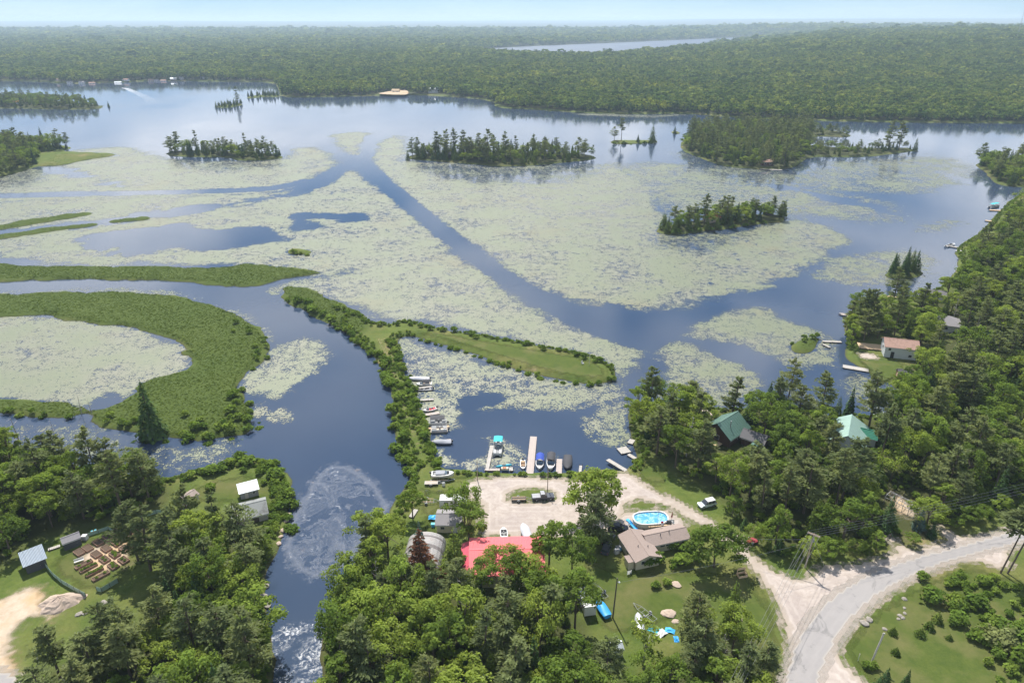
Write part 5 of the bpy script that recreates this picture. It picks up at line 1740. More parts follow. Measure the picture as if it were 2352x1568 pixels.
def boat(label, A, B, Wd=2.2, hull=WHITE, cover=None, canopy=None, motor=True, seat=TANSEAT, z=-.18, D=.85, name='motorboat', trim=None, group=None, cat='boat', shield=True, floor=GREY):
    """A = stern, B = bow on the ground plane"""
    L = dist(A, B)
    t = thing(name, label, cat, (*mid(A, B)[:2], z), ang(A, B), group)
    st = hull_rings(L, Wd, D)
    mb = MB()
    mb.loft([[(x, -w, h), (x, -w * .93, h * .5), (x, -w * .6, .08 + .3 * max(0, x / L) * D), (x, 0, 0 + .9 * max(0, x / L - .25) * D), (x, w * .6, .08 + .3 * max(0, x / L) * D),
              (x, w * .93, h * .5), (x, w, h)] for x, w, h in st], False, False)
    x, w, h = st[0]
    mb.quad((x, -w, h), (x, -w * .93, h * .5), (x, -w * .6, .08), (x, 0, 0), (x, w * .6, .08), (x, w * .93, h * .5), (x, w, h))
    mb.build('hull', hull, t, True)
    if cover is not None:      # fitted tarpaulin, humped over the windscreen
        mb = MB()
        rings = []
        for i, (x, w, h) in enumerate(st):
            hump = .5 * math.exp(-((x / L - .02) / .22) ** 2) + .14
            rings.append([(x, -w * 1.03, h - .12), (x, -w * 1.02, h + .02), (x, -w * .5, h + hump * .75), (x, 0, h + hump), (x, w * .5, h + hump * .75), (x, w * 1.02, h + .02), (x, w * 1.03, h - .12)])
        mb.loft(rings, False, False)
        mb.quad(*rings[0])
        mb.build('boat_cover', cover, t, True)
    else:
        gw = MB()
        outer = [(x, w, h) for x, w, h in st]
        for s in (-1, 1):
            for (x, w, h), (x2, w2, h2) in zip(outer[:-1], outer[1:]):
                gw.quad((x, s * w, h), (x2, s * w2, h2), (x2, s * w2 * .82, h2 + .02), (x, s * w * .82, h + .02))
        gw.box((-L * .47, 0, D + .0), (L * .06, Wd * .8, .06))
        gw.build('gunwale', trim or hull, t)
        MB().prism([(-L * .46, -Wd * .37), (L * .1, -Wd * .41), (L * .28, -Wd * .31), (L * .28, Wd * .31), (L * .1, Wd * .41), (-L * .46, Wd * .37)], D * .32, D * .36).build('cockpit_floor', floor, t)
        fd = [(x, w, h) for x, w, h in st[4:]]
        bd = MB()
        for (x, w, h), (x2, w2, h2) in zip(fd[:-1], fd[1:]):
            bd.quad((x, -w * .9, h + .03), (x2, -w2 * .9, h2 + .03), (x2, w2 * .9, h2 + .03), (x, w * .9, h + .03))
        bd.build('bow_deck', trim or hull, t)
        for y in (-Wd * .22, Wd * .22):
            s_ = MB().box((L * .02, y, D * .55), (.5, .5, .3))
            s_.box((-L * .02 - .12, y, D * .85), (.12, .5, .5))
            s_.build('seat', seat, t)
        MB().box((-L * .36, 0, D * .62), (.6, Wd * .68, .4)).build('bench_seat', seat, t)
        if shield:
            MB().add([(L * .16, -Wd * .38, D), (L * .2, -Wd * .3, D), (L * .2, Wd * .3, D), (L * .16, Wd * .38, D), (L * .08, -Wd * .36, D + .5), (L * .11, -Wd * .28, D + .52), (L * .11, Wd * .28, D + .52), (L * .08, Wd * .36, D + .5)],
                     [(0, 1, 5, 4), (1, 2, 6, 5), (2, 3, 7, 6)]).build('windscreen', TINT, t)
    if canopy is not None:
        mb = MB()
        x0, x1 = -L * .34, L * .12
        rings = [[(x, y * Wd * .47, D + 1.35 + .16 * (1 - (2 * abs(y)) ** 2 / 1.0) - .12 * abs((x - (x0 + x1) / 2) / (x1 - x0)) * 2) for y in (-1, -.6, 0, .6, 1)] for x in np.linspace(x0, x1, 5)]
        mb.loft(rings, False, False)
        rings2 = [[(a, b, c_ - .03) for a, b, c_ in r_] for r_ in rings]
        mb.loft(rings2, False, False)
        mb.build('canopy', canopy, t, True)
        for sx in (x0 + .2, x1 - .2):
            for sy in (-1, 1):
                MB().tube([(sx * .6, sy * Wd * .46, D), (sx, sy * Wd * .46, D + 1.25)], .02, 5).build('canopy_pole', STEEL, t)
    if motor:
        mo = MB().box((-L / 2 - .25, 0, D + .3), (.5, .36, .5)).build('outboard_motor', BLACKP, t)
        MB().box((-L / 2 - .22, 0, D * .35), (.2, .14, D * .9)).build('motor_leg', GREY, mo)
    return t


def pontoon(label, A, B, Wd=2.4, deckm=TANSEAT, rail=WHITE, canopy=None, seat=WHITE, ctube=ALU, name='pontoon_boat', canopy_at=(.0, .5)):
    L = dist(A, B)
    t = thing(name, label, 'boat', (*mid(A, B)[:2], 0), ang(A, B))
    for s in (-1, 1):
        MB().tube([(-L / 2, s * Wd * .34, .12), (L * .4, s * Wd * .34, .12), (L * .5, s * Wd * .34, .3)], [.33, .33, .05], 10).build('float', ctube, t, True)
    MB().box((0, 0, .52), (L * .95, Wd, .1)).build('deck', deckm, t)
    for s in (-1, 1):
        MB().box((0, s * (Wd / 2 - .04), .9), (L * .88, .05, .6)).build('rail_panel', rail, t)
    for s in (-1, 1):
        MB().box((s * L * .44, 0, .9), (.05, Wd * .96, .6)).build('rail_panel', rail, t)
    for x, y, a, b in ((L * .28, Wd * .3, L * .26, .55), (L * .28, -Wd * .3, L * .26, .55), (-L * .32, Wd * .28, L * .2, .6), (-L * .32, -Wd * .28, L * .2, .6)):
        sm_ = MB().box((x, y, .78), (a, b, .4))
        sm_.box((x, y + (.24 if y > 0 else -.24), 1.05), (a, .14, .4))
        sm_.build('couch', seat, t)
    MB().box((-.2, -Wd * .2, .95), (.5, .6, .8)).build('console', GREY, t)
    MB().box((-L / 2 - .2, 0, .7), (.5, .36, .6)).build('outboard_motor', BLACKP, t)
    if canopy is not None:
        x0, x1 = L * (canopy_at[0] - .5), L * (canopy_at[1] - .5)
        rings = [[(x, y * Wd * .5, 2.55 + .2 * (1 - y * y) - .1 * abs((x - (x0 + x1) / 2) / (x1 - x0)) * 2) for y in (-1, -.6, 0, .6, 1)] for x in np.linspace(x0, x1, 5)]
        mb = MB().loft(rings, False, False)
        mb.loft([[(a, b, c_ - .04) for a, b, c_ in r_] for r_ in rings], False, False)
        mb.build('canopy', canopy, t, True)
        for sx in (x0 + .2, x1 - .2):
            for sy in (-1, 1):
                MB().tube([(sx, sy * Wd * .48, .6), (sx, sy * Wd * .48, 2.5)], .025, 5).build('canopy_pole', STEEL, t)
    return t


def b2(fr, a, b, z=0.0):
    return fr(*a, z), fr(*b, z)


dock('weathered narrow dock beside the teal-canopied pontoon', *b2(PD, (245, 860), (348, 372), .45), 1.05, WOODG)
dock('long wide plank dock reaching into the basin', *b2(PD, (1105, 935), (1180, 192), .45), 1.95, WOODP)
dock('short plank dock left of the black covered boat', *b2(PD, (1685, 960), (1700, 640), .45), 1.55, WOODP)
dock('small grey dock half hidden by the tree at the right of the basin', *b2(PD, (2112, 905), (2128, 765), .45), .75, WOODG)
dock('low white platform along the shore left of the kayak', *b2(PD, (200, 852), (520, 855), .45), 1.0, WOODP, 'shore_platform')
dock('grey platform at the shore right of the kayak', *b2(PD, (690, 845), (790, 840), .45), 1.6, WOODG, 'shore_platform')
pontoon('white pontoon boat with teal canopy beside the narrow dock', *b2(PD, (478, 330), (452, 612)), 2.5, GREY, WHITE, TEAL, WHITE, ALU, canopy_at=(0, .42))
boat('small open aluminium skiff left of the long dock', *b2(PD, (966, 690), (972, 868)), 1.6, ALU, None, None, True, WOODT, D=.6, name='skiff', shield=False, floor=WOODB)
boat('white runabout with blue canopy right of the long dock', *b2(PD, (1318, 585), (1295, 880)), 2.35, WHITE, None, BLUECANV, False, WHITE)
boat('white and black runabout with charcoal canopy', *b2(PD, (1540, 560), (1520, 888)), 2.5, WHITE, None, BLACKCANV, False, TANSEAT, floor=BLACKP)
boat('covered runabout under a black tarpaulin at the right end of the basin', *b2(PD, (1870, 600), (1855, 885)), 2.5, BLACKPAINT, BLACKCANV, None, False)


def kayak(label, A, B, mat, z=.7, wd=.8, name='kayak', cat='kayak', h=.36):
    L = dist(A, B)
    t = thing(name, label, cat, (*mid(A, B)[:2], z), ang(A, B))
    xs, ws = [-.5, -.42, -.25, 0, .25, .42, .5], [.04, .5, .9, 1, .9, .5, .04]
    MB().loft([[(x * L, math.cos(k * math.pi / 5) * w * wd / 2, math.sin(k * math.pi / 5) * h * (.4 + .6 * w)) for k in range(10)] for x, w in zip(xs, ws)]).build('hull', mat, t, True)
    MB().prism([(-.45, -.2), (.45, -.2), (.55, 0), (.45, .2), (-.45, .2), (-.55, 0)], h * .95, h * 1.02).build('cockpit', BLACKP, t)
    return t


kayak('turquoise kayak resting on the shore platforms', *b2(PD, (425, 805), (748, 765), .6), CYANP)
t = thing('life_ring_box', 'orange and white box with red life ring beside the kayak', 'box', PD(605, 850, .5))
MB().box((0, 0, .25), (1.9, .9, .5)).build('box', TANSEAT, t)
MB().tube([(.45 * math.cos(a) - .1, .45 * math.sin(a) * .7, .56) for a in np.linspace(0, 6.283, 13)], .09, 6).build('life_ring', ORANGEP, t)

# moored row along the spit
boat('boat under a pale grey cover, farthest of the moored row', *b2(PB, (545, 222), (165, 212)), 2.2, PALECANV, PALECANV, None, True)
boat('white runabout with dark canopy in the upper moored row', *b2(PB, (590, 305), (305, 318)), 2.2, WHITE, None, BLACKCANV, False)
dock('narrow grey dock in the upper moored row', *b2(PB, (205, 385), (600, 332), .45), .95, WOODG)
boat('low navy bass boat beside the upper narrow dock', *b2(PB, (600, 395), (285, 410)), 1.9, NAVY, None, None, True, GREY, D=.6, shield=False)
dock('empty short dock in the middle of the moored row', *b2(PB, (320, 590), (620, 568), .45), 1.0, WOODG)
boat('small white boat with red seats beside a dock', *b2(PB, (668, 752), (432, 805)), 1.8, WHITE, None, None, True, REDP, floor=REDP, D=.7)
dock('pinkish plank dock below the red-seated boat', *b2(PB, (360, 872), (738, 815), .45), 1.25, WOODP)
pontoon('pontoon boat with charcoal canopy in the lower moored row', *b2(PB, (870, 1025), (525, 1035)), 2.4, GREY, WHITE, BLACKCANV, WHITE, canopy_at=(.12, .9))
dock('tan plank dock between the two lower pontoon boats', *b2(PB, (505, 1108), (905, 1062), .45), .9, WOODT)
pontoon('open white pontoon boat without canopy', *b2(PB, (880, 1150), (560, 1168)), 2.3, TANSEAT, WHITE, None, WHITE, GREY)
dock('pale dock behind the last covered boat of the moored row', *b2(PB, (585, 1345), (940, 1315), .45), .95, WOODP)
boat('covered dark boat under a grey tarpaulin, nearest of the moored row', *b2(PB, (945, 1385), (600, 1385)), 2.2, NAVY, GREYCANV, None, True)

# landing on the right bank
plankdeck('square floating swim raft by the right bank', G(1434, 1033, .4), 3.4, 3.0, .35, WOODG)
plankdeck('small plank raft behind the swim raft', G(1450, 1013, .4), 2.6, 1.6, 1.1, WOODG)
plankdeck('narrow plank raft right of the swim raft', G(1452, 1048, .4), 3.0, 1.2, -.9, WOODG)
dock('grey gangway leading down to the basin beside the big tree', *b2(G, (1438, 1084), (1395, 1058), .5), 1.3, WOODG, 'gangway', z=1.0)
plankdeck('pale floating dock off the wooded right shore', G(1942, 722, .4), 4.5, 2.2, -.35, WOODP)
boat('small dark boat tied to the pale floating dock', G(1950, 729, 0), G(1926, 722, 0), 1.6, NAVY, None, None, False, WHITE, shield=False, D=.6)
plankdeck('tan dock with tapered end on the right shore', G(2040, 682, .4), 8.0, 3.2, .05, WOODT)
dock('long white dock left of the dark-roofed boathouse', *b2(G, (2100, 668), (2160, 684), .45), 1.5, WOODP)
dock('long white pier at the upper right shore', *b2(G, (2352, 593), (2282, 588), .45), 1.8, WOODP)
dock('low grey jetty near the small boats at upper right', *b2(G, (2225, 572), (2180, 565), .45), 1.6, WOODG)
dock('brown dock near the right edge of the lake', *b2(G, (2300, 510), (2262, 506), .45), 1.8, WOODT)
dock('tan dock below the teal-canopied boat at the right edge', *b2(G, (2330, 485), (2272, 482), .45), 2.2, WOODT)
pontoon('boat with teal canopy near the right edge of the lake', G(2272, 478, 0), G(2292, 474, 0), 2.5, GREY, WHITE, TEAL, WHITE, canopy_at=(.1, .9))
boat('white runabout moored by the low grey jetty', G(2172, 568, 0), G(2192, 562, 0), 2.3, WHITE, None, None, True)
boat('white boat under a pale cover by the upper right shore', G(2195, 578, 0), G(2215, 582, 0), 2.2, WHITE, PALECANV, None, False)
kayak('white canoe lying on the upper right shore', G(2300, 590, 0), G(2328, 592, 0), WHITE, z=.3, name='canoe', cat='canoe')
dock('rickety footbridge from the reed patch to the right shore', *b2(P4, (905, 595), (1040, 600), .45), 1.2, WOODG, 'footbridge')
dock('thin grey footbridge below the first one', *b2(P4, (905, 615), (960, 640), .45), .8, WOODG, 'footbridge')
plankdeck('grey boat dock below the cottage lawn', P4(1140, 785, .4), 8.5, 2.6, -.42, WOODG)
boat('upturned boat with pinkish hull on the grass by the lake', P4(115, 1130), P4(65, 1085), 2.0, ALU, TANSEAT, None, False, z=LZ - .1)
for fx, fy, lb in ((1270, 1085, 'white rowboat on the shore beside the pale green-roofed house'), (1290, 1108, 'second white rowboat on the shore, nearer the pale green-roofed house')):
    a_ = P4(fx - 20, fy + 6, 0)
    boat(lb, a_, (a_[0] + 3.6, a_[1] + 1.4, 0), 1.5, WHITE, None, None, False, WHITE, z=zat(a_[0] + 1.8, a_[1] + .7) - .05, D=.55, name='rowboat', shield=False)


# ---------------------------------------------------------------- wheels, cars, trailers
def wheel(t, x, y, r=.36, w=.24):
    o = MB().tube([(x, y - w / 2, r), (x, y + w / 2, r)], r, 14).build('wheel', RUBBER, t)
    MB().tube([(x, y - w / 2 - .01, r), (x, y + w / 2 + .01, r)], r * .58, 10).build('rim', STEEL, o)
    return o


def car(kind, label, c, rz, paint, L=4.8, Wd=1.85, Hh=1.72, name='parked_car', roofm=None, cat='car'):
    t = thing(name, label, cat, c, rz)
    r = .36
    zb, zm = .32, .95
    if kind == 'pickup':
        prof_low = [(-.5, zb, zm), (-.49, zb, 1.02), (-.1, zb, 1.02), (.12, zb, 1.0), (.28, zb, 1.0), (.45, zb, .96), (.5, zb + .08, .8)]
        cab = [(-.13, 1.0, 1.02), (-.10, 1.0, 1.80), (.06, 1.0, 1.82), (.19, 1.0, 1.05)]
    else:
        prof_low = [(-.5, zb + .1, .9), (-.485, zb, 1.0), (-.2, zb, 1.0), (.2, zb, 1.0), (.42, zb, .92), (.485, zb, .85), (.5, zb + .1, .7)]
        cab = [(-.47, .98, 1.05), (-.40, .98, Hh), (.06, .98, Hh + .02), (.24, .98, 1.0)]
    mb = MB().loft([[(x * L, -Wd / 2 * k, z0), (x * L, -Wd / 2, (z0 + z1) / 2), (x * L, -Wd / 2 * .95, z1), (x * L, Wd / 2 * .95, z1), (x * L, Wd / 2, (z0 + z1) / 2), (x * L, Wd / 2 * k, z0)]
                   for (x, z0, z1), k in zip(prof_low, (.9, .95, .97, .97, .97, .95, .85))])
    body = mb.build('body', paint, t)
    g = MB().loft([[(x * L, -Wd / 2 * .93, z0), (x * L, -Wd / 2 * (.93 if z1 < 1.2 else .80), z1), (x * L, Wd / 2 * (.93 if z1 < 1.2 else .80), z1), (x * L, Wd / 2 * .93, z0)] for x, z0, z1 in cab])
    g.build('window_band', GLASS, t)
    (xa, _, za), (xb, _, zb2) = cab[1], cab[2]
    MB().box(((xa + xb) / 2 * L, 0, (za + zb2) / 2 + .025), ((xb - xa) * L + .1, Wd * .80, .07)).build('roof', roofm or paint, t)
    for sx in (xa + .02, (xa + xb) / 2, xb - .01):
        for s in (-1, 1):
            MB().tube([(sx * L, s * Wd * .455, 1.0), (sx * L, s * Wd * .405, za)], .045, 4).build('pillar', paint, t)
    if kind == 'pickup':
        MB().box((-.305 * L, 0, 1.06), (L * .36, Wd * .88, .08)).build('bed_cover', TONNEAU, t)
    for sx in (-.31, .32):
        for s in (-1, 1):
            wheel(t, sx * L, s * (Wd / 2 - .1), r)
    for s in (-1, 1):
        MB().box((L * .49, s * Wd * .34, .78), (.08, .36, .16)).build('headlight', WHITE, t)
        MB().box((-L * .49, s * Wd * .40, .88), (.06, .2, .2)).build('tail_light', REDP, t)
        MB().box((.17 * L, s * (Wd / 2 + .08), 1.08), (.12, .16, .14)).build('mirror', paint, t)
    return t


def trailer(label, c, rz, L=4.5, Wd=1.8, deck=None, name='boat_trailer', rails=True, z=LZ, group=None):
    t = thing(name, label, 'trailer', (c[0], c[1], z), rz, group)
    mb = MB()
    for s in (-1, 1):
        mb.tube([(-L * .45, s * Wd * .36, .5), (L * .22, s * Wd * .36, .5), (L * .5, 0, .5)], .06, 4)
    for x in (-.44, -.2, .05, .22):
        mb.tube([(x * L, -Wd * .36, .5), (x * L, Wd * .36, .5)], .05, 4)
    mb.build('frame', STEEL, t)
    MB().tube([(-.12 * L, -Wd / 2, .32), (-.12 * L, Wd / 2, .32)], .05, 6).build('axle', STEEL, t)
    for s in (-1, 1):
        wheel(t, -.12 * L, s * (Wd / 2 + .05), .3, .2)
        MB().loft([[(-.12 * L + .42 * math.cos(a), s * (Wd / 2 + .05) - .14, .3 + .42 * math.sin(a)) for a in np.linspace(.2, 2.94, 6)],
                   [(-.12 * L + .42 * math.cos(a), s * (Wd / 2 + .05) + .14, .3 + .42 * math.sin(a)) for a in np.linspace(.2, 2.94, 6)]], False, False).build('fender', GREY, t)
    if rails:
        for s in (-1, 1):
            MB().box((-.1 * L, s * Wd * .28, .66), (L * .6, .12, .08)).build('bunk', WOODT, t)
    if deck:
        MB().box((-.1 * L, 0, .62), (L * .68, Wd * .86, .08)).build('bed', deck, t)
    MB().tube([(L * .46, 0, 0), (L * .46, 0, .6)], .04, 6).build('jack', STEEL, t)
    return t


ga = LZ + .03
tr_c = P1(1246, 606)
car('pickup', 'slate pickup truck with grey bed cover parked on the gravel loop', (tr_c[0], tr_c[1], ga), math.radians(7), TRUCKP, 5.6, 1.95, name='pickup_truck', roofm=TONNEAU, cat='truck')
q = P1(1085, 618)
trailer('low utility trailer hitched behind the pickup truck', q, math.radians(2), 5.4, 1.8, WOODD, 'utility_trailer', True, ga)
q = P3(95, 258)
car('suv', 'silver car parked at the edge of the woods beside the drive', (q[0], q[1], LZ + .02), math.radians(200), SILVERP, 4.6, 1.85, roofm=WHITE)
q = PH(430, 600)
car('suv', 'black car parked between the pine and the pool', (q[0], q[1], ga), math.radians(-6), BLACKPAINT, 4.9, 1.95)
q = P1(1730, 925)
car('suv', 'dark car in the shade of the pine left of the house', (q[0], q[1], LZ), math.radians(60), BLACKPAINT, 4.3, 1.8, 1.5)
q = P1(1712, 985)
car('suv', 'old grey car below the dark car in the shade', (q[0], q[1], LZ), math.radians(70), DARKGREY, 4.2, 1.75, 1.45)
q = PE(2260, 1350)

# boats and trailers on land
q1, q2 = PC(270, 215, 1.9), PC(655, 205, 1.9)
bt = boat('big white cabin boat with grey cover on a trailer at the end of the track', (*q1[:2], 0), (*q2[:2], 0), 2.4, WHITE, None, None, True, GREY, z=LZ + .62, D=1.1, floor=GREY)
MB().box((-.5, 0, 1.25), (2.6, 1.7, .35)).build('cockpit_cover', GREYCANV, bt)
trailer('boat trailer under the big white cabin boat', PC(460, 285), 0.0, 6.6, 2.0)
trailer('empty boat trailer in front of the big white boat', PC(300, 350), math.radians(2), 5.0, 1.7, WOODG)
trailer('empty trailer with tan bunks behind the camper', PC(230, 660), math.radians(0), 5.2, 2.1)
plankdeck('stack of weathered planks by the river bank', P1(298, 716), 3.4, 1.2, 1.3, WOODG, 'plank_stack', 'planks', LZ + .3)
t = thing('barrel', 'white round drum on the grass near the empty trailer', 'barrel', PC(478, 372))
MB().tube([(0, 0, 0), (0, 0, .15), (0, 0, .8), (0, 0, .95)], [.38, .42, .42, .38], 12).build('drum', WHITE, t)
MB().tube([(0, 0, .95), (0, 0, 1.0)], [.36, .34], 12).build('lid', GREY, t)
for fx, fy, rz_, lb in ((190, 500, .4, 'small bicycle lying on the grass near the river bank'), (415, 500, .1, 'second bicycle lying on the grass above the camper')):
    t = thing('bicycle', lb, 'bicycle', PC(fx, fy), rz_)
    for x_ in (-.55, .55):
        MB().tube([(x_ + .33 * math.cos(a), 0, .36 + .33 * math.sin(a)) for a in np.linspace(0, 6.283, 13)], .03, 4).build('wheel', RUBBER, t)
    MB().tube([(-.55, 0, .36), (-.15, 0, .8), (.4, 0, .82), (.55, 0, .36)], .03, 4).tube([(-.15, 0, .8), (0, 0, .35), (.4, 0, .82)], .03, 4).build('frame', STEEL, t)
    MB().box((-.18, 0, .92), (.28, .14, .08)).build('saddle', BLACKP, t)
    MB().tube([(.42, -.28, 1.0), (.42, .28, 1.0)], .025, 4).build('handlebar', BLACKP, t)

# white boats behind the red building
q = P1(1115, 868)
boat('white runabout parked nose out behind the red building', (q[0] + .7, q[1] - 2.4, 0), (q[0] - .5, q[1] + 2.4, 0), 2.2, WHITE, PALECANV, None, False, z=LZ + .3)
q = P1(958, 880)
boat('smaller white boat behind the red building, left of the runabout', (q[0] + .2, q[1] - 1.8, 0), (q[0] - .1, q[1] + 1.7, 0), 1.8, WHITE, None, None, False, WHITE, z=LZ + .2, shield=False)
# boats on the house lawn
boat('bright blue tarped boat on the lawn by the lamp post', P7(890, 848), P7(800, 712), 2.0, BLUETARP, BLUETARP, None, False, z=LZ + .15)
boat('upturned silver aluminium boat on the lawn beside the trailer frame', P7(1185, 945), P7(1155, 795), 1.7, ALU, ALU, None, False, z=LZ - .35, D=.5)
trailer('long bare boat trailer frame beside the upturned boat', P7(1215, 800), math.radians(128), 6.2, 1.7, rails=False)
trailer('bare trailer chassis behind the blue boat', P7(822, 610), math.radians(118), 5.0, 1.5, rails=False)


# ---------------------------------------------------------------- buildings
def window(t, x, y, z, w, h, side, frame_m=WHITE):
    """side: '-y', '+y', '-x', '+x'"""
    n = .03
    if side in ('-y', '+y'):
        s = -1 if side == '-y' else 1
        o = MB().box((x, y + s * n, z), (w + .16, .08, h + .16)).build('window', frame_m, t)
        MB().box((x, y + s * (n + .045), z), (w, .03, h)).build('pane', GLASS, o)
    else:
        s = -1 if side == '-x' else 1
        o = MB().box((x + s * n, y, z), (.08, w + .16, h + .16)).build('window', frame_m, t)
        MB().box((x + s * (n + .045), y, z), (.03, w, h)).build('pane', GLASS, o)
    return o


def door(t, x, y, z0, side, w=.95, h=2.05, dm=WHITE):
    s = -1 if side[0] == '-' else 1
    if side[1] == 'y':
        o = MB().box((x, y + s * .035, z0 + h / 2), (w, .09, h)).build('door', dm, t)
        MB().box((x + w * .36, y + s * .1, z0 + 1.0), (.1, .06, .06)).build('handle', STEEL, o)
    else:
        o = MB().box((x + s * .035, y, z0 + h / 2), (.09, w, h)).build('door', dm, t)
        MB().box((x + s * .1, y + w * .36, z0 + 1.0), (.06, .1, .06)).build('handle', STEEL, o)
    return o


def gable(t, L, Wd, hw, rise, wallm, roofm, over=.45, x0=0.0, y0=0.0, panels=0, rot=False, names=('wall', 'roof'), thick=.12):
    """ridge along local x (or y when rot)"""
    a, b = L / 2, Wd / 2
    sw = (lambda x, y: (y0 * 0 + x0 + y, y0 + x)) if rot else (lambda x, y: (x0 + x, y0 + y))
    f = lambda x, y, z: (*sw(x, y), z)
    mb = MB()
    mb.add([f(-a, -b, -.3), f(a, -b, -.3), f(a, b, -.3), f(-a, b, -.3), f(-a, -b, hw), f(a, -b, hw), f(a, b, hw), f(-a, b, hw), f(-a, 0, hw + rise), f(a, 0, hw + rise)],
           [(0, 1, 5, 4), (2, 3, 7, 6), (1, 2, 6, 9, 5), (3, 0, 4, 8, 7), (4, 5, 9, 8), (7, 8, 9, 6)])
    mb.build(names[0], wallm, t)
    A, B = a + over, b + over
    drop = rise * over / b
    for s in (-1, 1):
        if panels:
            wdt = 2 * A / panels
            base = None
            for k in range(panels):
                m_ = MB()
                xa, xb = -wdt / 2 + .012, wdt / 2 - .012
                pts = [(xa, 0, hw + rise), (xb, 0, hw + rise), (xb, s * B, hw - drop), (xa, s * B, hw - drop)]
                pts = [(p_[0], p_[1], p_[2] + .03) for p_ in pts]
                top = [f(p_[0], p_[1], p_[2] + thick) for p_ in pts]
                bot = [f(*p_) for p_ in pts]
                if base is None:
                    m_.add(bot + top, [(3, 2, 1, 0), (4, 5, 6, 7), (0, 1, 5, 4), (1, 2, 6, 5), (2, 3, 7, 6), (3, 0, 4, 7)])
                    m_.box(f(xa + .05, s * B / 2, (hw + rise + hw - drop) / 2 + thick + .06), ((.06, .06, .05)))
                    o = m_.build('roof_panel', roofm, t)
                    base = o.data
                else:
                    o = link('roof_panel', base, t)
                d_ = -A + wdt * (k + .5)
                o.location = (0, d_, rng.uniform(0, .012)) if rot else (d_, 0, rng.uniform(0, .012))
        else:
            pts = [(-A, 0, hw + rise + .03), (A, 0, hw + rise + .03), (A, s * B, hw - drop + .03), (-A, s * B, hw - drop + .03)]
            bot = [f(*p_) for p_ in pts]
            top = [f(p_[0], p_[1], p_[2] + thick) for p_ in pts]
            MB().add(bot + top, [(3, 2, 1, 0), (4, 5, 6, 7), (0, 1, 5, 4), (1, 2, 6, 5), (2, 3, 7, 6), (3, 0, 4, 7)]).build(names[1], roofm, t)
    MB().box((x0, y0, hw + rise + .03 + thick), ((.24, 2 * A, .07) if rot else (2 * A, .24, .07))).build('ridge_cap', roofm, t)
    for s in (-1, 1):        # fascia boards under the eaves
        c_ = f(0, s * (B - .02), hw - drop - .06)
        MB().box(c_, ((.04, 2 * A - .06, .16) if rot else (2 * A - .06, .04, .16))).build('fascia', WHITE, t)


# brown L-shaped house: long wing plus front wing
FLp, FRp, BLp, MFR, MBR = PH(800, 1290, 3.7), PH(1370, 1165, 3.7), PH(395, 720, 3.7), PH(1985, 815, 3.7), PH(1800, 450, 3.7)
rz_h = ang(FLp, FRp)
house = thing('house', 'cream L-shaped house with brown shingle roof beside the pool', 'house', (*mid(mid(FLp, FRp), BLp, .5)[:2], LZ), rz_h)
hc = house.location


def to_h(p_):
    dx, dy = p_[0] - hc[0], p_[1] - hc[1]
    return (dx * math.cos(-rz_h) - dy * math.sin(-rz_h), dx * math.sin(-rz_h) + dy * math.cos(-rz_h))


fl, fr2, bl, mfr, mbr = (to_h(p_) for p_ in (FLp, FRp, BLp, MFR, MBR))
wx0, wx1 = fl[0] + .45, fr2[0] - .45
wy0, wy1 = fl[1] + .45, bl[1] - .3
gable(house, wy1 - wy0, wx1 - wx0, 2.55, 1.0, OFFWHITE, SHINGLE, .45, (wx0 + wx1) / 2, (wy0 + wy1) / 2, rot=True)
mw0, mw1 = mfr[1] + 1.2, mbr[1] - .2
ml0, ml1 = wx1 - .5, mfr[0] - .2
gable(house, ml1 - ml0, mw1 - mw0, 2.5, .92, OFFWHITE, SHINGLE, .45, (ml0 + ml1) / 2, (mw0 + mw1) / 2)
window(house, wx0 + 1.6, wy0, 1.7, .7, .8, '-y')
window(house, wx1 - 1.6, wy0, 1.5, 1.0, 1.1, '-y')
for xx in (ml0 + 3.2, ml0 + 4.6, ml1 - 1.0):
    window(house, xx, mw0, 1.75, 1.1, .7, '-y')
door(house, (ml0 + ml1) / 2 + 1, mw1, 0, '+y')
window(house, wx0, (wy0 + wy1) / 2, 1.6, 1.1, 1.0, '-x')
for vx, vy, vz in (((wx0 + wx1) / 2 - .9, (wy0 + wy1) / 2 - 1, 3.2), ((wx0 + wx1) / 2 + 1.2, (wy0 + wy1) / 2 - 1.6, 3.1), ((ml0 + ml1) / 2 - 1.5, (mw0 + mw1) / 2 - .8, 3.3), ((ml0 + ml1) / 2 + .8, (mw0 + mw1) / 2 - .5, 3.4)):
    MB().tube([(vx, vy, vz - .3), (vx, vy, vz + .65)], .09, 8).build('vent_pipe', DARKGREY, house)
iv = make_shrub(777, 1.0, 1.6, 9, 40, .14)
o = link('climbing_ivy', iv, house)
o.location, o.scale = ((wx0 + wx1) / 2 + .4, wy0 - .25, .2), (1.5, .32, 1.5)
MB().box((wx0 - .9, wy0 + 1.5, 1.0), (1.3, 2.0, 2.1)).build('side_entry', CREAM, house)
MB().box((wx0 - .9, wy0 + 1.5, 2.12), (1.6, 2.3, .12)).build('entry_roof', SHINGLE, house)
t = thing('antenna_mast', 'thin television mast standing behind the house roof', 'antenna', PH(1245, 640))
MB().tube([(0, 0, 0), (0, 0, 6.2)], .04, 5).build('mast', STEEL, t)
for k in range(5):
    MB().tube([(-.5 + .06 * k, -.3 + .15 * k, 6.0), (.5 - .06 * k, -.3 + .15 * k, 6.0)], .02, 4).build('rod', STEEL, t)

# pool
pc_ = mid(PH(755, 350, 2.4), PH(1480, 320, 2.4))
pool = thing('swimming_pool', 'oval above-ground pool with white rim and bright blue water', 'pool', (pc_[0], pc_[1] - .1, LZ), math.radians(6))
PL, PW = 8.3, 4.7


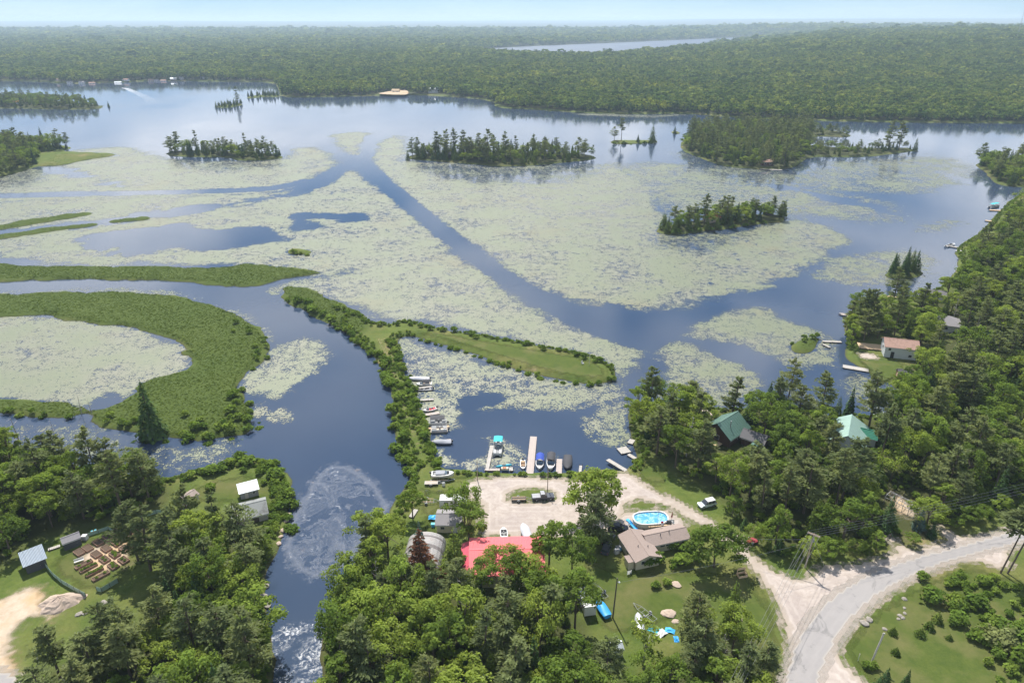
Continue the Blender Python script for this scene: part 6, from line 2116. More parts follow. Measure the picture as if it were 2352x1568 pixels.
def stadium(k, n=22):
    a_, b_ = PL / 2 + k, PW / 2 + k
    pts = []
    for i in range(n):
        th = 2 * math.pi * i / n
        x_ = math.copysign(abs(math.cos(th)) ** .62, math.cos(th)) * a_
        y_ = math.copysign(abs(math.sin(th)) ** .72, math.sin(th)) * b_
        pts.append((x_, y_))
    return pts


so, si = stadium(0), stadium(-.12)
for i in range(22):
    j = (i + 1) % 22
    MB().add([(*so[i], -.2), (*so[j], -.2), (*so[j], 1.25), (*so[i], 1.25), (*si[i], -.2), (*si[j], -.2), (*si[j], 1.25), (*si[i], 1.25)],
             [(0, 1, 2, 3), (5, 4, 7, 6)]).build('wall_panel', pm('grey_pool_wall', (.50, .48, .45), .6, var=.08), pool)
    a1, a2, b1, b2_ = stadium(.14)[i], stadium(.14)[j], stadium(-.16)[i], stadium(-.16)[j]
    MB().add([(*a1, 1.26), (*a2, 1.26), (*b2_, 1.26), (*b1, 1.26), (*a1, 1.33), (*a2, 1.33), (*b2_, 1.33), (*b1, 1.33)],
             [(3, 2, 1, 0), (4, 5, 6, 7), (0, 1, 5, 4), (2, 3, 7, 6), (1, 2, 6, 5), (3, 0, 4, 7)]).build('top_rail', WHITE, pool)
MB().add([(*p_, 1.08) for p_ in si], [tuple(range(22))]).build('water', POOLW, pool)
# deck, ladder and clutter round the pool
dk = plankdeck('wooden deck between the pool and the house', PH(1290, 500, 1.6), 5.6, 1.9, math.radians(8), WOODT, 'pool_deck', 'deck', LZ + .95)
t = thing('pool_slide', 'sky-blue plastic pool slide lying beside the pool', 'slide', PH(760, 560), math.radians(-58))
MB().loft([[(x_, -.35, z_ + .25), (x_, -.3, z_), (x_, .3, z_), (x_, .35, z_ + .25)] for x_, z_ in ((-1.8, .9), (-.8, .5), (.4, .25), (1.8, .15))], False, False).build('chute', SKYTARP, t)
for k in range(4):
    MB().box((-1.7 + .12 * k, 0, .2 + .2 * k), (.1, .6, .06)).build('rung', SKYTARP, t)
t = thing('air_mattress', 'blue inflatable float by the left end of the pool', 'float', PH(672, 425), math.radians(-60))
for k in range(4):
    MB().tube([(-.9, -.3 + .2 * k, .18), (.9, -.3 + .2 * k, .18)], .12, 8).build('tube', SKYTARP, t, True)
t = thing('parasol', 'closed dark red parasol at the right end of the pool', 'parasol', PH(1555, 400))
MB().tube([(0, 0, 0), (0, 0, 2.7)], .03, 6).build('pole', STEEL, t)
MB().tube([(0, 0, .9), (0, 0, 1.3), (0, 0, 2.6)], [.12, .2, .04], 8).build('folded_canopy', MAROON, t)
MB().tube([(0, 0, 0), (0, 0, .12)], .3, 10).build('base', DARKGREY, t)
for fx, fy, cm, lb in ((1500, 470, DARKGREY, 'dark covered grill on the pool deck'), (1590, 470, WHITE, 'white plastic chair right of the grill on the pool deck'), (1360, 505, WHITE, 'white chair with red towel on the pool deck')):
    t = thing('grill' if cm is DARKGREY else 'deck_chair', lb, 'grill' if cm is DARKGREY else 'chair', PH(fx, fy, 1.9))
    if cm is DARKGREY:
        MB().loft([[(-.6, -.3, 0), (.6, -.3, 0), (.6, .3, 0), (-.6, .3, 0)], [(-.6, -.3, .8), (.6, -.3, .8), (.6, .3, .8), (-.6, .3, .8)], [(-.45, -.15, 1.1), (.45, -.15, 1.1), (.45, .15, 1.1), (-.45, .15, 1.1)]]).build('cover', cm, t)
        for s in (-1, 1):
            MB().box((s * .8, 0, .75), (.35, .45, .05)).build('side_shelf', STEEL, t)
    else:
        MB().box((0, 0, .42), (.55, .55, .06)).build('seat', cm, t)
        MB().box((0, .26, .75), (.55, .06, .65)).build('backrest', REDP if 'red' in lb else cm, t)
        for sx in (-.24, .24):
            for sy in (-.24, .24):
                MB().tube([(sx, sy, 0), (sx, sy, .42)], .03, 5).build('leg', cm, t)

# red building
red = thing('red_roofed_building', 'long low building with bright red metal roof behind the trees', 'building', (-1.2, 119.6, LZ), math.radians(2.5))
gable(red, 15.4, 11.4, 3.4, 1.7, CREAM, RED_METAL, .4, panels=17)
MB().add([(-9.9, -4.6, 2.5), (-8.15, -4.6, 3.2), (-8.15, 5.2, 3.2), (-9.9, 5.2, 2.5), (-9.9, -4.6, 2.6), (-8.15, -4.6, 3.3), (-8.15, 5.2, 3.3), (-9.9, 5.2, 2.6)],
         [(3, 2, 1, 0), (4, 5, 6, 7), (0, 1, 5, 4), (1, 2, 6, 5), (2, 3, 7, 6), (3, 0, 4, 7)]).build('lean_to_roof', RED_DARK, red)
MB().box((-8.8, .3, 1.2), (1.9, 9.2, 2.7)).build('lean_to_wall', CREAM, red)
for xx in (-5, -1, 3):
    window(red, xx, 5.7, 1.8, 1.2, .9, '+y')
door(red, 5.8, 5.7, 0, '+y', 2.6, 2.4, WHITE)

# arched metal hut
hut = thing('arched_metal_hut', 'corrugated metal arch hut with pale rusty ribs', 'hut', (-19.6, 122.9, LZ), math.radians(-3))
nr, Lh, R1 = 18, 10.0, 4.3
for k in range(nr):
    y0_, y1_ = -Lh / 2 + Lh * k / nr, -Lh / 2 + Lh * (k + 1) / nr - .04
    pts0, pts1, ptm = [], [], []
    for i in range(13):
        th = math.pi * i / 12
        x_, z_ = -R1 * math.cos(th), 3.1 * math.sin(th) ** .85
        pts0.append((x_, y0_, z_ - .02))
        ptm.append((x_ * 1.02, (y0_ + y1_) / 2, z_ * 1.025 + .05))
        pts1.append((x_, y1_, z_ - .02))
    MB().loft([pts0, ptm, pts1], False, False).build('arch_rib', GALV_D if k in (4, 9, 10, 15) else GALV, hut)
for s in (-1, 1):
    MB().add([(-R1 * math.cos(math.pi * i / 12), s * (Lh / 2 - .1), 3.08 * math.sin(math.pi * i / 12) ** .85) for i in range(13)], [tuple(range(13))]).build('end_wall', GREY, hut)
door(hut, 0, -Lh / 2 + .06, 0, '-y', 2.4, 2.5, WHITE)

# grey shed and camper
q = P1(460, 862)
shed = thing('grey_roofed_shed', 'cream shed with grey shingle roof beside the camper', 'shed', (q[0] + 3.0, q[1] + 2.9, LZ), math.radians(-1))
gable(shed, 5.6, 5.2, 2.4, 1.0, CREAM, SHINGLE_GREY, .35)
window(shed, -1.4, -2.6, 1.4, .9, .7, '-y')
door(shed, 1.5, -2.6, 0, '-y')
for fx, fy, sx_, lb in ((290, 945, 1.7, 'crumpled sky-blue tarp left of the grey-roofed shed'), (295, 1075, 1.0, 'small blue plastic bin below the crumpled tarp')):
    t = thing('tarp' if sx_ > 1.2 else 'bin', lb, 'tarp' if sx_ > 1.2 else 'bin', PC(fx, fy))
    if sx_ > 1.2:
        r_ = np.random.default_rng(5)
        MB().loft([[(x_, y_, max(.05, .75 - .25 * (x_ ** 2 + y_ ** 2) + r_.uniform(-.15, .15))) for x_ in np.linspace(-1, 1, 7)] for y_ in np.linspace(-.8, .8, 6)], False, False).build('sheet', SKYTARP, t)
    else:
        MB().loft([[(-.35, -.3, 0), (.35, -.3, 0), (.35, .3, 0), (-.35, .3, 0)], [(-.42, -.36, .8), (.42, -.36, .8), (.42, .36, .8), (-.42, .36, .8)]]).build('bin_body', SKYTARP, t)
        MB().box((0, 0, .83), (.9, .78, .07)).build('lid', CYANP, t)


def camper(label, c, rz, L=6.6, Wd=2.35, Hc=2.3, name='camper'):
    t = thing(name, label, 'camper', (c[0], c[1], LZ), rz)
    prof = [(-L / 2, .6), (-L / 2 + .1, .55 + Hc), (L / 2 - .7, .55 + Hc), (L / 2, .55 + Hc * .55), (L / 2 - .15, .6)]
    MB().loft([[(x_, y_, z_) for x_, z_ in prof] for y_ in (-Wd / 2, Wd / 2)]).build('body', WHITE, t)
    MB().box((-.2, 0, .55 + Hc + .03), (L - 1.2, Wd + .04, .07)).build('roof', WHITE, t)
    MB().box((-.9, .2, .55 + Hc + .14), (.7, .7, .18)).build('roof_vent', GREY, t)
    MB().box((1.3, -.2, .55 + Hc + .12), (.45, .45, .14)).build('roof_vent', GREY, t)
    for s in (-1, 1):
        MB().box((0, s * (Wd / 2 + .012), 1.15), (L * .92, .02, .22)).build('stripe', GREY, t)
        window(t, -1.6, s * Wd / 2, 2.0, .9, .6, '-y' if s < 0 else '+y', STEEL)
        wheel(t, -.4, s * (Wd / 2 - .12), .34, .22)
    window(t, 1.9, -Wd / 2, 2.0, .8, .6, '-y', STEEL)
    door(t, .6, -Wd / 2, .6, '-y', .7, 1.8, GREY)
    MB().tube([(L / 2 - .2, -.5, .55), (L / 2 + 1.0, 0, .55), (L / 2 - .2, .5, .55)], .06, 4).build('hitch', STEEL, t)
    return t


q = P1(585, 690)
camper('white camper trailer beside the gravel lot', (q[0], q[1] + 1.3), 0.02)
q = P7(725, 800)
camper('white travel trailer under the trees left of the blue boat', (q[0] - .4, q[1] + 2.0), math.radians(100), 6.2)
q = P7(945, 1150)
t = thing('garden_shed', 'small white shed among the trees at the bottom', 'shed', (q[0], q[1], LZ), .3)
gable(t, 2.6, 2.2, 1.9, .7, WHITE, WHITE_ROOF, .2)
door(t, 0, -1.1, 0, '-y', .8, 1.7, GREY)
# left bank sheds
q = P2(1825, 590)
t = thing('white_roofed_shed', 'grey shed with sloping white metal roof on the left bank', 'shed', (q[0], q[1] + .8, LZ), math.radians(27), s=.88)
MB().add([(-2.4, -1.5, 0), (2.4, -1.5, 0), (2.4, 1.6, 0), (-2.4, 1.6, 0), (-2.4, -1.5, 2.2), (2.4, -1.5, 2.2), (2.4, 1.6, 3.0), (-2.4, 1.6, 3.0)],
         [(0, 1, 5, 4), (1, 2, 6, 5), (2, 3, 7, 6), (3, 0, 4, 7), (4, 5, 6, 7)]).build('wall', GREY, t)
MB().add([(-2.8, -1.9, 2.15), (2.8, -1.9, 2.15), (2.8, 2.0, 3.15), (-2.8, 2.0, 3.15), (-2.8, -1.9, 2.27), (2.8, -1.9, 2.27), (2.8, 2.0, 3.27), (-2.8, 2.0, 3.27)],
         [(3, 2, 1, 0), (4, 5, 6, 7), (0, 1, 5, 4), (1, 2, 6, 5), (2, 3, 7, 6), (3, 0, 4, 7)]).build('roof', WHITE_ROOF, t)
door(t, -.8, -1.5, 0, '-y', .9, 1.9, WOODG)
window(t, 1.2, -1.5, 1.4, .7, .6, '-y')
q = P2(1840, 730)
t = thing('patched_barn', 'old barn with grey roof patched in black below the white-roofed shed', 'barn', (q[0], q[1], LZ), math.radians(24))
gable(t, 7.6, 6.4, 1.9, 1.5, WOODG, PATCH_ROOF, .35)
door(t, 1.0, -3.2, 0, '-y', 1.6, 1.8, WOODD)
q = P2(1390, 640)
t = thing('brown_roofed_shed', 'small weathered shed with brown roof in the left clearing', 'shed', (q[0], q[1] + .4, LZ), math.radians(62))
gable(t, 3.4, 2.8, 1.9, .7, WOODG, RUST_ROOF, .3)
door(t, 0, -1.4, 0, '-y', .8, 1.7, WOODD)
# garden sheds
q1, q2 = P5(245, 455), P5(400, 398)
t = thing('tin_roofed_shed', 'dark grey shed with shiny tin roof at the garden corner', 'shed', (*(np.array(mid(q1, q2)[:2]) + np.array([-1.3, 1.9])), LZ), ang(q1, q2) + math.radians(4))
MB().add([(-1.9, -2.1, 0), (1.9, -2.1, 0), (1.9, 2.1, 0), (-1.9, 2.1, 0), (-1.9, -2.1, 2.3), (1.9, -2.1, 2.3), (1.9, 2.1, 2.9), (-1.9, 2.1, 2.9)],
         [(0, 1, 5, 4), (1, 2, 6, 5), (2, 3, 7, 6), (3, 0, 4, 7), (4, 5, 6, 7)]).build('wall', DARKGREY, t)
for k in range(5):
    xa = -2.3 + .92 * k
    MB().add([(xa, -2.5, 2.27), (xa + .9, -2.5, 2.27), (xa + .9, 2.5, 3.0), (xa, 2.5, 3.0), (xa, -2.5, 2.35), (xa + .9, -2.5, 2.35), (xa + .9, 2.5, 3.08), (xa, 2.5, 3.08)],
             [(3, 2, 1, 0), (4, 5, 6, 7), (0, 1, 5, 4), (1, 2, 6, 5), (2, 3, 7, 6), (3, 0, 4, 7)]).build('roof_panel', TIN, t)
door(t, .3, -2.1, 0, '-y', 1.2, 1.9, DARKGREY)
q1, q2 = P5(565, 248), P5(712, 192)
t = thing('garden_shed', 'dark grey gabled shed at the back of the garden', 'shed', (*(np.array(mid(q1, q2)[:2]) + np.array([-.5, 1.0])), LZ), ang(q1, q2))
gable(t, 3.4, 2.4, 2.0, .7, DARKGREY, SHINGLE_GREY, .2)
door(t, .4, -1.2, 0, '-y', 1.3, 1.8, DARKGREY)
for fx, fy, s_, lb in ((752, 145, 1.15, 'white caged water tank right of the dark grey shed'), (818, 98, .65, 'small white barrel behind the garden fence'), (848, 88, .65, 'second small white barrel behind the garden fence')):
    t = thing('water_tank' if s_ > 1 else 'rain_barrel', lb, 'tank' if s_ > 1 else 'barrel', P5(fx, fy))
    if s_ > 1:
        MB().box((0, 0, .7), (1.1, 1.0, 1.0)).build('tank', WHITE, t)
        MB().box((0, 0, .1), (1.2, 1.1, .16)).build('pallet', WOODG, t)
        for z_ in (.4, .7, 1.0):
            for s in (-1, 1):
                MB().box((0, s * .53, z_), (1.16, .03, .03)).build('cage_bar', STEEL, t)
        for x_ in (-.4, 0, .4):
            for s in (-1, 1):
                MB().box((x_, s * .53, .7), (.03, .035, 1.04)).build('cage_bar', STEEL, t)
    else:
        MB().tube([(0, 0, 0), (0, 0, .2), (0, 0, .7), (0, 0, .9)], [.26, .3, .3, .26], 10).build('drum', WHITE, t)
        MB().tube([(0, 0, .9), (0, 0, .94)], .2, 10).build('lid', CYANP, t)
plankdeck('pile of boards between the two garden sheds', P5(480, 225), 2.4, .9, .6, WOODG, 'board_pile', 'boards', LZ + .3)
t = thing('garden_bench', 'white bench at the end of the garden beds', 'bench', P5(700, 345), ang(P5(650, 350), P5(745, 318)))
for k in range(3):
    MB().box((0, -.2 + .2 * k, .45), (1.9, .17, .05)).build('seat_slat', WHITE, t)
for k in range(2):
    MB().box((0, .34, .62 + .18 * k), (1.9, .04, .15)).build('back_slat', WHITE, t)
for sx in (-.8, .8):
    MB().box((sx, .05, .22), (.08, .6, .44)).build('leg', WHITE, t)

# raised beds
bed_dir = ang(P5(650, 268), P5(700, 305))
long_dir = ang(P5(672, 405), P5(810, 335))
VEG = make_shrub(801, .45, .5, 8, 24, .09)
BEDS = [(700, 268, 0), (777, 230, 0), (865, 180, 0), (953, 133, 1), (1035, 82, 0), (852, 283, 0), (940, 233, 0), (1028, 183, 2), (1110, 135, 1), (925, 330, 1), (1014, 284, 2), (1100, 235, 0), (1002, 385, 2), (1092, 335, 1),
        (1190, 90, 1), (1265, 45, 1), (1258, 140, 0), (1180, 190, 1)]
LBEDS = [(742, 372, 1), (782, 402, 2), (836, 437, 3), (892, 475, 1)]
rown = ['row nearest the shed', 'second row', 'third row', 'last row']
for i, (x, y, veg) in enumerate(BEDS + LBEDS):
    lng = i >= len(BEDS)
    L_, W_ = (3.5, 1.05) if lng else (2.45, 1.5)
    what = {0: 'bare brown soil', 1: 'sparse seedlings', 2: 'leafy green plants', 3: 'a full bed of green'}[veg]
    if lng:
        lb = ['long wooden bed nearest the white bench', 'second long wooden bed from the white bench', 'third long wooden bed, filled with green', 'long wooden bed nearest the dirt heap'][i - len(BEDS)]
    else:
        lb = 'wooden raised bed with %s, %s in the garden' % (what, ['first of the back row', 'second of the back row', 'third of the back row', 'fourth of the back row', 'fifth of the back row', 'first of the middle row', 'second of the middle row',
                                                                    'third of the middle row', 'fourth of the middle row', 'first of the third row', 'second of the third row', 'third of the third row', 'first of the front row', 'second of the front row',
                                                                    'sixth of the back row', 'last of the back row', 'last of the middle row', 'last of the third row'][i])
    t = thing('raised_bed', lb, 'garden bed', P5(x, y), long_dir if lng else bed_dir, 'raised beds in the vegetable garden')
    for s in (-1, 1):
        MB().box((0, s * W_ / 2, .24), (L_, .07, .5)).build('board', WOODB, t)
        MB().box((s * (L_ / 2 - .035), 0, .24), (.07, W_ - .08, .49)).build('board', WOODB, t)
    MB().box((0, 0, .2), (L_ - .1, W_ - .1, .38)).build('soil', SOIL, t)
    nv = {0: 0, 1: 2, 2: 5, 3: 8}[veg]
    for k in range(nv):
        o = link('plant', VEG, t)
        o.location = ((k + .5) / nv * L_ - L_ / 2 + rng.uniform(-.1, .1), rng.uniform(-.2, .2) * W_, .38)
        o.scale = (.9, .9, .6 + .3 * rng.uniform())
sheet('garden_path', [W([(655, 300), (860, 190), (1060, 80), (1200, 130), (1180, 340), (1060, 420), (990, 440), (830, 530), (640, 330)], P5)], [], .8, LZ + .024, DIRT, 'trodden sandy paths between the raised beds', 'path')


def fence(label, pts, h=1.25, step=2.2, mat=SAGEM, name='garden_fence'):
    a0 = pts[0]
    t = thing(name, label, 'fence', a0)
    first = True
    for a, b in zip(pts[:-1], pts[1:]):
        n = max(1, int(round(dist(a, b) / step)))
        for i in range(n + 1):
            p_ = mid(a, b, i / n)
            if i > 0 or first:
                MB().box((p_[0] - a0[0], p_[1] - a0[1], h / 2), (.08, .08, h + .1)).build('post', WOODD, t)
            first = False
            if i < n:
                p2 = mid(a, b, (i + 1) / n)
                c_ = mid(p_, p2)
                MB().box((c_[0] - a0[0], c_[1] - a0[1], h / 2), (dist(p_, p2) - .1, .025, h - .1), ang(p_, p2)).build('mesh_panel', mat, t)
    return t


fence('green mesh fence along the garden beside the dirt heap', [P5(398, 378), P5(470, 470), P5(548, 535), P5(660, 600), P5(762, 655)])
fence('green mesh fence at the lower end of the garden', [P5(855, 600), P5(900, 610), P5(1045, 525)])
fence('grey mesh fence behind the garden barrels', [P5(780, 118), P5(870, 90), P5(958, 58), P5(1010, 92)], 1.0)
fence('pale mesh fence across the back of the garden', [P2(1080, 735), P2(1150, 715), P2(1270, 712)], 1.1)

# soil heap
mb = MB()
r_ = np.random.default_rng(9)
n1, n2 = 26, 9
rings = []
for j in range(n2):
    f_ = j / (n2 - 1)
    ring = []
    for i in range(n1):
        a = 2 * math.pi * i / n1
        wob = 1 + .13 * math.sin(3 * a + 1) + .08 * math.sin(7 * a) + r_.uniform(-.05, .05)
        rad = (1 - f_) * wob
        z_ = 1.75 * (1 - (1 - f_) ** 1.6) + r_.uniform(-.10, .12) * (f_ > 0)
        ring.append((4.2 * rad * math.cos(a), 2.9 * rad * math.sin(a), z_ - .05))
    rings.append(ring)
mb.loft(rings, False)
hp = mb.build('soil_heap', SANDP)
hp.location = P5(535, 705)
hp.rotation_euler = (0, 0, .35)
tag(hp, 'big heap of pale sandy soil in the dirt yard', 'soil heap')


def rock(label, c, s, group=None, flat=.65, seed=1, mat=None):
    r_ = np.random.default_rng(seed)
    rings = []
    for j, (f_, z_) in enumerate(((.85, -.2), (1, .15), (.88, .55), (.5, .85), (.08, .95))):
        rings.append([(math.cos(a) * f_ * s * (1 + r_.uniform(-.18, .18)), math.sin(a) * f_ * s * .8 * (1 + r_.uniform(-.18, .18)), z_ * s * flat * (1 + r_.uniform(-.1, .1))) for a in np.linspace(0, 2 * math.pi, 10)[:-1]])
    o = MB().loft(rings).build('boulder', mat or ROCKM, None)
    o.location = c
    o.rotation_euler = (0, 0, r_.uniform(0, 6))
    return tag(o, label, 'boulder', group)


for i, (x, y, s, lb) in enumerate(((1215, 1095, .95, 'largest grey boulder on the roadside lawn'), (1250, 1068, .8, 'grey boulder touching the largest one'), (1500, 985, .4, 'small pale stone farthest back on the roadside lawn'),
                                   (1503, 1022, .45, 'pale stone below the farthest one'), (1470, 1040, .55, 'dark stone of the middle stone group'), (1490, 1055, .5, 'second dark stone of the middle stone group'),
                                   (1458, 1062, .4, 'low pale stone beside the dark stones'), (1360, 1135, .5, 'pinkish stone left of a little spruce'), (1500, 920, .6, 'half-hidden stone at the edge of the shrubs'))):
    rock(lb, P3(x, y), s, 'stones on the roadside lawn', seed=i + 3)
for i, (x, y, s, lb) in enumerate(((1495, 545, 1.2, 'round pile of stone in the lawn bed'), (1430, 800, 1.5, 'broad flat stone heap at the lower edge of the lawn'), (1490, 870, .8, 'stone below the broad flat heap'), (2065, 840, .9, 'pinkish stone right of the tall cedar'))):
    rock(lb, P7(x, y), s, None, .35, 40 + i, SANDP)
for i, (x, y, s, lb) in enumerate(((910, 705, .9, 'grey boulder below the garden gate'), (700, 805, .8, 'pale flat stone at the edge of the thicket'), (750, 800, .6, 'second pale stone at the edge of the thicket'))):
    rock(lb, P5(x, y), s, None, .5, 60 + i)
for i, (px, py, s) in enumerate(((658, 1195, .8), (664, 1180, .6), (650, 1218, .9), (645, 1232, .6), (640, 1248, .7), (606, 1370, 1.0), (615, 1390, .9), (612, 1345, .8), (625, 1410, .7))):
    q = G(px, py, .2)
    rock(['pale stone at the left river bank, %s' % w_ for w_ in ('upper group, largest', 'upper group, topmost', 'middle of the bank', 'below the middle stone', 'lowest of the pale row', 'dark lower bank, biggest', 'dark lower bank, next to the biggest', 'dark lower bank, topmost', 'dark lower bank, lowest')][i],
         q, s, 'stones on the left river bank', .5, 80 + i, SANDP if i < 5 else ROCKM)

# wooden planter frame by the drive, red object, scrap on lawn
t = thing('planter_frame', 'open wooden planter frame on the lawn beside the drive', 'planter', P3(345, 755), .25)
for s in (-1, 1):
    MB().box((0, s * .6, .25), (2.0, .12, .5)).build('board', WOODT, t)
    MB().box((s * 1.0, 0, .25), (.12, 1.1, .5)).build('board', WOODT, t)
    MB().box((s * .9, .5, .75), (.12, .12, 1.5)).build('post', WOODT, t)
MB().box((0, .5, 1.5), (2.0, .1, .5)).build('back_board', WOODT, t)
q = P3(425, 515)
trailer('low dark red flatbed trailer under the trees by the drive', q, 0.05, 4.0, 1.9, MAROON, 'flatbed_trailer', False)
for x, y, mt, lb, s_ in ((1310, 950, CYANP, 'turquoise tarp crumpled below the upturned boat', 1.1), (1360, 975, WHITE, 'white sheet crumpled between the tarps', 1.0), (1440, 950, SKYTARP, 'sky-blue tarp crumpled at the lawn edge', .8), (1495, 1025, BLUETARP, 'small blue tarp under the grey-green pine', .6)):
    t = thing('crumpled_tarp', lb, 'tarp', P7(x, y), rng.uniform(0, 3))
    r_ = np.random.default_rng(int(x))
    MB().loft([[(x_ * s_, y_ * s_, max(.04, .5 * s_ - .3 * (x_ ** 2 + y_ ** 2) * s_ + r_.uniform(-.12, .12))) for x_ in np.linspace(-1.2, 1.2, 7)] for y_ in np.linspace(-.8, .8, 6)], False, False).build('sheet', mt, t)
t = thing('lawn_ladder_rack', 'white slatted rack standing at the corner of the house', 'rack', P7(1080, 455), .4)
for k in range(5):
    MB().box((0, 0, .2 + .2 * k), (1.1, .06, .08)).build('slat', WHITE, t)
for s in (-1, 1):
    MB().box((s * .5, 0, .55), (.08, .07, 1.1)).build('upright', WHITE, t)
for x, y, lb, mt in ((970, 265, 'white water heater tank beside the side entry', WHITE), (985, 240, 'blue and white crate pile behind the side entry', SKYTARP), (640, 298, 'small white car trailer box right of the red building', WHITE)):
    t = thing('storage_box', lb, 'box', P7(x, y), .3)
    MB().box((0, 0, .5), (1.1, .8, 1.0)).build('box', mt, t)
    MB().box((0, 0, 1.03), (1.2, .9, .08)).build('lid', GREY, t)
    for s in (-1, 1):
        MB().box((s * .4, -.42, .5), (.08, .06, .9)).build('batten', GREY, t)

# ---------------------------------------------------------------- right shore buildings
def hip(t, L, Wd, hw, rise, wallm, roofm, over=.5):
    a, b = L / 2, Wd / 2
    MB().box((0, 0, hw / 2 - .15), (L, Wd, hw + .3)).build('wall', wallm, t)
    A, B = a + over, b + over
    r_ = max(.3, A - B)
    V = [(-A, -B, hw), (A, -B, hw), (A, B, hw), (-A, B, hw), (-r_, 0, hw + rise), (r_, 0, hw + rise)]
    for nm, f_ in (('front', (0, 1, 5, 4)), ('right', (1, 2, 5)), ('back', (2, 3, 4, 5)), ('left', (3, 0, 4))):
        pts = [V[i] for i in f_]
        MB().add(pts + [(x, y, z - .1) for x, y, z in pts], [tuple(range(len(pts))), tuple(range(len(pts), 2 * len(pts)))[::-1]] +
                 [(i, (i + 1) % len(pts), len(pts) + (i + 1) % len(pts), len(pts) + i) for i in range(len(pts))]).build('roof_slope', roofm, t)


q = P4(230, 1330)
t = thing('green_roofed_house', 'house with tall green metal gable roof and dark log walls', 'house', (q[0] + 1.2, q[1] + 5.5, LZ), math.radians(42))
gable(t, 9.5, 8.4, 3.0, 3.0, LOGWALL, GREEN_ROOF, .6, panels=11)
window(t, 0, -4.2, 1.7, 1.4, 1.1, '-y')
window(t, -4.75, 0, 1.7, 1.6, 1.2, '-x')
MB().tube([(-1.8, -2.2, 4.0), (-1.8, -2.2, 6.6)], .14, 8).build('stovepipe', STEEL, t)
MB().box((-6.2, .5, .5), (2.4, 5.5, .2)).build('porch_deck', WOODT, t)
q = P4(430, 1350)
t = thing('log_annex', 'dark log annex with charcoal roof and small green porch roof', 'house', (q[0] + .6, q[1] + 2.6, LZ), math.radians(-38))
gable(t, 6.2, 4.6, 2.5, 1.3, LOGWALL, SHINGLE_DK, .5)
gable(t, 2.6, 2.2, 2.0, .8, LOGWALL, GREEN_ROOF, .3, 1.6, -3.2, rot=True, names=('porch_wall', 'porch_roof'))
q = P4(1090, 1330)
t = thing('pale_green_roofed_house', 'house with faded pale green metal roof under the trees', 'house', (q[0], q[1] + 2, LZ), math.radians(62))
gable(t, 12, 9, 3.0, 2.6, PALE_SIDING, PALE_GREEN, .6, panels=13)
window(t, 2, -4.5, 1.7, 1.4, 1.1, '-y')
gable(t, 4.0, 3.4, 2.8, 1.4, PALE_SIDING, GREEN_ROOF2, .4, 2.5, -5.2, rot=True, names=('dormer_wall', 'dormer_roof'))
q = P4(1470, 722)
t = thing('white_cottage', 'white two-storey cottage with rusty brown roof by the lake', 'cottage', (q[0], q[1] + 4.0, LZ), math.radians(-17))
gable(t, 10.4, 7.4, 4.2, 1.7, PALE_SIDING, SHINGLE_RED, .5)
door(t, -2.6, -3.7, 0, '-y', 1.1, 2.3, BLACKP)
window(t, -3.8, -3.7, 3.2, .8, .9, '-y')
window(t, 3.0, -3.7, 1.4, 1.0, .9, '-y')
window(t, -5.2, 0, 2.6, 1.2, 1.0, '-x')
plankdeck('wooden terrace left of the white cottage', P4(1240, 640), 8.5, 5.0, -.25, WOODT, 'terrace', 'terrace', LZ + .5)
q = P4(1215, 700)
sheet('sand_patch', [W([(1145, 680), (1210, 672), (1300, 700), (1290, 728), (1215, 722), (1160, 705)], P4)], [], .8, LZ + .03, GRAVEL, 'pale sand patch on the cottage shore', 'sand')
q = P4(1480, 865)
t = thing('red_shed', 'small reddish wooden shed with dark roof below the cottage lawn', 'shed', (q[0], q[1] + 1.0, LZ), math.radians(-14))
gable(t, 4.2, 3.0, 2.2, 1.0, REDWOOD, SHINGLE_DK, .3)
door(t, -2.1, 0, 0, '-x', .9, 1.8, WOODT)
q = P4(1770, 520)
t = thing('grey_roofed_house', 'house with grey hipped roof half hidden behind the cottage', 'house', (q[0], q[1] + 2.5, LZ), math.radians(-20))
hip(t, 11, 8.5, 2.8, 2.4, WHITE, SHINGLE_GREY)
window(t, 0, -4.25, 1.6, 1.4, 1.0, '-y')
q = P4(1660, 290)
t = thing('boathouse', 'boathouse with dark low roof and white eaves by the upper docks', 'boathouse', (q[0], q[1], LZ), math.radians(-25))
gable(t, 10, 8, 2.4, 1.2, WHITE, SHINGLE_DK, .5)
door(t, 0, -4, 0, '-y', 2.6, 2.1, GREY)
q = PE(2300, 1370)
t = thing('metal_carport_frame', 'bare silver frame of a carport in the clearing by the road', 'frame', (*P3(1480, 275)[:2], LZ), math.radians(-52))
for k in range(6):
    x_ = -3.6 + 1.44 * k
    MB().tube([(x_, -1.6, 0), (x_, -1.6, 1.9), (x_, -1.0, 2.5), (x_, 1.0, 2.5), (x_, 1.6, 1.9), (x_, 1.6, 0)], .07, 5).build('hoop', STEEL, t)
for y_, z_ in ((-1.6, 1.9), (1.6, 1.9), (-1.0, 2.5), (1.0, 2.5)):
    MB().tube([(-3.6, y_, z_), (3.6, y_, z_)], .06, 5).build('rail', STEEL, t)
sheet('clearing_gravel', [W([(1360, 100), (1420, 130), (1500, 180), (1600, 280), (1640, 340), (1560, 360), (1440, 320), (1380, 240)], P3)], [], .8, LZ + .02, DIRT, 'sandy clearing round the carport frame', 'clearing')
t = thing('garden_chairs', 'white garden chair on the grass behind the cottage', 'chair', P4(1430, 500))
MB().box((0, 0, .45), (.8, .8, .08)).build('seat', WHITE, t)
MB().box((0, .4, .9), (.8, .08, .9)).build('backrest', WHITE, t)
for sx in (-.35, .35):
    for sy in (-.35, .35):
        MB().box((sx, sy, .22), (.08, .08, .44)).build('leg', WHITE, t)

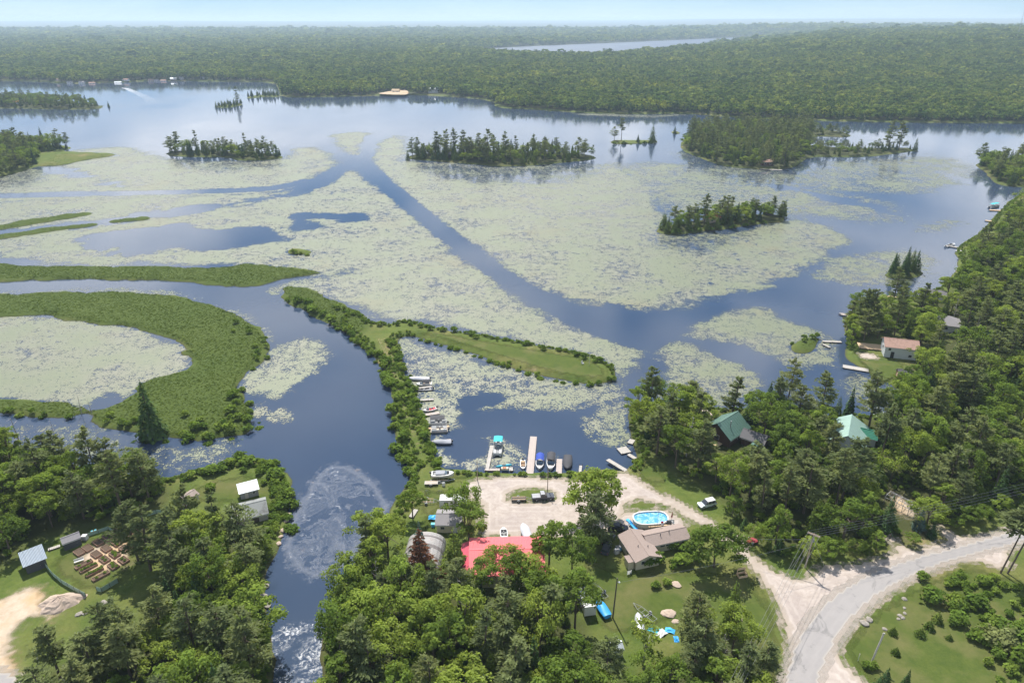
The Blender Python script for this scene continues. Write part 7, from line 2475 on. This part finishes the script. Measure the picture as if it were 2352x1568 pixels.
# ---------------------------------------------------------------- poles and wires
pb = P3(795, 697)
PHT = 9.3
pole = thing('utility_pole', 'leaning wooden utility pole with twin crossarms at the road junction', 'utility pole', pb)
top = (pb[0] + .0, pb[1], 0)
MB().tube([(0, 0, -.5), (.12, 0, PHT * .5), (.35, 0, PHT)], [.17, .15, .12], 8).build('post', POLEW, pole)
arm_dir = math.radians(-38)
ca, sa = math.cos(arm_dir), math.sin(arm_dir)
for dz, off in ((-.25, .16), (-.25, -.16)):
    MB().box((.33 - sa * off, ca * off, PHT + dz), (2.6, .12, .14), arm_dir).build('crossarm', POLEW, pole)
for k in range(4):
    u_ = -1.2 + .8 * k
    MB().tube([(.33 + ca * u_, sa * u_, PHT - .2), (.33 + ca * u_, sa * u_, PHT + .12)], [.06, .04], 6).build('insulator', GREY, pole)
MB().tube([(.3, -.3, PHT - 1.9), (.3, -.3, PHT - 1.1)], .2, 10).build('transformer', GREY, pole)


def wire(label, a, b, sag=.6, r=.022, group=None, name='overhead_wire', cat='wire'):
    pts = [tuple(a[i] + (b[i] - a[i]) * t_ - (sag * 4 * t_ * (1 - t_) if i == 2 else 0) for i in range(3)) for t_ in np.linspace(0, 1, 15)]
    o = MB().tube(pts, r, 4).build(name, WIREM)
    return tag(o, label, cat, group)


for k in range(4):
    u_ = -1.2 + .8 * k
    a_ = (pb[0] + .33 + ca * u_, pb[1] + sa * u_, LZ + PHT + .1)
    e1 = P3(250 + 34 * k, 1517, LZ + 8.6)
    d_ = np.array(e1) - np.array(a_)
    wire('overhead wire running from the utility pole to the bottom edge, %s from the left' % ['first', 'second', 'third', 'fourth'][k], a_, tuple(np.array(a_) + d_ * 1.5), .25)
    e2 = P3(2352, 95 + 22 * k, LZ + 9.3)
    d_ = np.array(e2) - np.array(a_)
    wire('overhead wire running from the utility pole to the right edge, %s from the top' % ['first', 'second', 'third', 'fourth'][k], a_, tuple(np.array(a_) + d_ * 1.15), .5)
wire('guy wire slanting from the pole to the ground by the road', (pb[0] + .3, pb[1], LZ + PHT - 1.0), P3(942, 718), 0, .035, name='guy_wire')
wire('guy wire slanting from the pole to the gravel, left one', (pb[0] + .3, pb[1], LZ + PHT - .6), P3(662, 748), 0, .035, name='guy_wire')
wire('guy wire slanting from the pole to the gravel, right one', (pb[0] + .3, pb[1], LZ + PHT - .6), P3(708, 768), 0, .035, name='guy_wire')
wire('service wire from the utility pole across the drive to the house, upper one', (pb[0] + .3, pb[1], LZ + PHT - 1.5), (38.5, 125.5, LZ + 4.2), .5, .025, name='service_wire')
wire('service wire from the utility pole towards the lamp post, lower one', (pb[0] + .3, pb[1], LZ + PHT - 2.0), (P7(935, 838)[0], P7(935, 838)[1], LZ + 9.2), .8, .025, name='service_wire')

q = P7(935, 838)
t = thing('lamp_post', 'tall wooden lamp post with white globe on the house lawn', 'lamp post', q)
MB().tube([(0, 0, -.4), (.15, 0, 5), (.3, 0, 10.4)], [.16, .14, .11], 8).build('post', pm('dark_pole_wood', (.12, .10, .085), .9, var=.2), t)
MB().tube([(.25, 0, 9.3), (.7, 0, 9.5)], .04, 5).build('arm', STEEL, t)
MB().loft([[(.72 + .2 * math.sin(f_) * math.cos(a), .2 * math.sin(f_) * math.sin(a), 9.3 - .2 * math.cos(f_)) for a in np.linspace(0, 6.283, 9)[:-1]] for f_ in np.linspace(.2, 2.9, 6)]).build('globe', LAMPW, t, True)
for (fr_, x, y, h_, lb) in ((P1, 1280, 560, 7.5, 'slim wooden lamp pole on the grass of the gravel loop'), (P1, 765, 470, 6.0, 'thin pole at the upper left of the gravel lot')):
    t = thing('lamp_pole', lb, 'pole', fr_(x, y))
    MB().tube([(0, 0, -.4), (0, 0, h_)], [.12, .08], 8).build('post', POLEW, t)
    MB().tube([(0, 0, h_ - .2), (.6, 0, h_)], .035, 5).build('arm', STEEL, t)
    MB().box((.7, 0, h_ - .02), (.35, .2, .1)).build('lamp_head', GREY, t)
q = P3(1265, 1372)
t = thing('leaning_post', 'leaning grey wooden post standing in a low shrub on the roadside lawn', 'post', q)
MB().tube([(0, 0, -.4), (.5, .2, 3.4), (1.1, .45, 7.0)], [.17, .16, .14], 8).build('post', WOODG, t)
MB().box((1.08, .45, 6.8), (.5, .12, .1)).build('bracket', STEEL, t)
q = P3(1170, 1360)
t = thing('marker_stake', 'thin pale marker stake left of the leaning post', 'stake', q)
MB().tube([(0, 0, -.2), (0, 0, 1.9)], .05, 5).build('stake', WHITE, t)
MB().box((0, -.04, 1.75), (.18, .03, .25)).build('reflector', TANSEAT, t)
q = P5(345, 1225)
t = thing('gate_post', 'weathered post with yellow cap at the bottom left street corner', 'post', q)
MB().tube([(0, 0, -.3), (-.25, .1, 2.6)], [.14, .13], 8).build('post', WOODG, t)
MB().tube([(-.25, .1, 2.6), (-.26, .1, 2.75)], [.15, .15], 8).build('cap', pm('yellow_cap', (.7, .5, .05), .5), t)
q = G(1353, 838, LZ)
t = thing('flag_pole', 'slim pole on the tip of the grassy spit', 'pole', q)
MB().tube([(0, 0, -.2), (0, 0, 7.5)], [.06, .04], 6).build('post', WHITE, t)
MB().tube([(0, 0, 7.45), (0, 0, 7.7)], [.08, .03], 6).build('finial', STEEL, t)
t = thing('garden_chair', 'white chair on the mown tip of the spit', 'chair', G(1338, 836, LZ), .6)
MB().box((0, 0, .4), (.7, .7, .08)).build('seat', WHITE, t)
MB().box((0, .34, .8), (.7, .08, .8)).build('backrest', WHITE, t)
for sx in (-.3, .3):
    for sy in (-.3, .3):
        MB().box((sx, sy, .2), (.07, .07, .4)).build('leg', WHITE, t)

# ---------------------------------------------------------------- far things: cottages, speedboat, mast
def cottage_far(label, q, L, Wd, hw, wallm, roofm, rz, name='lakeside_cottage', cat='cottage', group=None):
    t = thing(name, label, cat, (q[0], q[1], zat(q[0], q[1])), rz, group)
    gable(t, L, Wd, hw, Wd * .28, wallm, roofm, .4)
    window(t, -L * .2, -Wd / 2, hw * .55, 1.4, 1.2, '-y')
    window(t, L * .25, -Wd / 2, hw * .55, 1.4, 1.2, '-y')
    return t


for i, (x, y, lb) in enumerate(((345, 512, 'orange-roofed'), (415, 520, 'low white'), (490, 520, 'small orange'), (555, 520, 'tan-roofed'), (720, 516, 'long pale'), (770, 510, 'white'), (930, 505, 'grey-roofed'), (968, 505, 'small white'), (1010, 505, 'wide white'),
                                (1075, 503, 'bright white'), (1118, 502, 'narrow white'), (1270, 500, 'pale grey'), (1410, 500, 'reddish'), (1480, 498, 'big orange-roofed'), (1555, 498, 'blue-roofed'))):
    q = F0(x, y + 6, 1.5)
    cottage_far('%s far cottage on the left far shore, %s from the left' % (lb, ['first', 'second', 'third', 'fourth', 'fifth', 'sixth', 'seventh', 'eighth', 'ninth', 'tenth', 'eleventh', 'twelfth', 'thirteenth', 'fourteenth', 'last'][i]),
                (q[0], q[1] + 14, 0), 8 + (i * 7) % 6, 6, 3, WHITE if i % 3 else TANSEAT, [SHINGLE_RED, WHITE_ROOF, SHINGLE_GREY][(i + (1 if 'white' in lb else 0)) % 3], .1 * (i % 5 - 2), group='cottages along the far left shore')
q = F1(545, 585, 1.5)
cottage_far('white house with shining roof on the far middle shore', (q[0], q[1], 0), 16, 11, 5, WHITE, WHITE_ROOF, .2, 'lake_house', 'house')
q = F1(310, 585, 1.5)
cottage_far('tan barn on the bare sandy lot across the lake', (q[0], q[1], 0), 12, 8, 3.5, TANSEAT, pm('tan_roof', (.45, .33, .2), .8), -.1, 'barn', 'barn')
sheet('sandy_lot', [np.array([(F1(180, 600)[0], F1(180, 600)[1]), F1(300, 606)[:2], F1(400, 606)[:2], F1(390, 572)[:2], F1(320, 574)[:2], F1(240, 588)[:2]])], [], 4, 3.2, DIRT, 'bare sandy lot on the far shore', 'sandy lot', marg=3)
q = F1(800, 925)
cottage_far('brown-roofed cottage on the long middle island', (q[0], q[1] - 18, 0), 11, 8, 3.5, LOGWALL, SHINGLE, .3)
q = F1(650, 985)
cottage_far('dark boathouse at the left end of the long middle island', (q[0], q[1], 0), 7, 4, 2.4, LOGWALL, SHINGLE_DK, .1, 'boathouse', 'boathouse')
q = PI_(950, 800)
cottage_far('orange-roofed cottage hidden among the trees of the round island', (q[0], q[1], 0), 8, 6, 3, TANSEAT, pm('orange_roof', (.55, .2, .09), .8), .4)
q = PI_(1850, 690)
cottage_far('white-roofed boathouse at the right tip of the round island', (q[0], q[1], 0), 5, 4, 2.4, LOGWALL, WHITE_ROOF, .1, 'boathouse', 'boathouse')
q = F2(730, 1040)
cottage_far('brown cottage on the shore of the large right island', (q[0], q[1], 0), 9, 6, 3, LOGWALL, SHINGLE_RED, -.1)
dock('long grey dock in front of the large right island', *b2(F2, (690, 1066), (830, 1070), .45), 2.4, WOODG, posts=False)
q = F0(115, 655)
cottage_far('orange and white cottage on the upper left island', (q[0], q[1], 0), 10, 7, 3, WHITE, pm('orange_roof', (.55, .2, .09), .8), 0)
a_, b_ = F0(790, 556, 0), F0(765, 553, 0)
boat('white speedboat pulling a wake across the upper left lake', a_, (a_[0] - 6.5, a_[1] + 2.2, 0), 2.6, WHITE, None, None, True, WHITE, z=0)
V, F_, fd = [], [], []
wk = [F0(772, 554, 0), F0(800, 560, 0), F0(860, 585, 0), F0(940, 625, 0), F0(960, 660, 0)]
for i, p_ in enumerate(wk):
    w_ = (2.5, 4, 6, 7, 8)[i]
    V += [(p_[0] - w_ * .5, p_[1] - w_, .03), (p_[0] + w_ * .5, p_[1] + w_, .03)]
    fd += [(.95, .7, .28, .12, 0)[i]] * 2
    if i:
        F_.append((2 * i - 2, 2 * i - 1, 2 * i + 1, 2 * i))
tag(link('boat_wake', np_mesh('boat_wake', np.array(V), np.array(F_), WAKEM, {'fade': ('POINT', np.array(fd))})), 'white foam trail behind the speedboat', 'wake', kind='stuff')
qx, qy = G(2343, 62, 60)[:2]
sc_ = 2250 / qy
tw = thing('radio_mast', 'lattice radio mast on the far right horizon', 'radio mast', (qx * sc_, qy * sc_, zat(qx * sc_, qy * sc_)))
for k in range(3):
    a = k * 2.094
    MB().tube([(2.2 * math.cos(a), 2.2 * math.sin(a), 0), (.5 * math.cos(a), .5 * math.sin(a), 92)], .22, 4).build('leg', STEEL, tw)
for k in range(15):
    z_ = 3 + k * 6.1
    r0 = 2.2 - 1.7 * z_ / 92
    MB().tube([(r0 * math.cos(a), r0 * math.sin(a), z_) for a in np.linspace(0, 6.283, 4)], .15, 3).build('brace', STEEL, tw)
